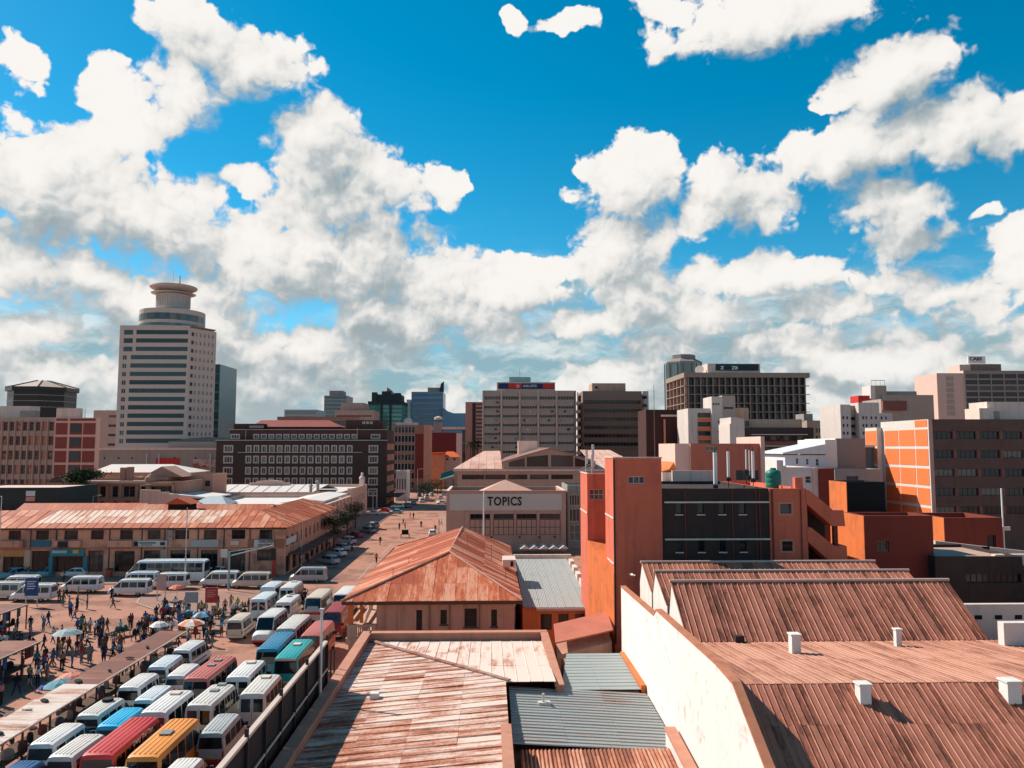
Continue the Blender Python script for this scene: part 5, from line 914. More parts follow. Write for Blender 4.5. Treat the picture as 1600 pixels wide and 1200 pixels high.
# ================================================================ skyline between the hotel and the bank
slab_tower('stepped_glass_block', 'low stepped pale block with a dark arch on the skyline above the hotel', 443, 495, 640, 620, 30, mat('pale_grey_cladding', (.34, .36, .35), .7), 3, BAND(10, GT), hf=.55, yb=665)
t = slab_tower('grey_ribbed_tower', 'grey ribbed high-rise with a cap on the skyline', 505, 541, 618, 700, 30, mat('grey_blue_concrete', (.28, .30, .29), .8), 8, BAND(14, GT), hf=.6, yb=665); part(t, 'roof_cap', GREYC, (4, 16, 3, 20, Z_(505, 618, 700), Z_(505, 610, 700)))
t = slab_tower('tan_stepped_block', 'tan stepped block on the skyline above the hotel roof', 522, 583, 641, 560, 30, mat('tan_block', (.44, .31, .24), .85), 2, BAND(10), hf=.15, yb=668); part(t, 'upper_step', mat('tan_block', (.4, .3, .2)), (X_(530, 560)-X_(522, 560), X_(567, 560)-X_(522, 560), 3, 25, Z_(522, 641, 560), Z_(522, 629, 560)))
t = slab_tower('low_red_roofed_block', 'low block with teal strip window behind the hotel roof', 432, 560, 651, 420, 20, mat('tan_low', (.40, .22, .16), .85), 1, BAND(16, GLT), u0=.45, u1=.98, hf=.4, yb=668)
GG = mat('green_glass_cladding', (.02, .20, .17), .25, .1, .3); DG = mat('dark_green_steel', (.015, .03, .035), .5)
t = slab_tower('green_glass_tower', 'green glass tower with a dark stepped crown and small pyramid', 575, 629, 632, 600, 35, GG, 9, BAND(10, glass('emerald_glass', (.015, .22, .18), (.03, .30, .25), .4, .05, .9)), hf=.8, yb=690); x0 = X_(575, 600); z_ = lambda py: Z_(575, py, 600); g = lambda px: X_(px, 600)-x0
for k, (a, b, pt_) in enumerate(((574, 630, 627), (582, 625, 616), (595, 610, 611))): part(t, 'crown_step', DG, (g(a), g(b), -1+k*1.2, 30-k*3, z_(632 if k == 0 else (627, 627, 616)[k]), z_(pt_)))
for a in (594, 608): part(t, 'crown_fin', DG, (g(a), g(a+3), -1.6, -1.01, z_(690), z_(627)))
part(t, 'corner_block', DG, (g(580), g(588), -1.3, 4, z_(627), z_(613))); part(t, 'corner_block', DG, (g(616), g(625), -1.3, 4, z_(627), z_(614)))
mb = MB(); c = g(602.5); mb.lathe([(4.5, z_(611)), (.1, z_(604))], 4, (c, 6)); mb.build('pyramid', GREYC, t)
BLUEG = mat('blue_glass_cladding', (.13, .28, .38), .3, .08, .3)
t = slab_tower('blue_glass_tower', 'blue glass slab tower with a dark pointed fin on its roof', 642, 692, 612, 640, 35, BLUEG, 9, BAND(12, glass('blue_glass', (.02, .09, .17), (.04, .14, .22), .4, .05, .9)), hf=.45, yb=690); x0 = X_(642, 640); g = lambda px: X_(px, 640)-x0; z_ = lambda py: Z_(642, py, 640)
mb = MB(); mb.prism([(g(685), z_(612)), (g(692.5), z_(612)), (g(692.5), z_(595.5)), (g(688), z_(599))], 2, 6, 'y'); mb.build('roof_fin', mat('navy_fin', (.02, .025, .05), .5), t); part(t, 'rooftop_hut', GREYC, (g(667), g(686), 3, 14, z_(612), z_(605)))
mb = MB(); mb.prism([(g(692), z_(690)), (g(728), z_(690)), (g(728), z_(646)), (g(709), z_(646)), (g(700), z_(643)), (g(692), z_(637))], -6, 20, 'y'); mb.build('curved_wing', BLUEG, t)
part(t, 'side_stack', PINKISH, (g(634), g(641), 2, 12, z_(690), z_(624)))
t = slab_tower('striped_brick_tower', 'narrow salmon-and-brown striped tower left of the bank', 727, 754, 628, 390, 22, mat('striped_salmon', (.46, .22, .16), .85), 12, BAND(3, GLD), u0=.62, u1=.97, hf=.45, yb=700); part(t, 'dark_slot', DARKB, (X_(738, 390)-X_(727, 390), X_(743, 390)-X_(727, 390), -.2, -.004, 0, Z_(727, 630, 390)))
# bank with red and blue sign
Yb = 285; x0, x1 = X_(753.5, Yb), X_(898, Yb); W = x1-x0; z_ = lambda py: Z_(753, py, Yb); u4 = lambda px: X_(px, Yb)-x0
TP = mat('taupe_panel', (.40, .31, .25), .88, .12, .4, .15); SBK = dict(glass=glass('bank_glass', (.015, .015, .016), (.10, .09, .08), .2), frame=mat('taupe_frame', (.52, .43, .36), .8), nx=6, ny=1, fw=.08, mw=.1, name='window_band')
F = [(u4(756.5+28.9*k), z_(624.5+14*j), u4(780.5)-u4(755), 1.35, SBK) for k in range(5) for j in range(7)]
t = bld('signed_bank_block', 'taupe panelled bank block with a red and navy sign on its roof', x0, x1, Yb, 18, z_(610), TP, F, r=.3)
for k in range(6): part(t, 'vertical_rib', PINKISH, (u4(753.5+28.9*k), u4(755+28.9*k), -.5, -.004, 0, z_(610.5)))
for k in range(5):
    for j in range(6): part(t, 'spandrel_panel', TP, (u4(757+28.9*k), u4(779.5+28.9*k), -.15, -.004, z_(634.5+14*j), z_(627.5+14*j)))
for k in range(26): uu = u4(757+28.9*random.randrange(5)+random.uniform(0, 20)); zk_ = z_(627.5+14*random.randrange(7)); part(t, 'air_conditioner', random.choice((GREYC, PINKISH, DARKB)), (uu, uu+.8, -.7, -.16, zk_-.6, zk_))
part(t, 'edge_wall', WHITEW, (W+.004, W+.6, -.5, 17, 0, z_(610)))
part(t, 'plant_room', PINKISH, (u4(776), u4(868.5), 2, 12, z_(611), Z_(800, 597, Yb+2))); NV = mat('navy_sign', (.015, .025, .10), .6); RS = mat('bright_red_sign', (.58, .035, .03), .6)
zs0, zs1 = Z_(800, 607.5, Yb+2), Z_(800, 599, Yb+2); sgn = part(t, 'roof_sign', NV, (u4(778.5), u4(867), 1.7, 1.99, zs0, zs1))
for a, b in ((794.5, 816), (849, 866)): part(sgn, 'red_field', RS, (u4(a), u4(b), 1.6, 1.698, zs0+.1, zs1-.1))
mb = MB(); mb.lathe([(.75, 0), (.75, .08)], 20); o = mb.build('emblem', mat('sign_rose', (.62, .25, .20), .6), sgn, (u4(809.5), 1.55, (zs0+zs1)/2)); o.rotation_euler = (math.pi/2, 0, 0)
text('BANK LIMITED', 1.25, sgn, (u4(829), 1.62, (zs0+zs1)/2), m_=mat('sign_text_white', (.7, .68, .66), .6), ext=.03, sx=.62, bold=.02)
part(t, 'roof_glasshouse', mat('pale_green_glass', (.20, .34, .30), .3), (u4(796), u4(830.5), 5, 11, Z_(800, 597, Yb+2), Z_(800, 589, Yb+5))); mb = MB(); mb.tube((u4(813), 6, zs1), (u4(813), 6, Z_(813, 574, Yb+5)), .25, .08, 6); mb.build('aerial', STEEL, t)
# brown louvred block
x0, x1 = X_(911, 295), X_(1004, 295); W = x1-x0; z_ = lambda py: Z_(911, py, 295); u5 = lambda px: X_(px, 295)-x0
BRB = mat('brown_louvre_block', (.27, .18, .14), .88, .12, .4, .1)
F = [(.4, z_(631.5+13.1*j), W-.8, 1.5, BAND20) for j in range(6)] if (BAND20 := dict(glass=GLD, frame=mat('mid_frame', (.22, .18, .15), .8), nx=16, ny=1, fw=.1, mw=.12, name='window_band')) else []
t = bld('louvred_brown_block', 'brown office block with deep ribbon windows right of the bank', x0, x1, 295, 18, z_(611), BRB, F, r=.7)
for j in range(7): part(t, 'sun_ledge', BRB, (-.8, W+.8, -.7, -.004, z_(634.6+13.1*j), z_(634.6+13.1*j)+.3)); part(t, 'side_balcony', PINKISH, (-2, -.81, .5, 6, z_(632+13.1*j), z_(627+13.1*j)))
part(t, 'stair_core', WHITEW, (u5(905), -1.0, 6.1, 16, 0, z_(611))); part(t, 'plant_room', BEIGE, (u5(927), u5(980), 2, 12, z_(611.5), z_(598))); part(t, 'plant_opening', BLACK, (u5(932), u5(935.5), 1.93, 1.99, z_(606.5), z_(603)))
part(t, 'white_end_wall', WHITEW, (W+.81, u5(1017), 3, 15, 0, z_(610)))
for j in range(6): part(t, 'end_balcony', DARKB, (W+.9, u5(1013), 2, 2.99, z_(622+13*j), z_(618+13*j)))
# faceted glass tower behind
Yz = 480; cx = X_(1076.5, Yz); rr = (X_(1105, Yz)-X_(1049, Yz))/2; z_ = lambda py: Z_(1076, py, Yz)
t = thing('faceted_glass_tower', 'eight-sided green-grey glass tower with a stepped concrete cap', 'building', (cx, Yz+rr, 0)); mb = MB(); mb.lathe([(rr*1.08, 0), (rr*1.08, z_(566))], 8, a0=math.pi/8); mb.build('shaft', mat('grey_green_glass', (.10, .16, .15), .15, .1, .2, spec=.8), t)
mb = MB(); mb.lathe([(rr*1.09, z_(566)), (rr*1.09, z_(564)), (rr*.72, z_(558.5)), (rr*.70, z_(552.5)), (rr*.6, z_(551.5))], 8, a0=math.pi/8); mb.build('cap', mat('cap_concrete', (.26, .22, .20), .85), t)
for k in range(8):
    for o_ in (-.12, .12): a = k*math.pi/4+o_*2; mb = MB(); ra = rr*1.08*math.cos(math.pi/8)/math.cos(o_*2)+.1; mb.tube((ra*math.cos(a), ra*math.sin(a), 20), (ra*math.cos(a), ra*math.sin(a), z_(567)), .25, n=4); mb.build('mullion', FRB, t)
# big gridded block with dark roof sign
Yq = 255; x0, x1 = X_(1075, Yq), X_(1261, Yq); W = x1-x0; z_ = lambda py: Z_(1075, py, Yq); u6 = lambda px: X_(px, Yq)-x0; D = 26
CG = mat('sun_breaker_concrete', (.30, .235, .19), .88, .12, .4, .1); SG = dict(glass=glass('grid_glass', (.022, .026, .027), (.16, .15, .135), .16), frame=FRB, nx=2, ny=1, fw=.1, mw=.1)
F = [(.3+(W-.6)*k/19+.2, z_(601.5+13.6*j), (W-.6)/19-.4, z_(591)-z_(601.5), SG) for k in range(19) for j in range(5)]; Lh = [(D*(k+.12)/5, z_(601.5+13.6*j), D/5*.76, z_(591)-z_(601.5), SG) for k in range(5) for j in range(8)]
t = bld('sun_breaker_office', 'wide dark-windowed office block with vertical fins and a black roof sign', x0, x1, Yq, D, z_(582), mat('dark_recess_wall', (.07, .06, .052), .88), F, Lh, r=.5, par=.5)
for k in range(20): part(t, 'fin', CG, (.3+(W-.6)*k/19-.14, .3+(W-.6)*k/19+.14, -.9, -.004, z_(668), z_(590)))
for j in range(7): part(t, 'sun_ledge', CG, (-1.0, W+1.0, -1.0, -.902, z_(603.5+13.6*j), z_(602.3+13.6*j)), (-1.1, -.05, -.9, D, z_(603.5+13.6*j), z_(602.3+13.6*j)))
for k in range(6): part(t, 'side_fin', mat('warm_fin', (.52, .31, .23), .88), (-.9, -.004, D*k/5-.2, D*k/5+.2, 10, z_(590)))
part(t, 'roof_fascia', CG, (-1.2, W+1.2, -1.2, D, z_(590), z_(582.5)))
part(t, 'plant_room', PINKISH, (u6(1112), u6(1196), 3, 14, z_(582.4), Z_(1112, 568, Yq+3))); sg = part(t, 'roof_sign', mat('black_teal_sign', (.01, .028, .03), .5), (u6(1125), u6(1193), 2.7, 2.99, Z_(1112, 579, Yq+3), Z_(1112, 569, Yq+3)))
for tx, px in (('Z', 1135), ('ZB', 1155)): text(tx, 1.5, sg, (u6(px), 2.66, Z_(1112, 575, Yq+3)), m_=MATS['sign_text_white'], ext=.02, sx=1.2, bold=.05)
mb = MB(); mb.lathe([(.2, 0), (1.2, .3), (1.6, .9)], 12); o = mb.build('satellite_dish', PINKISH, t, (u6(1104), 6, z_(582)+1.2)); o.rotation_euler = (R(70), 0, R(-30))
# white-and-orange flats before it, stair core, low brick ranges
Yw = 205; ST4 = dict(glass=GL, frame=FRB, nx=5, ny=1, fw=.1, name='window_band')
t = simple('white_orange_flats', 'white flats with orange spandrel bands before the finned office', (1076, 1122), 638, Yw, 12, WHITEF, par=.5, F=[(1091, 645+14.2*j, 1120, 652.5+14.2*j, ST4) for j in range(4)]); x0 = X_(1076, Yw)
for j in range(4): part(t, 'orange_spandrel', OPAN, (X_(1091, Yw)-x0, X_(1121, Yw)-x0, -.25, -.004, Z_(1091, 658.5+14.2*j, Yw), Z_(1091, 653.5+14.2*j, Yw)))
t = simple('white_stair_core', 'tall white stair core with tiny windows beside the orange-banded flats', (1130, 1150.5), 618, Yw-1, 9, mat('core_grey', (.42, .34, .29), .88, .1, .4, .1), WHITEF, par=.4, F=[(1132, 636, 1147.5, 639, dict(glass=GLD, frame=FRB))]); x0 = X_(1130, Yw-1)
part(t, 'white_face', WHITEF, (X_(1113, Yw-1)-x0, -.06, -.2, 8, 0, Z_(1113, 619.5, Yw-1)))
for j in range(4):
    for k in range(3): part(t, 'small_window', BLACK, (X_(1122+2.6*k if j else 1115+4*k, Yw-1)-x0, X_(1123.6+2.6*k if j else 1117+4*k, Yw-1)-x0, -.26, -.201, Z_(1122, 645+15.5*j-12*(j == 0), Yw-1), Z_(1122, 642+15.5*j-12*(j == 0), Yw-1)))
part(t, 'side_annex', BEIGE, (X_(1151, Yw-1)-x0, X_(1173, Yw-1)-x0, 1, 8, 0, Z_(1150, 637, Yw-1)))
SBR = dict(glass=GL, frame=FRB, nx=2, ny=1, fw=.1)
t = simple('brick_banded_range', 'dark brick range with white sill lines behind the salmon block', (1164, 1272), 668, 185, 14, mat('dark_range', (.06, .04, .035), .88, .2), par=.4, F=[(1195+k*10.4, 680.5+j*18, 1203+k*10.4, 688.5+j*18, SBR) for k in range(7) for j in range(3)]); x0 = X_(1164, 185)
for j in range(3): part(t, 'brick_band', mat('red_brick_band', (.22, .08, .06), .88, .2), (X_(1193, 185)-x0, X_(1262, 185)-x0, -.3, -.004, Z_(1164, 696+18*j, 185), Z_(1164, 689.7+18*j, 185))); part(t, 'sill_line', FRW, (X_(1174, 185)-x0, X_(1262, 185)-x0, -.4, -.004, Z_(1164, 679.5+18*j, 185), Z_(1164, 678.3+18*j, 185)))
part(t, 'upper_storey', BEIGE, (X_(1158, 185)-x0, X_(1262, 185)-x0, 3, 13, Z_(1164, 668.5, 185), Z_(1164, 655, 188)))
for k in range(4): part(t, 'upper_window', GL, (X_(1166+3.2*k, 185)-x0, X_(1168.4+3.2*k, 185)-x0, 2.9, 2.99, Z_(1164, 666, 185), Z_(1164, 657, 185)))
mb = MB(); st = [(1141, 750), (1164, 750), (1164, 654), (1156, 654), (1156, 652), (1143, 652), (1143, 662), (1141, 662)]; mb.prism([(X_(a, 184)-x0, Z_(a, b, 184) if b < 750 else 0) for a, b in st], -1, 8, 'y'); mb.build('white_stepped_wall', WHITEF, t)
t = simple('taupe_long_office', 'long taupe office with small windows between the finned block and white flats', (1262, 1318), 657, 215, 14, mat('taupe_wall', (.34, .255, .20), .88, .12, .4), par=.4, F=[(1275+k*5.6, 669+j*12, 1278.6+k*5.6, 676+j*12, SBR) for k in range(8) for j in range(2)]); part(t, 'roof_stack', GREYC, (0, X_(1276, 215)-X_(1262, 215), 2, 8, Z_(1262, 658, 215), Z_(1262, 646, 215)))
# right-hand skyline: white terraces and the block with the white roof sign
Yv = 190
t = simple('white_terraced_flats', 'white flats with a dark stair slot left of the orange-panelled office', (1344, 1376), 629, Yv, 14, WHITEF, WHITEF, par=.4, F=[(1356, 678, 1358, 683, SBR)]); x0 = X_(1344, Yv)
part(t, 'stair_slot', TP, (X_(1331, Yv)-x0, -.06, 2, 12, 0, Z_(1331, 633, Yv))); part(t, 'front_wing', WHITEF, (X_(1315, Yv)-x0, X_(1331, Yv)-x0-.01, 0, 12, 0, Z_(1315, 632, Yv)))
for j in range(4): part(t, 'landing_opening', DARKB, (X_(1332, Yv)-x0, X_(1343, Yv)-x0, 1.9, 1.99, Z_(1331, 656+12*j, Yv), Z_(1331, 651+12*j, Yv)))
part(t, 'right_wing', WHITEF, (X_(1376, Yv)-x0+.01, X_(1400, Yv)-x0, 1, 12, 0, Z_(1376, 645, Yv))); part(t, 'roof_terrace', CONC, (X_(1392, Yv)-x0, X_(1440, Yv)-x0, 4, 14, 0, Z_(1392, 622, Yv))); part(t, 'red_brick_upper', mat('red_brick_band', (.2, .1, .1)), (X_(1392, Yv)-x0, X_(1430, Yv)-x0, 3, 3.99, Z_(1392, 640, Yv), Z_(1392, 625, Yv)))
for j in range(3):
    for px in (1318, 1324, 1349, 1354, 1362, 1369, 1381, 1388): part(t, 'small_window', GLD, (X_(px, Yv)-x0, X_(px+2.6, Yv)-x0, -.05 if px < 1377 else .95, -.003 if px < 1377 else .997, Z_(px, 655+12*j, Yv), Z_(px, 650.5+12*j, Yv)))
t = simple('tan_penthouse_block', 'tan block with a railed rooftop hut above the white flats', (1384, 1462), 617, 260, 14, mat('tan_block2', (.40, .29, .225), .88, .1, .4), WHITEW, par=.4); x0 = X_(1384, 260)
part(t, 'rooftop_hut', mat('tan_hut', (.42, .31, .24), .85), (X_(1373, 260)-x0, X_(1391, 260)-x0, 1, 7, 10, Z_(1373, 602, 260))); part(t, 'hut_side', WHITEW, (X_(1366, 260)-x0, X_(1373, 260)-x0-.01, 1, 7, 10, Z_(1366, 602, 260))); part(t, 'upper_storey', GREYC, (X_(1391, 260)-x0, X_(1446, 260)-x0, 4, 12, Z_(1384, 617.5, 260), Z_(1384, 610, 260)))
for k in range(4): part(t, 'rail_post', STEEL, (X_(1367+7*k, 260)-x0, X_(1367+7*k, 260)-x0+.12, .9, 1.0, Z_(1366, 602, 260), Z_(1366, 594, 260)))
part(t, 'rail', STEEL, (X_(1367, 260)-x0, X_(1389, 260)-x0, .88, .98, Z_(1366, 594.5, 260), Z_(1366, 593.5, 260))); part(t, 'red_box', RS, (X_(1344, 260)-x0, X_(1362, 260)-x0, 0, 6, 10, Z_(1344, 618, 260)))
Yx = 330; SX = dict(glass=glass('cabs_glass', (.03, .04, .042), (.09, .09, .085), .3), frame=FRB, nx=4, ny=2, fw=.1, mw=.12)
x0 = X_(1506, Yx); u7 = lambda px: X_(px, Yx)-x0; z_ = lambda py: Z_(1506, py, Yx)
F = [(u7(1508+20.5*k), z_(591+9.4*j), u7(1526.5)-u7(1508), 1.9, SX) for k in range(6) for j in range(7)]
t = bld('white_signed_office', 'grey-windowed office with a tan end wall and a white roof sign', x0, X_(1640, Yx), Yx, 18, z_(579), mat('grey_spandrel', (.27, .225, .19), .85, .1), F, r=.25)
part(t, 'end_wall', mat('pink_end_wall', (.60, .42, .34), .88, .08, .4), (-.4, -.004, 0, 18, 0, z_(579))); part(t, 'front_pier', MATS['pink_end_wall'], (u7(1463), -.41, .2, 18, 0, z_(583)))
for j in range(7): part(t, 'stair_window', TP, (u7(1477.5), u7(1489), .08, .19, z_(595+9*j), z_(588+9*j)))
part(t, 'plant_room', mat('brown_hut', (.22, .15, .12), .85), (u7(1523), u7(1572), 3, 12, z_(579), z_(567.5))); part(t, 'plant_room_side', MATS['pink_end_wall'], (u7(1506), u7(1523)-.01, 3, 12, z_(579), z_(568.5)))
sg = part(t, 'roof_sign', mat('roof_sign_white', (.75, .74, .72), .6), (u7(1519), u7(1546.5), 2.5, 2.9, z_(567), z_(555.5))); text('CABS', 2.1, sg, (u7(1531), 2.44, z_(559.8)), m_=DK, ext=.03, sx=1.15, bold=.06); part(sg, 'strap_line', GREYC, (u7(1526), u7(1542), 2.46, 2.49, z_(564.5), z_(563.8)))

t.location.x += 1.7
# ================================================================ vehicles
TYRE = mat('tyre_rubber', (.018, .017, .017), .85, .2, 4); RIM = mat('wheel_rim', (.30, .28, .26), .5, .2, 4); VG = glass('vehicle_glass', (.012, .014, .016), (.05, .055, .06), .3, .06, .5)
REDL = mat('tail_lamp', (.42, .02, .015), .35); LAMP = mat('head_lamp', (.62, .60, .56), .25, .05, 5); BUMP = mat('bumper_black', (.03, .028, .028), .6); PLATE = mat('number_plate', (.62, .52, .20), .6)
PC = {k: paint('vehicle_'+k, c) for k, c in dict(white=(.74, .69, .63), offwhite=(.66, .60, .52), cool_white=(.66, .69, .68), cream=(.68, .55, .42), cyan=(.01, .42, .66), blue=(.012, .10, .24), mid_blue=(.02, .20, .33), teal=(.01, .34, .33), red=(.55, .025, .018), salmon=(.52, .13, .10), orange=(.78, .27, .03), silver=(.42, .42, .40), black=(.03, .028, .028), grey=(.22, .22, .21), maroon=(.30, .02, .02), pale_teal=(.22, .42, .42)).items()}
def section(zb, zr, wb, wt, belt):
    bl = min(belt, zr-.25); k = (zr-bl)
    h = [(wb-.06, zb), (wb, zb+.12), (wb+.01, max(zb+.16, bl*.7)), (wb, max(zb+.2, bl)), (wt, zr-min(.2, k*.5)), (wt-.09, zr-min(.06, k*.2)), (wt-.34, zr)]
    return [(x, z) for x, z in h]+[(-x, z) for x, z in reversed(h)]
def body_mesh(rings, belt, ribs=None):
    mb = MB(); n = 14; vs_ = []
    for (y, zb, zr, wb, wt) in rings: vs_ += [(x, y, z) for x, z in section(zb, zr, wb, wt, belt)]
    m_ = len(rings); fs = [(i*n+k, (i+1)*n+k, (i+1)*n+(k+1) % n, i*n+(k+1) % n) for i in range(m_-1) for k in range(n)]+[tuple(range(n)), tuple(range(m_*n-1, (m_-1)*n-1, -1))]
    mb.add(vs_, fs)
    if ribs:
        y0, y1, z, ww = ribs
        for k in range(5): x = (k/4-.5)*2*ww; mb.box(x-.03, x+.03, y0, y1, z-.02, z+.022)
    return mb
PROTO = {}
def finish(mb, name, m_, smooth=False):
    me = mb.mesh(name, True); b = bmesh.new(); b.from_mesh(me); bmesh.ops.recalc_face_normals(b, faces=b.faces); b.to_mesh(me); b.free(); me.set_sharp_from_angle(angle=R(32)); me.materials.append(m_); return me
def wheel_meshes(r, w_):
    a = MB(); a.tube((-w_/2, 0, 0), (w_/2, 0, 0), r, n=16); b = MB(); b.tube((-w_/2-.012, 0, 0), (w_/2+.012, 0, 0), r*.58, n=12); return finish(a, 'wheel', TYRE), finish(b, 'rim', RIM)
def side_x(z, belt, zr, wb, wt): t_ = (z-belt)/(zr-.2-belt); return wb+(wt-wb)*t_
def van(kind, L, W, H, nose, ws, nwin, rear='wide', belt=1.12, wr=.34, ribs=True, lite=False):
    hw = W/2; wt = hw-.10; h2 = L/2; P = []
    rings = [(-h2, .5, H-.16, hw-.05, wt-.07), (-h2+.05, .42, H-.07, hw-.01, wt-.02), (-h2+.35, .36, H, hw, wt), (0, .34, H+.01, hw, wt), (h2-nose-ws, .34, H-.01, hw, wt), (h2-nose-ws*.86, .34, H-.09, hw, wt-.01), (h2-nose, .36, belt+.10, hw, hw-.12), (h2-nose*.35, .36, belt-.02, hw-.02, hw-.16), (h2-.06, .40, belt-.14, hw-.07, hw-.22), (h2, .46, belt-.30, hw-.12, hw-.28)]
    P.append(('body', finish(body_mesh(rings, belt, (-h2+.3, h2-nose-ws-.1, H+.005, wt-.36) if ribs else None), 'body', PC['white']), 'body', None))
    mb = MB(); za, zb_ = H-.14, belt+.12; ya, yb_ = h2-nose-ws*.84, h2-nose-.04; o_ = .02
    mb.add([(-wt+.13, ya+o_, za+o_), (wt-.13, ya+o_, za+o_), (hw-.17, yb_+o_, zb_+o_), (-hw+.17, yb_+o_, zb_+o_), (-wt+.13, ya-.06, za-.06), (wt-.13, ya-.06, za-.06), (hw-.17, yb_-.06, zb_-.06), (-hw+.17, yb_-.06, zb_-.06)], [(0, 1, 2, 3), (4, 7, 6, 5), (0, 4, 5, 1), (1, 5, 6, 2), (2, 6, 7, 3), (3, 7, 4, 0)])
    P.append(('windscreen', finish(mb, 'windscreen', VG), None, None))
    zl, zh = belt+.06, H-.34; y0, y1 = -h2+.22, h2-nose-ws-.05; n = nwin
    for s in (-1, 1):
        for k in range(n):
            gp = .012 if kind == 'coach' else .05; a = y0+(y1-y0)*k/n+gp; b = y0+(y1-y0)*(k+1)/n-gp
            xl_, xh_ = side_x(zl, belt, H, hw, wt)+.012, side_x(zh, belt, H, hw, wt)+.012
            mb = MB(); mb.add([(s*xl_, a, zl), (s*xl_, b, zl), (s*xh_, b-.02, zh), (s*xh_, a+.02, zh), (s*(xl_-.05), a, zl), (s*(xl_-.05), b, zl), (s*(xh_-.05), b, zh), (s*(xh_-.05), a, zh)], [(0, 1, 2, 3), (4, 7, 6, 5), (0, 4, 5, 1), (1, 5, 6, 2), (2, 6, 7, 3), (3, 7, 4, 0)])
            P.append(('side_window', finish(mb, 'side_window', VG), None, None))
        # front door quarter glass
        a, b = y1+.06, h2-nose-.16; xl_ = hw+.008; xh_ = side_x(zh, belt, H, hw, wt)+.012
        mb = MB(); mb.add([(s*xl_, a, zl), (s*xl_, b, zl), (s*xh_, a+ws*.22, zh), (s*xh_, a, zh), (s*(xl_-.06), a, zl), (s*(xl_-.06), b, zl), (s*(xh_-.06), a+ws*.22, zh), (s*(xh_-.06), a, zh)], [(0, 1, 2, 3), (4, 7, 6, 5), (0, 4, 5, 1), (1, 5, 6, 2), (2, 6, 7, 3), (3, 7, 4, 0)]); P.append(('side_window', finish(mb, 'side_window', VG), None, None))
        if not lite:
            mb = MB(); mb.box(min(s*hw, s*(hw+.2)), max(s*hw, s*(hw+.2)), h2-nose-.25, h2-nose-.1, belt+.05, belt+.3); P.append(('mirror', finish(mb, 'mirror', BUMP), None, None))
    if rear == 'wide':
        mb = MB(); mb.add([(-wt+.12, -h2-.012, H-.32), (wt-.12, -h2-.012, H-.32), (hw-.14, -h2-.012, belt+.08), (-hw+.14, -h2-.012, belt+.08), (-wt+.12, -h2+.03, H-.32), (wt-.12, -h2+.03, H-.32), (hw-.14, -h2+.03, belt+.08), (-hw+.14, -h2+.03, belt+.08)], [(0, 1, 2, 3), (4, 7, 6, 5), (0, 4, 5, 1), (1, 5, 6, 2), (2, 6, 7, 3), (3, 7, 4, 0)]); P.append(('rear_window', finish(mb, 'rear_window', VG), None, None))
    elif rear == 'doors':
        for s in (-1, 1):
            mb = MB(); x0_, x1_ = sorted((s*.1, s*(wt-.14))); mb.box(x0_, x1_, -h2-.012, -h2+.03, belt+.02, H-.42); P.append(('rear_window', finish(mb, 'rear_window', VG), None, None))
        mb = MB(); mb.box(-.012, .012, -h2-.008, -h2+.02, .55, H-.3); P.append(('door_gap', finish(mb, 'door_gap', BUMP), None, None))
    for s in (-1, 1):
        x0_, x1_ = sorted((s*(hw-.17), s*(hw-.06))); mb = MB(); mb.box(x0_, x1_, -h2-.02, -h2+.05, .7, 1.05); P.append(('tail_light', finish(mb, 'tail_light', REDL), None, None))
        x0_, x1_ = sorted((s*(hw-.5), s*(hw-.2))); mb = MB(); mb.box(x0_, x1_, h2-.08, h2+.015, .62, .80); P.append(('headlight', finish(mb, 'headlight', LAMP), None, None))
    mb = MB(); mb.box(-hw+.03, hw-.03, -h2-.09, -h2+.1, .36, .56); P.append(('bumper', finish(mb, 'bumper', PC['offwhite']), None, None))
    mb = MB(); mb.box(-hw+.06, hw-.06, h2-.1, h2+.08, .34, .54); P.append(('bumper', finish(mb, 'bumper', PC['offwhite']), None, None))
    if not lite: mb = MB(); mb.box(-.24, .24, -h2-.025, -h2+.02, .68, .80); P.append(('number_plate', finish(mb, 'number_plate', PLATE), None, None))
    wm, rm = wheel_meshes(wr, .22); PROTO[kind] = dict(P=P, L=L, W=W, H=H, wm=wm, rm=rm, wr=wr, wy=(-L*.27, h2-nose*.5-.55 if nose < .6 else h2-.8), hw=hw, lite=lite)
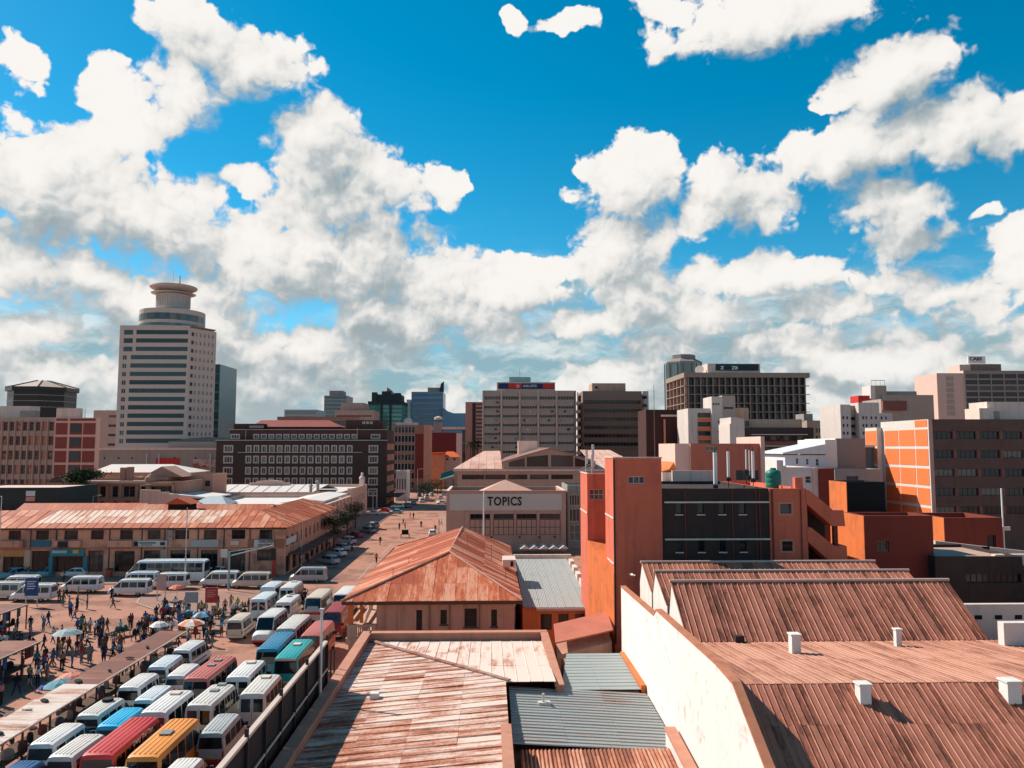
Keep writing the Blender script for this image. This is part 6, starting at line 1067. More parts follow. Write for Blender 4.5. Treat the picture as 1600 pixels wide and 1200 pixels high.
def car(kind, L, W, H, hatch=True, belt=.88):
    hw = W/2; wt = hw-.16; h2 = L/2; P = []
    r_ = h2-(.05 if hatch else .65)
    rings = [(-h2, .42, .74, hw-.14, hw-.3), (-h2+.1, .3, .90, hw-.04, hw-.18)]+([] if hatch else [(-h2+.55, .26, .96, hw, hw-.14)])+[(-r_+.12, .26, .98, hw, hw-.13), (-r_+.62, .24, H-.03, hw, wt), (-.1, .22, H, hw, wt), (.28, .22, H-.05, hw, wt), (1.02, .24, .97, hw, hw-.13), (h2-.35, .26, .84, hw-.02, hw-.16), (h2-.06, .32, .72, hw-.1, hw-.24), (h2, .38, .60, hw-.16, hw-.3)]
    P.append(('body', finish(body_mesh(rings, belt), 'body', PC['white']), 'body', None))
    def pane(pts, nm, d): mb = MB(); mb.add(pts+[tuple(a-b for a, b in zip(p, d)) for p in pts], [(0, 1, 2, 3), (4, 7, 6, 5), (0, 4, 5, 1), (1, 5, 6, 2), (2, 6, 7, 3), (3, 7, 4, 0)]); P.append((nm, finish(mb, nm, VG), None, None))
    pane([(-wt+.06, .34, H-.06), (wt-.06, .34, H-.06), (hw-.19, .99, 1.0), (-hw+.19, .99, 1.0)], 'windscreen', (0, .05, .05))
    pane([(-wt+.08, -r_+.57, H-.10), (wt-.08, -r_+.57, H-.10), (hw-.2, -r_+.13, 1.02), (-hw+.2, -r_+.13, 1.02)], 'rear_window', (0, -.05, .05))
    for s in (-1, 1):
        for a, b, ta, tb in ((-r_+.45, -.28, -r_+.75, -.28), (-.2, .82, -.2, .26)):
            zl, zh = belt+.05, H-.2; xl_, xh_ = side_x(zl, belt, H, hw, wt)+.01, side_x(zh, belt, H, hw, wt)+.01
            pane([(s*xl_, a, zl), (s*xl_, b, zl), (s*xh_, tb, zh), (s*xh_, ta, zh)], 'side_window', (s*.05, 0, 0))
        x0_, x1_ = sorted((s*(hw-.38), s*(hw-.16))); mb = MB(); mb.box(x0_, x1_, h2-.12, h2+.0, .56, .68); P.append(('headlight', finish(mb, 'headlight', LAMP), None, None))
        x0_, x1_ = sorted((s*(hw-.3), s*(hw-.13))); mb = MB(); mb.box(x0_, x1_, -h2-.012, -h2+.08, .62, .76); P.append(('tail_light', finish(mb, 'tail_light', REDL), None, None))
    wm, rm = wheel_meshes(.3, .19); PROTO[kind] = dict(P=P, L=L, W=W, H=H, wm=wm, rm=rm, wr=.3, wy=(-L*.3, L*.3), hw=hw, lite=True)
van('hiace', 5.0, 1.78, 2.2, .55, 1.0, 3); van('hiace_low', 4.8, 1.72, 1.98, .55, 1.0, 3); van('sprinter', 6.0, 2.0, 2.6, .75, .8, 4, 'doors', belt=1.25); van('midibus', 6.6, 2.1, 2.75, .18, .42, 5, 'wide', belt=1.35, wr=.4)
van('sidevan', 5.2, 1.8, 2.2, .6, 1.05, 3, lite=True); van('coach', 11.4, 2.5, 3.3, .3, 1.6, 8, 'wide', belt=1.6, wr=.48, lite=True); van('panelvan', 5.6, 2.0, 2.55, .7, .9, 1, None, lite=True)
car('hatch', 4.0, 1.7, 1.5); car('sedan', 4.4, 1.7, 1.44, False); car('wagon', 4.6, 1.75, 1.6)
def vehicle(kind, loc, rz, colour, label, cat='minibus', group='minibuses parked in the rank', name='minibus', rims=True, bumper=None, extra=(), glassm=None):
    p = PROTO[kind]; root = thing(name, label, cat, loc, rz, group); bm = PC[colour]
    for nm, me, role, _ in p['P']:
        o = ob(nm, me, root)
        if role == 'body': o.material_slots[0].link = 'OBJECT'; o.material_slots[0].material = bm
        if nm == 'bumper' and bumper: o.material_slots[0].link = 'OBJECT'; o.material_slots[0].material = bumper
    for wy in p['wy']:
        for s in (-1, 1):
            o = ob('wheel', p['wm'], root, (s*(p['hw']-.12), wy, p['wr']))
            if rims: ob('rim', p['rm'], o)
    H, L = p['H'], p['L']
    if 'hatch' in extra:
        mb = MB(); mb.box(-.32, .32, .3, .95, H+.015, H+.13); mb.build('roof_hatch', PC['cream'], root)
    if 'darkhatch' in extra:
        mb = MB(); mb.box(-.35, .3, -.3, .4, H+.015, H+.12); mb.build('roof_hatch', PC['grey'], root)
    if 'hatch2' in extra:
        for y in (-.4, 1.0): mb = MB(); mb.box(-.28, .28, y, y+.5, H+.015, H+.11); mb.build('roof_hatch', PC['grey'], root)
    if 'tyre' in extra:
        mb = MB(); mb.lathe([(.2, .03), (.36, .02), (.38, .1), (.36, .2), (.2, .19)], 16); mb.build('spare_tyre', TYRE, root, (0, .2, H+.005))
    if 'sticker' in extra:
        for s in (-1, 1):
            mb = MB(); mb.box(-.3, .3, -.012, 0, -.09, .09); o = mb.build('window_sticker', mat('sticker', (.55, .22, .18), .6, .4, 9), root, (s*.46, -L/2-.02, 1.75)); o.rotation_euler = (0, s*.5, 0)
    if 'script' in extra: text('Living The Class', .42, root, (p['hw']+.02, .2, H-.28), math.pi/2, MATS['sign_text_white'], .004, name='side_lettering')
    if 'band' in extra: mb = MB(); mb.box(-.85, .85, -L/2-.03, -L/2+.02, H-.3, H-.12); mb.build('destination_board', mat('dest_board', (.55, .45, .36), .6, .4, 8), root)
    if 'redband' in extra: mb = MB(); mb.box(-p['hw']+.08, p['hw']-.08, L/2-.02, L/2+.03, .95, 1.2); mb.build('red_band', RS, root)
    if 'mural' in extra: mb = MB(); mb.box(-p['hw']+.14, p['hw']-.14, -L/2-.025, -L/2+.02, .8, H-.2); mb.build('rear_mural', mat('mural', (.02, .30, .28), .6, .2, 2, c2=(.35, .06, .05), c2f=.5, c2s=1.6), root)
    if name == 'minibus' and random.random() < .65:
        sm = mat(*random.choice((('stripe_red', (.45, .04, .03)), ('stripe_blue', (.03, .08, .30)), ('stripe_brown', (.25, .14, .08)), ('stripe_green', (.03, .18, .10)))), .5); z_s = random.uniform(.72, .95); hs_ = random.uniform(.05, .14)
        for s in (-1, 1): x0_, x1_ = sorted((s*p['hw'], s*(p['hw']+.022))); mb = MB(); mb.box(x0_, x1_, -L/2+.3, L/2-1.4, z_s, z_s+hs_); mb.build('side_stripe', sm, root)
    return root
RB = mat('red_bumper', (.55, .03, .02), .5)
N = [ # px, py of the near roof edge, kind, colour, label, extras, faces camera
 (64, 1163, 'hiace', 'white', 'white minibus third from the near end beside the timber stall roof', (), 0),
 (95, 1183, 'hiace', 'offwhite', 'off-white minibus between the near white one and the red bus', (), 0),
 (151, 1180, 'midibus', 'red', 'bright red minibus with white script along its side', ('script',), 0),
 (222, 1183, 'midibus', 'orange', 'orange minibus with a dark roof hatch', ('darkhatch',), 0),
 (137, 1118, 'hiace', 'offwhite', 'off-white minibus carrying a spare tyre on its roof', ('tyre',), 0),
 (168, 1135, 'hiace', 'cyan', 'bright cyan minibus among the white ones', (), 0),
 (240, 1113, 'sprinter', 'white', 'white minibus with two red stickers on its rear windows', ('sticker', 'hatch'), 0),
 (200, 1074, 'hiace', 'white', 'tall white minibus beside the stall, behind the one with the spare tyre', (), 0),
 (224, 1094, 'hiace_low', 'cool_white', 'low white minibus directly behind the cyan one', (), 0),
 (244, 1042, 'hiace', 'cool_white', 'pale grey-white minibus last but one along the stall roof', (), 0),
 (273, 1056, 'hiace_low', 'white', 'white minibus left of the salmon bus', (), 0),
 (307, 1060, 'midibus', 'salmon', 'faded salmon-red bus with two roof hatches', ('hatch2',), 0),
 (284, 1016, 'hiace', 'white', 'white minibus at the far end of the row along the stall', (), 0),
 (312, 1102, 'sprinter', 'offwhite', 'long white minibus with rear doors and two roof hatches', ('hatch2',), 0),
 (370, 1058, 'sprinter', 'white', 'white minibus with one square hatch behind the blue bus', ('hatch',), 0),
 (393, 1084, 'sprinter', 'offwhite', 'white minibus with rear door windows next to the black fence', ('hatch',), 0),
 (328, 1146, 'hiace', 'silver', 'silver-grey van by the fence with a red bumper', (), 0),
 (417, 1014, 'midibus', 'mid_blue', 'deep blue minibus left of the turquoise one', (), 0),
 (446, 1028, 'midibus', 'teal', 'turquoise minibus with a cream destination board by the fence', ('band', 'hatch'), 0),
 (485, 993, 'midibus', 'salmon', 'salmon-roofed bus with a painted teal rear', ('mural',), 0),
 (447, 982, 'midibus', 'offwhite', 'white bus with a dark rear window behind the salmon-roofed bus', (), 0),
 (410, 969, 'sprinter', 'white', 'white-roofed minibus with a red bumper facing the camera', (), 1),
 (366, 969, 'hiace', 'cream', 'dusty cream minibus at the edge of the crowd', (), 0),
 (404, 936, 'sprinter', 'cool_white', 'white minibus with red stickers beside the market crowd', ('sticker',), 0),
 (442, 941, 'sprinter', 'white', 'white minibus with two roof hatches in the middle of the far rows', ('hatch2',), 0),
 (488, 936, 'midibus', 'cream', 'cream bus with a red stripe below its windscreen', ('redband',), 1),
 (418, 917, 'panelvan', 'cool_white', 'plain white panel van at the far left of the rank', (), 0),
 (448, 918, 'sprinter', 'white', 'white minibus next to the plain panel van', ('hatch',), 0),
 (517, 959, 'midibus', 'maroon', 'dark red bus beside the house with the corner gallery', (), 1),
 (532, 931, 'midibus', 'white', 'white bus partly hidden by the rusted house roof', (), 1)]
for px, py, kind, colour, label, ex, fc in N:
    p = PROTO[kind]; q_ = atz(px, py, p['H']-.06)
    vehicle(kind, (q_.x, q_.y+p['L']/2, 0), math.pi+random.uniform(-.02, .02) if fc else random.uniform(-.025, .025), colour, label, extra=ex, bumper=RB if ('red bumper' in label or colour in ('blue', 'teal', 'mid_blue')) else None)
for px, py, kind, colour, label in ((190, 1194, 'hiace', 'white', 'white minibus roof cut by the bottom edge below the red bus'), (300, 1180, 'hiace', 'white', 'white minibus at the bottom edge between orange bus and fence'), (50, 1184, 'hiace', 'blue', 'dark blue minibus in the bottom left corner')):
    p = PROTO[kind]; q_ = atz(px, py, p['H']); vehicle(kind, (q_.x, q_.y-p['L']/2+1.2, 0), 0, colour, label)
for x0_, x1_, yb_, kind, colour, label, hd in (
 (95, 150, 927, 'sidevan', 'white', 'white van with a teal side panel driving left across the square', 1), (168, 229, 932, 'sidevan', 'white', 'white van standing sideways before the white coach', 1),
 (182, 244, 919, 'sidevan', 'cool_white', 'white van with a blue bonnet half hidden behind the sideways van', 1), (207, 306, 912, 'coach', 'cool_white', 'long white coach with a dark window band before the shops', 1),
 (-4, 50, 926, 'sidevan', 'white', 'white van behind the blue notice board at the left edge', 1), (-30, 26, 937, 'sidevan', 'offwhite', 'white van above the topmost stall roof at the left edge', 1), (18, 74, 941, 'sidevan', 'white', 'white van roof just behind the topmost stall roof', 1),
 (314, 366, 918, 'sidevan', 'white', 'white van behind the red hanging banner', 1), (366, 414, 920, 'sidevan', 'cream', 'cream-striped white van left of the traffic signal post', 1), (454, 505, 911, 'sidevan', 'silver', 'grey-white van driving out at the mouth of the street', 1), (228, 292, 921, 'sidevan', 'white', 'white van behind the tan notice board', 1)):
    a, b = atz(x0_, yb_, 0), atz(x1_, yb_, 0); p = PROTO[kind]; c = (a+b)/2; vehicle(kind, (c.x, c.y+p['W']/2, 0), hd*math.pi/2, colour, label, 'bus' if kind == 'coach' else 'van', 'vans on the square', 'coach' if kind == 'coach' else 'van', rims=kind != 'coach' or True)
CN = [(12, 906, 'wagon', 'pale_teal', 2.6, 'pale teal estate car at the left end of the row before the shops'), (40, 904, 'hatch', 'silver', 2.7, 'silver hatchback second from the left before the shops'), (68, 904, 'wagon', 'pale_teal', 2.5, 'pale green estate car left of the turquoise shopfront'), (113, 904, 'hatch', 'white', 1.57, 'white hatchback parked before the turquoise shopfront'),
 (315, 906, 'hatch', 'white', 2.9, 'white hatchback right of the coach'), (338, 904, 'wagon', 'white', 2.8, 'white estate car left of the signal post'), (370, 901, 'wagon', 'white', 2.8, 'white estate car below the chicken shop sign'), (402, 898, 'sedan', 'silver', 2.8, 'pale saloon car right end of the row before the shops'),
 (511, 883, 'wagon', 'silver', .9, 'silver estate car nearest the square in the street'), (525, 871, 'hatch', 'white', .9, 'white hatchback second along the street'), (531, 862, 'hatch', 'silver', .85, 'grey hatchback third along the street'), (541, 851, 'wagon', 'silver', .85, 'grey estate car fourth along the street'), (554, 842, 'sedan', 'maroon', .8, 'dark red saloon fifth along the street'), (573, 834, 'wagon', 'grey', .8, 'dark grey estate car sixth along the street'), (581, 826, 'hatch', 'grey', .8, 'dark hatchback seventh along the street'),
 (583, 806, 'sedan', 'white', 1.4, 'white saloon at the corner before the hotel'), (600, 802, 'sedan', 'red', 1.5, 'bright red saloon at the hotel corner'), (618, 804, 'sedan', 'pale_teal', 1.57, 'teal saloon crossing before the hotel'), (621, 795, 'wagon', 'white', 1.5, 'white pickup-like estate behind the teal saloon'),
 (637, 794, 'wagon', 'grey', .2, 'dark car just beyond the white estate at the crossing'), (646, 789, 'sedan', 'silver', .2, 'silver car first in the far parked row'), (658, 786, 'wagon', 'white', .2, 'white car near the front of the far parked row'), (666, 780, 'wagon', 'offwhite', .2, 'cream van-like car in the far parked row'), (674, 776, 'hatch', 'white', .15, 'white hatchback in the middle of the far parked row'), (664, 773, 'hatch', 'grey', .1, 'grey hatchback in the middle of the far parked row'), (672, 768, 'sedan', 'silver', .1, 'silver saloon deep in the far parked row'), (655, 777, 'sedan', 'black', .1, 'black saloon in the far parked row'), (682, 764, 'sedan', 'black', .1, 'black saloon deep in the far parked row'),
 (688, 781, 'hatch', 'white', .1, 'white hatchback by the corner of the fascia shop'), (693, 775, 'hatch', 'silver', .1, 'silver hatchback by the corner of the fascia shop'), (691, 789, 'sedan', 'white', 1.3, 'white saloon turning at the fascia shop corner'), (700, 757, 'sedan', 'grey', .1, 'grey saloon in the distant street'), (694, 751, 'sedan', 'black', 0, 'black saloon in the distant street'), (707, 748, 'hatch', 'white', 0, 'white hatchback in the distant street'), (716, 742, 'hatch', 'silver', 0, 'silver hatchback in the distant street'), (724, 735, 'sedan', 'black', 0, 'black car at the very end of the street'), (712, 752, 'sedan', 'maroon', 0, 'dark red saloon in the distant street'), (675, 839, 'hatch', 'white', .1, 'white hatchback partly behind the rusted hip roof')]
for px, py, kind, colour, rz, label in CN:
    q_ = atz(px, py-1, 0); vehicle(kind, (q_.x, q_.y+.9, 0), rz, colour, label, 'car', 'cars parked along the streets', 'car', rims=py > 830)
GAR = {k: mat('cloth_'+k, c, .9, .25, 6) for k, c in dict(white=(.62, .58, .54), black=(.018, .018, .02), navy=(.02, .03, .075), blue=(.03, .12, .30), sky_blue=(.16, .32, .44), red=(.42, .03, .03), orange=(.55, .18, .05), grey=(.18, .18, .18), pink=(.50, .20, .20), green=(.04, .14, .08), brown=(.12, .06, .035), khaki=(.26, .18, .11), teal=(.03, .20, .22), yellow=(.55, .38, .10), maroon=(.15, .02, .025)).items()}
# ================================================================ market stalls
SR = rust('stall_sheet_rusted', (.30, .125, .078), (.22, .075, .045), .72, 'x', (.17, .06, .04), rand=.3); SRP = rust('stall_sheet_pale', (.62, .50, .42), (.42, .20, .13), .35, 'x', (.18, .07, .05), rand=.3)
def stall(label, x0_, x1_, y0_, y1_, z=2.55, pale=None, screen=False):
    t = thing('market_stall', label, 'stall', (x0_, y0_, 0), 0, 'long stalls in the market'); n = int((y1_-y0_)/1.15)
    for k in range(n):
        y = k*(y1_-y0_)/n; w_ = (y1_-y0_)/n; m_ = SRP if pale and pale[0] < y+y0_ < pale[1] else SR
        mb = MB(); a = random.uniform(-.15, .12); b = random.uniform(-.12, .15); h = random.uniform(0, .05); g = random.uniform(-.03, .03)
        mb.slab([(a, y, z+h), (x1_-x0_+b, y+g, z+h-.05), (x1_-x0_+b, y+w_*1.05+g, z+h-.02), (a, y+w_*1.05, z+h+.03)], .03); mb.build('roof_sheet', m_, t)
    for k in range(int((y1_-y0_)/3)+1):
        for xx in (.12, x1_-x0_-.12): part(t, 'post', WOOD, (xx-.05, xx+.05, k*3, k*3+.1, 0, z-.06))
        part(t, 'cross_beam', WOOD, (.02, x1_-x0_-.02, k*3+.11, k*3+.18, z-.15, z-.06))
    part(t, 'edge_beam', WOOD, (.01, .1, .2, y1_-y0_, z-.14, z-.04)); part(t, 'edge_beam', WOOD, (x1_-x0_-.1, x1_-x0_-.01, .2, y1_-y0_, z-.14, z-.04))
    if screen: part(t, 'shade_screen', mat('shade_cloth', (.03, .028, .03), .9, .4, 2), (-.12, -.06, 0, y1_-y0_, .1, z-.2))  # unseen screen added to keep the sun out from under the roof
    if screen:
        for k in range(int((y1_-y0_)/.62)):
            c_ = random.choice(('black', 'navy', 'brown', 'maroon', 'grey', 'blue', 'black', 'green', 'black')); xx = x1_-x0_-random.choice((.25, 1.1, 2.0)); h_ = random.uniform(.7, 1.25); part(t, 'shade_garment', GAR[c_], (xx-.05, xx+.05, k*.62+.05, k*.62+.55, z-.25-h_, z-.22))  # dark garments added to deepen the shade below the sheets
    part(t, 'counter', WOOD, (.5, x1_-x0_-.5, .5, y1_-y0_-.5, .72, .82)); part(t, 'edge_strip', MATS['pale_rail'], (x1_-x0_+.02, x1_-x0_+.09, 0, y1_-y0_, z-.05, z+.05))
    for k in range(int((y1_-y0_)/1.4)):
        mb = MB(); r = random.uniform(.2, .42); mb.lathe([(r, 0), (r*1.05, .25), (r*.8, .5), (.08, .58)], 8); mb.build('goods_bundle', mat('bundle_%d' % (k % 5), [(.05, .04, .04), (.30, .10, .06), (.10, .12, .16), (.40, .34, .28), (.16, .06, .05)][k % 5], .9, .3, 3), t, (random.uniform(.6, x1_-x0_-.6), .8+k*1.4, .83))
    return t
stall('long timber stall with patched rusty sheets beside the minibus row', -31.3, -28.75, 38, 75.5, pale=(44, 58))
stall('middle covered stall with a rust-red sheet roof and a shaded crowd', -43.4, -40.1, 48, 71.6, 2.65, screen=True)
stall('farthest covered stall with a rust-red sheet roof at the left edge', -54.4, -50.9, 58, 88, 2.65, screen=True)
for k in range(9):   # debris lying on the stall roof
    t = thing('roof_rag', ['black tyre scrap', 'dark rag', 'grey plank', 'torn pale sheet', 'dark board', 'rubber strip', 'flat dark plate', 'crumpled tarpaulin', 'black hose coil'][k]+' lying on the sheets of the long timber stall', 'debris', (random.uniform(-30.8, -29.3), 43+k*3.2+random.uniform(-1, 1), 2.66), random.uniform(0, 3), 'debris on the stall roof')
    mb = MB(); a = random.uniform(.25, .6); mb.lathe([(a, 0), (a*.8, .06), (a*.2, .1)], 7); o = mb.build('debris', BLACK if k != 3 else SRP, t); o.scale = (1, random.uniform(.25, .7), 1)
# ================================================================ people
SKEL = dict(pelvis=(0, 0, .96), waist=(0, 0, 1.1), chest=(0, 0, 1.32), neck=(0, .0, 1.48), head=(0, .02, 1.6), crown=(0, .01, 1.72),
  shL=(.19, 0, 1.41), elL=(.25, -.02, 1.14), wrL=(.24, .08, .92), haL=(.23, .11, .84), shR=(-.19, 0, 1.41), elR=(-.25, -.02, 1.14), wrR=(-.24, .08, .92), haR=(-.23, .11, .84),
  hiL=(.09, 0, .9), knL=(.10, .02, .5), anL=(.10, -.02, .1), toL=(.11, .13, .04), hiR=(-.09, 0, .9), knR=(-.10, .02, .5), anR=(-.10, -.02, .1), toR=(-.11, .13, .04))
BONES = 'pelvis-waist waist-chest chest-neck neck-head head-crown chest-shL shL-elL elL-wrL wrL-haL chest-shR shR-elR elR-wrR wrR-haR pelvis-hiL hiL-knL knL-anL anL-toL pelvis-hiR hiR-knR knR-anR anR-toR'.split()
RAD = dict(pelvis=(.155, .115), waist=(.14, .10), chest=(.175, .12), neck=(.06, .06), head=(.088, .10), crown=(.075, .085), sh=(.075, .075), el=(.052, .052), wr=(.042, .04), ha=(.035, .045), hi=(.10, .10), kn=(.075, .075), an=(.05, .05), to=(.04, .045))
SLOT = dict(pelvis=3, waist=2, chest=2, neck=0, head=0, crown=1, sh=2, el=2, wr=0, ha=0, hi=3, kn=3, an=3, to=4)
POSES = dict(stand={}, stride=dict(knL=(.1, .22, .52), anL=(.1, .28, .12), toL=(.1, .42, .06), knR=(-.1, -.05, .5), anR=(-.1, -.3, .16), toR=(-.1, -.2, .05), wrL=(.24, -.14, .95), haL=(.23, -.18, .88), wrR=(-.24, .2, .98), haR=(-.23, .26, .93)),
  reach=dict(elL=(.3, .12, 1.22), wrL=(.2, .36, 1.25), haL=(.16, .44, 1.27), elR=(-.28, .08, 1.16), wrR=(-.2, .3, 1.1), haR=(-.16, .38, 1.1)),
  carry=dict(elL=(.33, .03, 1.6), wrL=(.18, .03, 1.82), haL=(.12, .02, 1.87)),
  sit=dict(pelvis=(0, 0, .5), waist=(0, .02, .64), chest=(0, .05, .86), neck=(0, .08, 1.02), head=(0, .11, 1.14), crown=(0, .1, 1.26), shL=(.19, .05, .95), elL=(.26, .12, .7), wrL=(.18, .32, .62), haL=(.14, .4, .6), shR=(-.19, .05, .95), elR=(-.26, .12, .7), wrR=(-.18, .32, .62), haR=(-.14, .4, .6), hiL=(.1, .06, .48), knL=(.14, .46, .5), anL=(.14, .44, .1), toL=(.14, .58, .04), hiR=(-.1, .06, .48), knR=(-.14, .46, .5), anR=(-.14, .44, .1), toR=(-.14, .58, .04)))
PM = {}
SKIN = mat('skin_brown', (.075, .035, .022), .6, .1, 5); HAIR = mat('hair_black', (.010, .008, .008), .8, .2, 9); SHOE = mat('shoe_dark', (.02, .018, .016), .7)
for nm, ch in POSES.items():
    for skirt in ((False, True) if nm in ('stand', 'reach') else (False,)):
        J = dict(SKEL); J.update(ch); keys = list(J); me = bpy.data.meshes.new('person'); me.from_pydata([J[k] for k in keys], [tuple(keys.index(x) for x in b.split('-')) for b in BONES], [])
        o = bpy.data.objects.new('tmp', me); COL.objects.link(o); o.modifiers.new('s', 'SKIN'); sv = me.skin_vertices[0].data
        for i, k in enumerate(keys):
            kk = k if k in RAD else k[:2]; sv[i].radius = RAD[kk]; sv[i].use_root = (k == 'pelvis')
            if skirt and kk in ('hi', 'kn'): sv[i].radius = (.14, .14) if kk == 'hi' else (.13, .12)
        o.modifiers.new('u', 'SUBSURF').levels = 1
        bpy.context.view_layer.update(); dg = bpy.context.evaluated_depsgraph_get(); me2 = bpy.data.meshes.new_from_object(o.evaluated_get(dg)); me2.name = 'person'
        bpy.data.objects.remove(o); me2.materials.clear()
        for m_ in (SKIN, HAIR, GAR['white'], GAR['navy'], SHOE): me2.materials.append(m_)
        pos = [(V(J[k]), SLOT[k if k in SLOT else k[:2]]) for k in keys]+[((V(J['elL'])+V(J['shL']))/2, 2), ((V(J['elR'])+V(J['shR']))/2, 2), ((V(J['waist'])+V(J['chest']))/2, 2)]
        for s in 'LR': pos += [((V(J['kn'+s])+V(J['an'+s]))/2, 3), ((V(J['kn'+s])+V(J['hi'+s]))/2, 3)]
        for f in me2.polygons:
            f.material_index = min(pos, key=lambda q: (q[0]-f.center).length_squared)[1]; f.use_smooth = True
        PM[nm+('_skirt' if skirt else '')] = me2
TOPS = ['white', 'black', 'navy', 'blue', 'sky_blue', 'red', 'orange', 'grey', 'pink', 'green', 'brown', 'khaki', 'teal', 'yellow', 'maroon', 'black', 'navy', 'white', 'grey', 'black', 'brown', 'navy', 'black']; LEGS = ['black', 'navy', 'grey', 'khaki', 'brown', 'blue', 'black']
USED = {}
def person(x, y, where, pose=None, z=0, top=None, legs=None, rz=None):
    pose = pose or random.choice(['stand', 'stand', 'stride', 'reach', 'stand_skirt', 'stand', 'carry', 'stride'])
    for _ in range(40):
        tp = top or random.choice(TOPS); lg = legs or random.choice(LEGS); key = (where, pose, tp, lg)
        if key not in USED: break
    USED[key] = 1
    verb = dict(stand='standing', stride='walking', reach='reaching', carry='arm raised', sit='sitting', stand_skirt='in a long skirt, standing', reach_skirt='in a long skirt, reaching')[pose]
    c = lambda s: s.replace('_', ' ')
    lab = 'person in %s top, %s %s, %s %s' % (c(tp), c(lg), 'skirt' if 'skirt' in pose else 'trousers', verb.replace('in a long skirt, ', ''), where)
    me = PM[pose]; o = ob('person', me, None, (x, y, z), random.uniform(0, 6.28) if rz is None else rz, [None, None, GAR[tp], GAR[lg], None]); s = random.uniform(.95, 1.07); o.scale = (s, s, s)
    tag(o, lab, 'person', 'people '+where); return o
for px, py in ((108, 953), (120, 954), (136, 952), (98, 948), (110, 964), (92, 942), (103, 934), (122, 936), (88, 930), (128, 985), (140, 990), (117, 970)): p = atz(px, py); person(p.x, p.y, 'near the white vans')
p = atz(176, 951); person(p.x, p.y, 'alone crossing the square', 'stride', 0, 'blue', 'navy', -1.2); p = atz(174, 938); person(p.x, p.y, 'alone crossing the square', 'stride', 0, 'navy', 'black', 1.2)
for px, py in ((148, 996), (155, 993), (161, 991), (167, 990), (158, 988)): p = atz(px, py); person(p.x, p.y, 'in the group amid the square')
for px, py in ((165, 1019), (224, 990), (230, 988)): p = atz(px, py); person(p.x, p.y, 'beside the long timber stall')
def crowd(n, x0_, x1_, y0_, y1_, where, sit=0):
    pts = []
    for _ in range(n):
        for _ in range(60):
            x, y = random.uniform(x0_, x1_), random.uniform(y0_, y1_)
            if all((x-a)**2+(y-b)**2 > .36 for a, b in pts): break
        pts.append((x, y)); person(x, y, where, 'sit' if random.random() < sit else None)
crowd(34, -51.6, -47.8, 64, 90, 'in the shade by the farthest stall'); crowd(34, -41, -37.6, 52, 74, 'in the shade by the middle stall'); crowd(28, -47.5, -40.5, 73, 86, 'between the two covered stalls'); crowd(14, -33.6, -31.0, 128, 160, 'on the shaded street pavement'); crowd(14, -40, -34.5, 74, 80, 'around the grey umbrella')
crowd(15, -32.6, -31.6, 48, 78, 'behind the long timber stall', .55); crowd(14, -28.55, -28.15, 42, 70, 'between long stall and minibuses', .3)
crowd(62, -39.5, -27.6, 79, 98, 'in the market crowd', .25); crowd(12, -28, -22, 97, 103, 'behind the far minibuses'); crowd(14, -76, -36, 116.5, 120, 'on the pavement before the shops')
for px, py in ((594, 852), (588, 880), (624, 828), (630, 821), (633, 826), (641, 810), (646, 811), (658, 825), (680, 832), (686, 822), (690, 821), (550, 863), (549, 858), (585, 803), (634, 790), (668, 770), (676, 770)): p = atz(px, py); person(p.x, p.y, 'out on the street', random.choice(['stride', 'stand', 'stand_skirt']))
# ================================================================ litter trodden into the square
mb = MB()
for k in range(1500):
    x = random.uniform(-60, -14) if k % 3 else random.uniform(-34, -10); y = random.uniform(46, 116) if k % 3 else random.uniform(110, 200); s = random.uniform(.04, .16); a = random.uniform(0, 3); c, d = math.cos(a)*s, math.sin(a)*s
    mb.add([(x-c, y-d, .012), (x+d, y-c, .03), (x+c, y+d, .012), (x-d, y+c, .02)], [(0, 1, 2, 3)], random.choice((0, 1, 2)))
tag(mb.build('litter', [mat('litter_pale', (.5, .42, .36), .9), mat('litter_dark', (.05, .04, .04), .9), mat('litter_tan', (.30, .17, .10), .9)], fix=False), 'paper scraps and grit littering the dusty square', 'litter', kind='stuff')
# ================================================================ umbrellas, market goods, boards
def umbrella(px, py, colour, label, r=1.25, h=2.1, c2=None):
    r *= .82
    p = atz(px, py, h); t = thing('parasol', label, 'umbrella', (p.x, p.y, 0), random.uniform(0, 1), 'umbrellas in the market'); n = 8
    for k in range(n):
        a, b = 2*math.pi*k/n, 2*math.pi*(k+1)/n; mb = MB(); f = lambda r_, z_, g: (r_*math.cos(g), r_*math.sin(g), z_)
        m_ = (a+b)/2; mb.add([(0, 0, h), f(r*.55, h-.16, a), f(r*.55*.97, h-.19, m_), f(r*.55, h-.16, b), f(r, h-.5, a), f(r*.93, h-.47, m_), f(r, h-.5, b)], [(0, 1, 2), (0, 2, 3), (1, 4, 5, 2), (2, 5, 6, 3)])
        mb.build('canopy_panel', mat('canopy_'+(c2[0] if c2 and k % 2 else colour[0]), c2[1] if c2 and k % 2 else colour[1], .7, .12, 2), t)
    mb = MB(); mb.tube((0, 0, 0), (0, 0, h+.08), .03, n=6); mb.build('pole', STEEL, t)
umbrella(106, 982, ('grey_blue', (.26, .33, .34)), 'large grey-blue umbrella between the covered stalls', 1.7)
umbrella(112, 1050, ('coral', (.60, .20, .12)), 'coral umbrella beside the long timber stall', 1.5); umbrella(95, 1061, ('deep_teal', (.05, .22, .26)), 'teal umbrella with pale edge below the coral one', 1.5); umbrella(111, 1061, ('royal_blue', (.03, .10, .40)), 'small royal blue umbrella between coral one and the stall', .8)
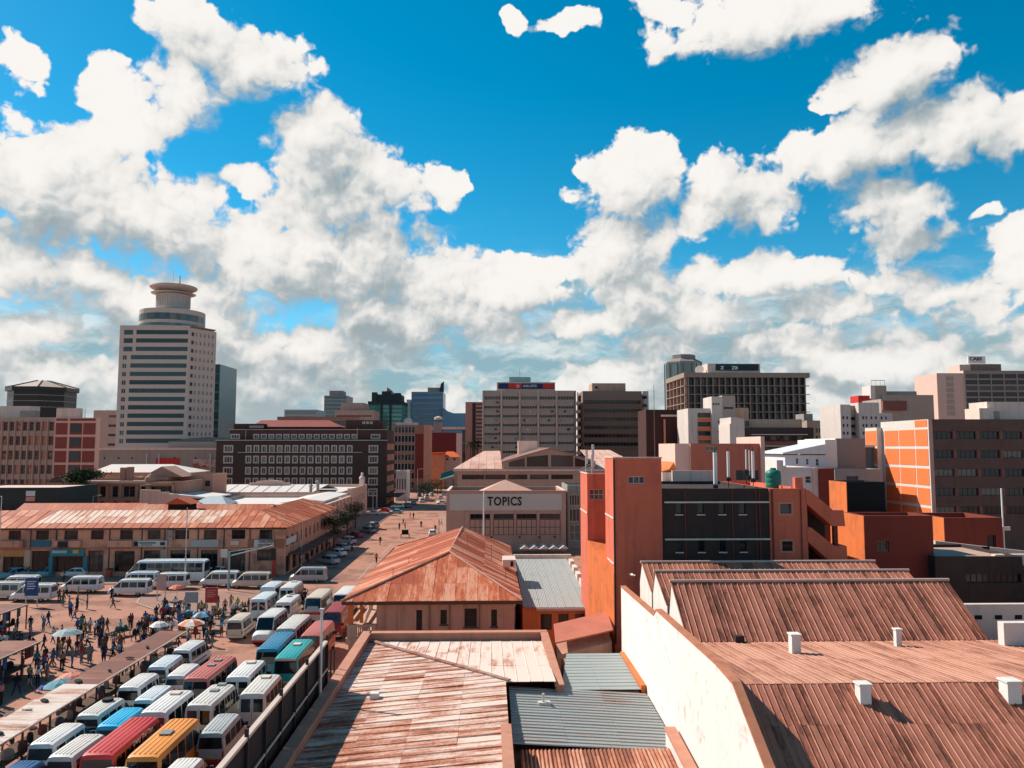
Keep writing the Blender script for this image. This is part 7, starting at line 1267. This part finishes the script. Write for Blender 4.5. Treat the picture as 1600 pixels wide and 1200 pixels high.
umbrella(249, 970, ('ivory', (.68, .60, .53)), 'ivory umbrella behind the long stall end', 1.2); umbrella(300, 967, ('flame', (.62, .12, .04)), 'orange and white umbrella at the far end of the long stall', 1.7, c2=('ivory', (.68, .60, .53))); umbrella(317, 955, ('light_blue', (.20, .42, .60)), 'light blue and black umbrella in the market crowd', 1.3, c2=('soot', (.03, .03, .03)))
umbrella(277, 913, ('flame', (.62, .12, .04)), 'orange umbrella beside the tan notice board', 1.3)
t = thing('tarpaulin', 'crumpled violet tarpaulin on the ground beside the long stall', 'tarpaulin', (*atz(78, 1076, 0).xy, 0)); mb = MB(); mb.lathe([(1.0, .02), (.7, .35), (.4, .3), (.1, .5)], 9); o = mb.build('sheet', mat('violet_tarp', (.13, .11, .34), .8, .3, 3), t); o.scale = (1, .6, 1)
GB = [(.02, .02, .02), (.35, .06, .05), (.10, .16, .30), (.55, .50, .45), (.05, .12, .10), (.30, .18, .08)]
spots = sorted([(random.uniform(82, 97), random.uniform(-39, -28.5)) for _ in range(24)])
for k, (y, x) in enumerate(spots):
    c = k % 6; r = random.uniform(.45, .95); nm = ['black', 'red', 'blue', 'white', 'green', 'tan'][c]
    t = thing('goods_table', '%s of the four vendor tables of %s goods in the market crowd' % (['nearest', 'second nearest', 'third nearest', 'farthest'][k//6], nm), 'goods', (x, y, 0), random.uniform(0, 3), 'vendor tables')
    mb = MB(); mb.box(-r, r, -r*.6, r*.6, .55, .65); mb.build('table_top', WOOD, t)
    for sx_, sy_ in ((-1, -1), (1, -1), (-1, 1), (1, 1)): mb = MB(); mb.box(sx_*(r-.08)-.03, sx_*(r-.08)+.03, sy_*(r*.6-.06)-.03, sy_*(r*.6-.06)+.03, 0, .55); mb.build('leg', WOOD, t)
    for j in range(3): mb = MB(); q_ = random.uniform(.22, .4)*r; mb.lathe([(q_, .655), (q_*1.1, .85), (q_*.7, 1.1), (.05, 1.2)], 7); mb.build('bundle', mat('goods_%d' % c, GB[c], .85, .4, 3), t, ((j-1)*r*.6, random.uniform(-.15, .15), 0))
def board(px0, px1, pyt, pyb, gy, m_, label, lines=0, lm=None, legs=True):
    Y = atz((px0+px1)/2, gy, 0).y; x0_, x1_ = X_(px0, Y), X_(px1, Y); z0_, z1_ = Z_(px0, pyb, Y), Z_(px0, pyt, Y); t = thing('notice_board', label, 'sign', (x0_, Y, 0)); W = x1_-x0_
    part(t, 'panel', m_, (0, W, 0, .12, z0_, z1_))
    for xx in (.1, W-.1): part(t, 'post', STEEL, (xx-.05, xx+.05, .13, .23, 0, z1_))
    for k in range(lines): part(t, 'text_line', lm, (W*.15, W*(.85-.12*(k % 2)), -.02, -.003, z1_-(z1_-z0_)*(.2+.13*k)-.06, z1_-(z1_-z0_)*(.2+.13*k)+.05))
board(50, 70, 903, 931, 948, mat('blue_board', (.015, .07, .20), .6, .15), 'blue notice board with pale lettering at the end of the farthest stall', 4, WSN); board(252, 267, 897, 922, 940, mat('tan_board', (.48, .33, .27), .7, .2), 'tan notice board on legs on the traffic island')
board(328, 347, 918, 942, 962, mat('red_banner', (.55, .05, .035), .7, .15), 'red hanging banner with pale lettering above the market crowd', 4, mat('pink_text', (.65, .30, .25), .7)); board(297, 317, 925, 942, 958, mat('grey_kiosk', (.34, .34, .32), .7, .15), 'grey kiosk panel among the market tables'); board(338, 346, 946, 956, 968, mat('peach_board', (.6, .3, .18), .7), 'small peach board below the red banner')
t = thing('cooler_box', 'blue and white cooler box at the edge of the traffic island', 'box', (*atz(270, 957, 0).xy, .12)); part(t, 'box', mat('cooler_blue', (.02, .07, .22), .5), (-.35, .35, -.25, .25, 0, .5)); part(t, 'lid', WSN, (-.37, .37, -.27, .27, .503, .62))
t = thing('litter_bin', 'orange-red bin standing on the pavement before the shops', 'bin', (*atz(170, 903, 0).xy, .13)); mb = MB(); mb.lathe([(.42, 0), (.5, 1.15)], 14); mb.build('drum', mat('bin_red', (.50, .10, .05), .6), t); mb = MB(); mb.lathe([(.53, 1.153), (.53, 1.25), (.3, 1.3)], 14); mb.build('rim', BUMP, t)
t = thing('push_cart', 'loaded push cart in the middle of the street', 'cart', (*atz(633, 840, 0).xy, 0)); part(t, 'tray', WOOD, (-.8, .8, -.6, .6, .7, .85)); part(t, 'load', BLACK, (-.7, .7, -.5, .5, .853, 1.7))
for s in (-1, 1): mb = MB(); mb.tube((s*.85, 0, .4), (s*.95, 0, .4), .4, n=14); mb.build('wheel', TYRE, t)
# ================================================================ poles, signals, trees
def pole(px, pyt, pyb, label, arm=0, r=.1, gy=None, Y=None, m_=STEEL):
    Y = Y or atz(px, gy or pyb, 0).y; t = thing('street_lamp', label, 'street lamp', (X_(px, Y), Y, 0), 0, 'street lamps'); z = Z_(px, pyt, Y)
    mb = MB(); mb.tube((0, 0, 0), (0, 0, z), r, r*.6); mb.build('pole', m_, t); mb = MB(); mb.tube((0, 0, 0), (0, 0, .5), r*1.7); mb.build('base', m_, t)
    if arm: mb = MB(); mb.tube((0, 0, z-.1), (arm, 0, z+.15), r*.5); mb.build('arm', m_, t); mb = MB(); mb.box(min(arm, arm*1.35), max(arm, arm*1.35), -.12, .12, z+.08, z+.2); mb.build('lamp_head', PINKISH, t)
    return t
pole(296, 793, 914, 'tall pale lamp pole rising in front of the long rusted roof', gy=918); pole(7, 775, 885, 'lamp pole at the left edge before the peach shops', -1.3, gy=905); pole(475, 812, 888, 'thin lamp pole at the corner of the rusted shops', 1.0, gy=888, r=.08); pole(756, 768, 840, 'white pole in front of the cream fascia shop', Y=140, r=.16, m_=MATS['white_pole']); pole(653, 733, 775, 'curved street lamp beside the gridded office', 2.0, Y=300, r=.12); pole(680, 812, 838, 'slim lamp pole standing out on the street', -4, gy=838, r=.06); pole(584, 770, 800, 'lamp pole before the hotel entrance', Y=232, r=.12); pole(149, 775, 800, 'lamp pole before the columned brown building', 1.2, Y=160, r=.08); pole(222, 758, 790, 'curved lamp before the brown arcade wing', 1.6, Y=165, r=.08)
p = atz(357, 922, 0); Y = p.y; t = thing('traffic_signal_mast', 'pale green signal mast with a long arm over the square', 'traffic light', (p.x, Y, 0)); z = Z_(357, 862, Y)
SG_ = mat('mast_green', (.30, .42, .40), .6, .15); mb = MB(); mb.tube((0, 0, 0), (0, 0, z), .16, .12); mb.build('post', SG_, t); mb = MB(); e_ = X_(432, Y)-p.x; mb.tube((0, 0, z-.6), (e_, 0, Z_(432, 852, Y)), .08); mb.build('arm', SG_, t); mb = MB(); mb.tube((0, 0, z), (e_*.62, 0, Z_(400, 856, Y)), .05); mb.build('stay', SG_, t)
hd = part(t, 'signal_head', BUMP, (e_-.35, e_+.3, -.2, .2, z-1.2, z+.5))
for k in range(3): mb = MB(); mb.tube((e_, -.26, z-.95+k*.5), (e_, -.19, z-.95+k*.5), .17, n=12); mb.build('lens', mat('lens_dark', (.05, .02, .01), .3), hd)
part(t, 'sign_plate', WSN, (-1.2, -.3, -.05, .05, z-.8, z+.3))
p = atz(428, 903, 0); t = thing('red_post', 'red painted post at the corner of the rusted shops', 'post', (p.x, p.y, 0)); part(t, 'post', mat('post_red', (.45, .05, .03), .6), (-.25, .25, -.25, .25, 0, 3.4)); part(t, 'base', mat('post_base', (.35, .1, .06), .8), (-.6, .6, -.4, .4, 0, .5))
LEAF = {k: mat('leaf_'+k, c, .95, .3, .8, rand=.15, spec=.03) for k, c in dict(dark=(.030, .045, .022), palm=(.035, .05, .025), olive=(.055, .06, .03)).items()}
def tree(x, y, h, rx, rz_, label, leaf='dark', z=0, n=900, trunk=.35):
    t = thing('tree', label, 'tree', (x, y, z)); mb = MB(); th = h-rz_*1.2; mb.tube((0, 0, 0), (.1, 0, th), trunk*.5, trunk*.3)
    for k in range(6): a = k*1.05; mb.tube((.1, 0, th*.8), (math.cos(a)*rx*.6, math.sin(a)*rx*.6, th+rz_*random.uniform(.1, 1)), trunk*.22, trunk*.06, 6)
    mb.build('trunk', WOOD, t); mb = MB(); cl = [(random.gauss(0, .45), random.gauss(0, .45), random.gauss(0, .4)) for _ in range(16)]
    for _ in range(n):
        c = random.choice(cl); d = V((random.gauss(0, .22), random.gauss(0, .22), random.gauss(0, .2))); p = V(((c[0]+d.x)*rx, (c[1]+d.y)*rx, h-rz_+(c[2]+d.z)*rz_)); s = random.uniform(.12, .3)*max(.8, rx*.3)
        a_ = V((random.gauss(0, 1), random.gauss(0, 1), random.gauss(0, .6))).normalized(); b_ = a_.orthogonal().normalized(); mb.add([p, p+a_*s+b_*s*.4, p+a_*s*2, p+a_*s-b_*s*.4], [(0, 1, 2, 3)])
    mb.build('crown', LEAF[leaf], t, fix=False)
tree(X_(128, 172), 173, Z_(128, 735, 173), 4.6, 1.5, 'dark spreading tree at the roof line of the columned brown building', n=2200)
tree(X_(524, 150), 150, 7.6, 2.6, 2.2, 'dark street tree beside the peach shop row', n=1500); tree(X_(545, 172), 172, 7.0, 2.4, 2.0, 'dark street tree before the cream arcade building', n=1300); tree(X_(555, 190), 192, 7.2, 2.4, 2.0, 'street tree farther along before the white-roofed hall', n=1200)
for k, px in enumerate((735, 741, 746)):
    t = thing('palm_tree', ['leftmost of three palms at the far street end', 'middle of three palms at the far street end', 'palm nearest the bank at the far street end'][k], 'tree', (X_(px, 360+k*15), 360+k*15, 0), 0, 'palms at the street end'); mb = MB(); h = Z_(px, 693-k, 360); mb.tube((0, 0, 0), (0, 0, h), .4, .25); mb.build('trunk', WOOD, t); mb = MB()
    for j in range(16):
        a = j*.4+random.uniform(-.1, .1); e0 = random.uniform(-.1, .8); q0 = V((0, 0, h))
        for s_ in range(5): q1 = q0+V((math.cos(a), math.sin(a), e0-s_*.38))*.85; w_ = V((-math.sin(a), math.cos(a), -.3))*(.42-.06*s_); mb.add([q0-w_, q0+w_, q1+w_*.8, q1-w_*.8], [(0, 1, 2, 3)]); q0 = q1
    mb.build('crown', LEAF['palm'], t, fix=False)
for k, (px, Y) in enumerate(((668, 300), (676, 310), (684, 322), (662, 285))): tree(X_(px, Y), Y, 6.5, 3.2, 2, ['dark street tree before the gridded office', 'second dark tree before the gridded office', 'dark tree nearest the green awning', 'dark tree beside the white-fronted shop'][k], n=700)
# a white bird gliding past the red tower
p = aty(989, 899, 58); t = thing('bird', 'white bird gliding past the red stair tower', 'bird', p, .3); mb = MB()
mb.lathe([(.01, -.22), (.05, -.12), (.06, .0), (.045, .12), (.03, .18), (.01, .24)], 8); mb.M = Matrix.Rotation(math.pi/2, 4, 'Y'); o = mb.build('body', PC['white'], t, smooth=True); o.rotation_euler = (0, math.pi/2, 0)
for s in (-1, 1): mb = MB(); mb.slab([(-.06, 0, 0), (.1, 0, 0), (.07, s*.26, .1), (-.08, s*.45, .04), (-.1, s*.25, .09)], .012); mb.build('wing', PC['white'], t)
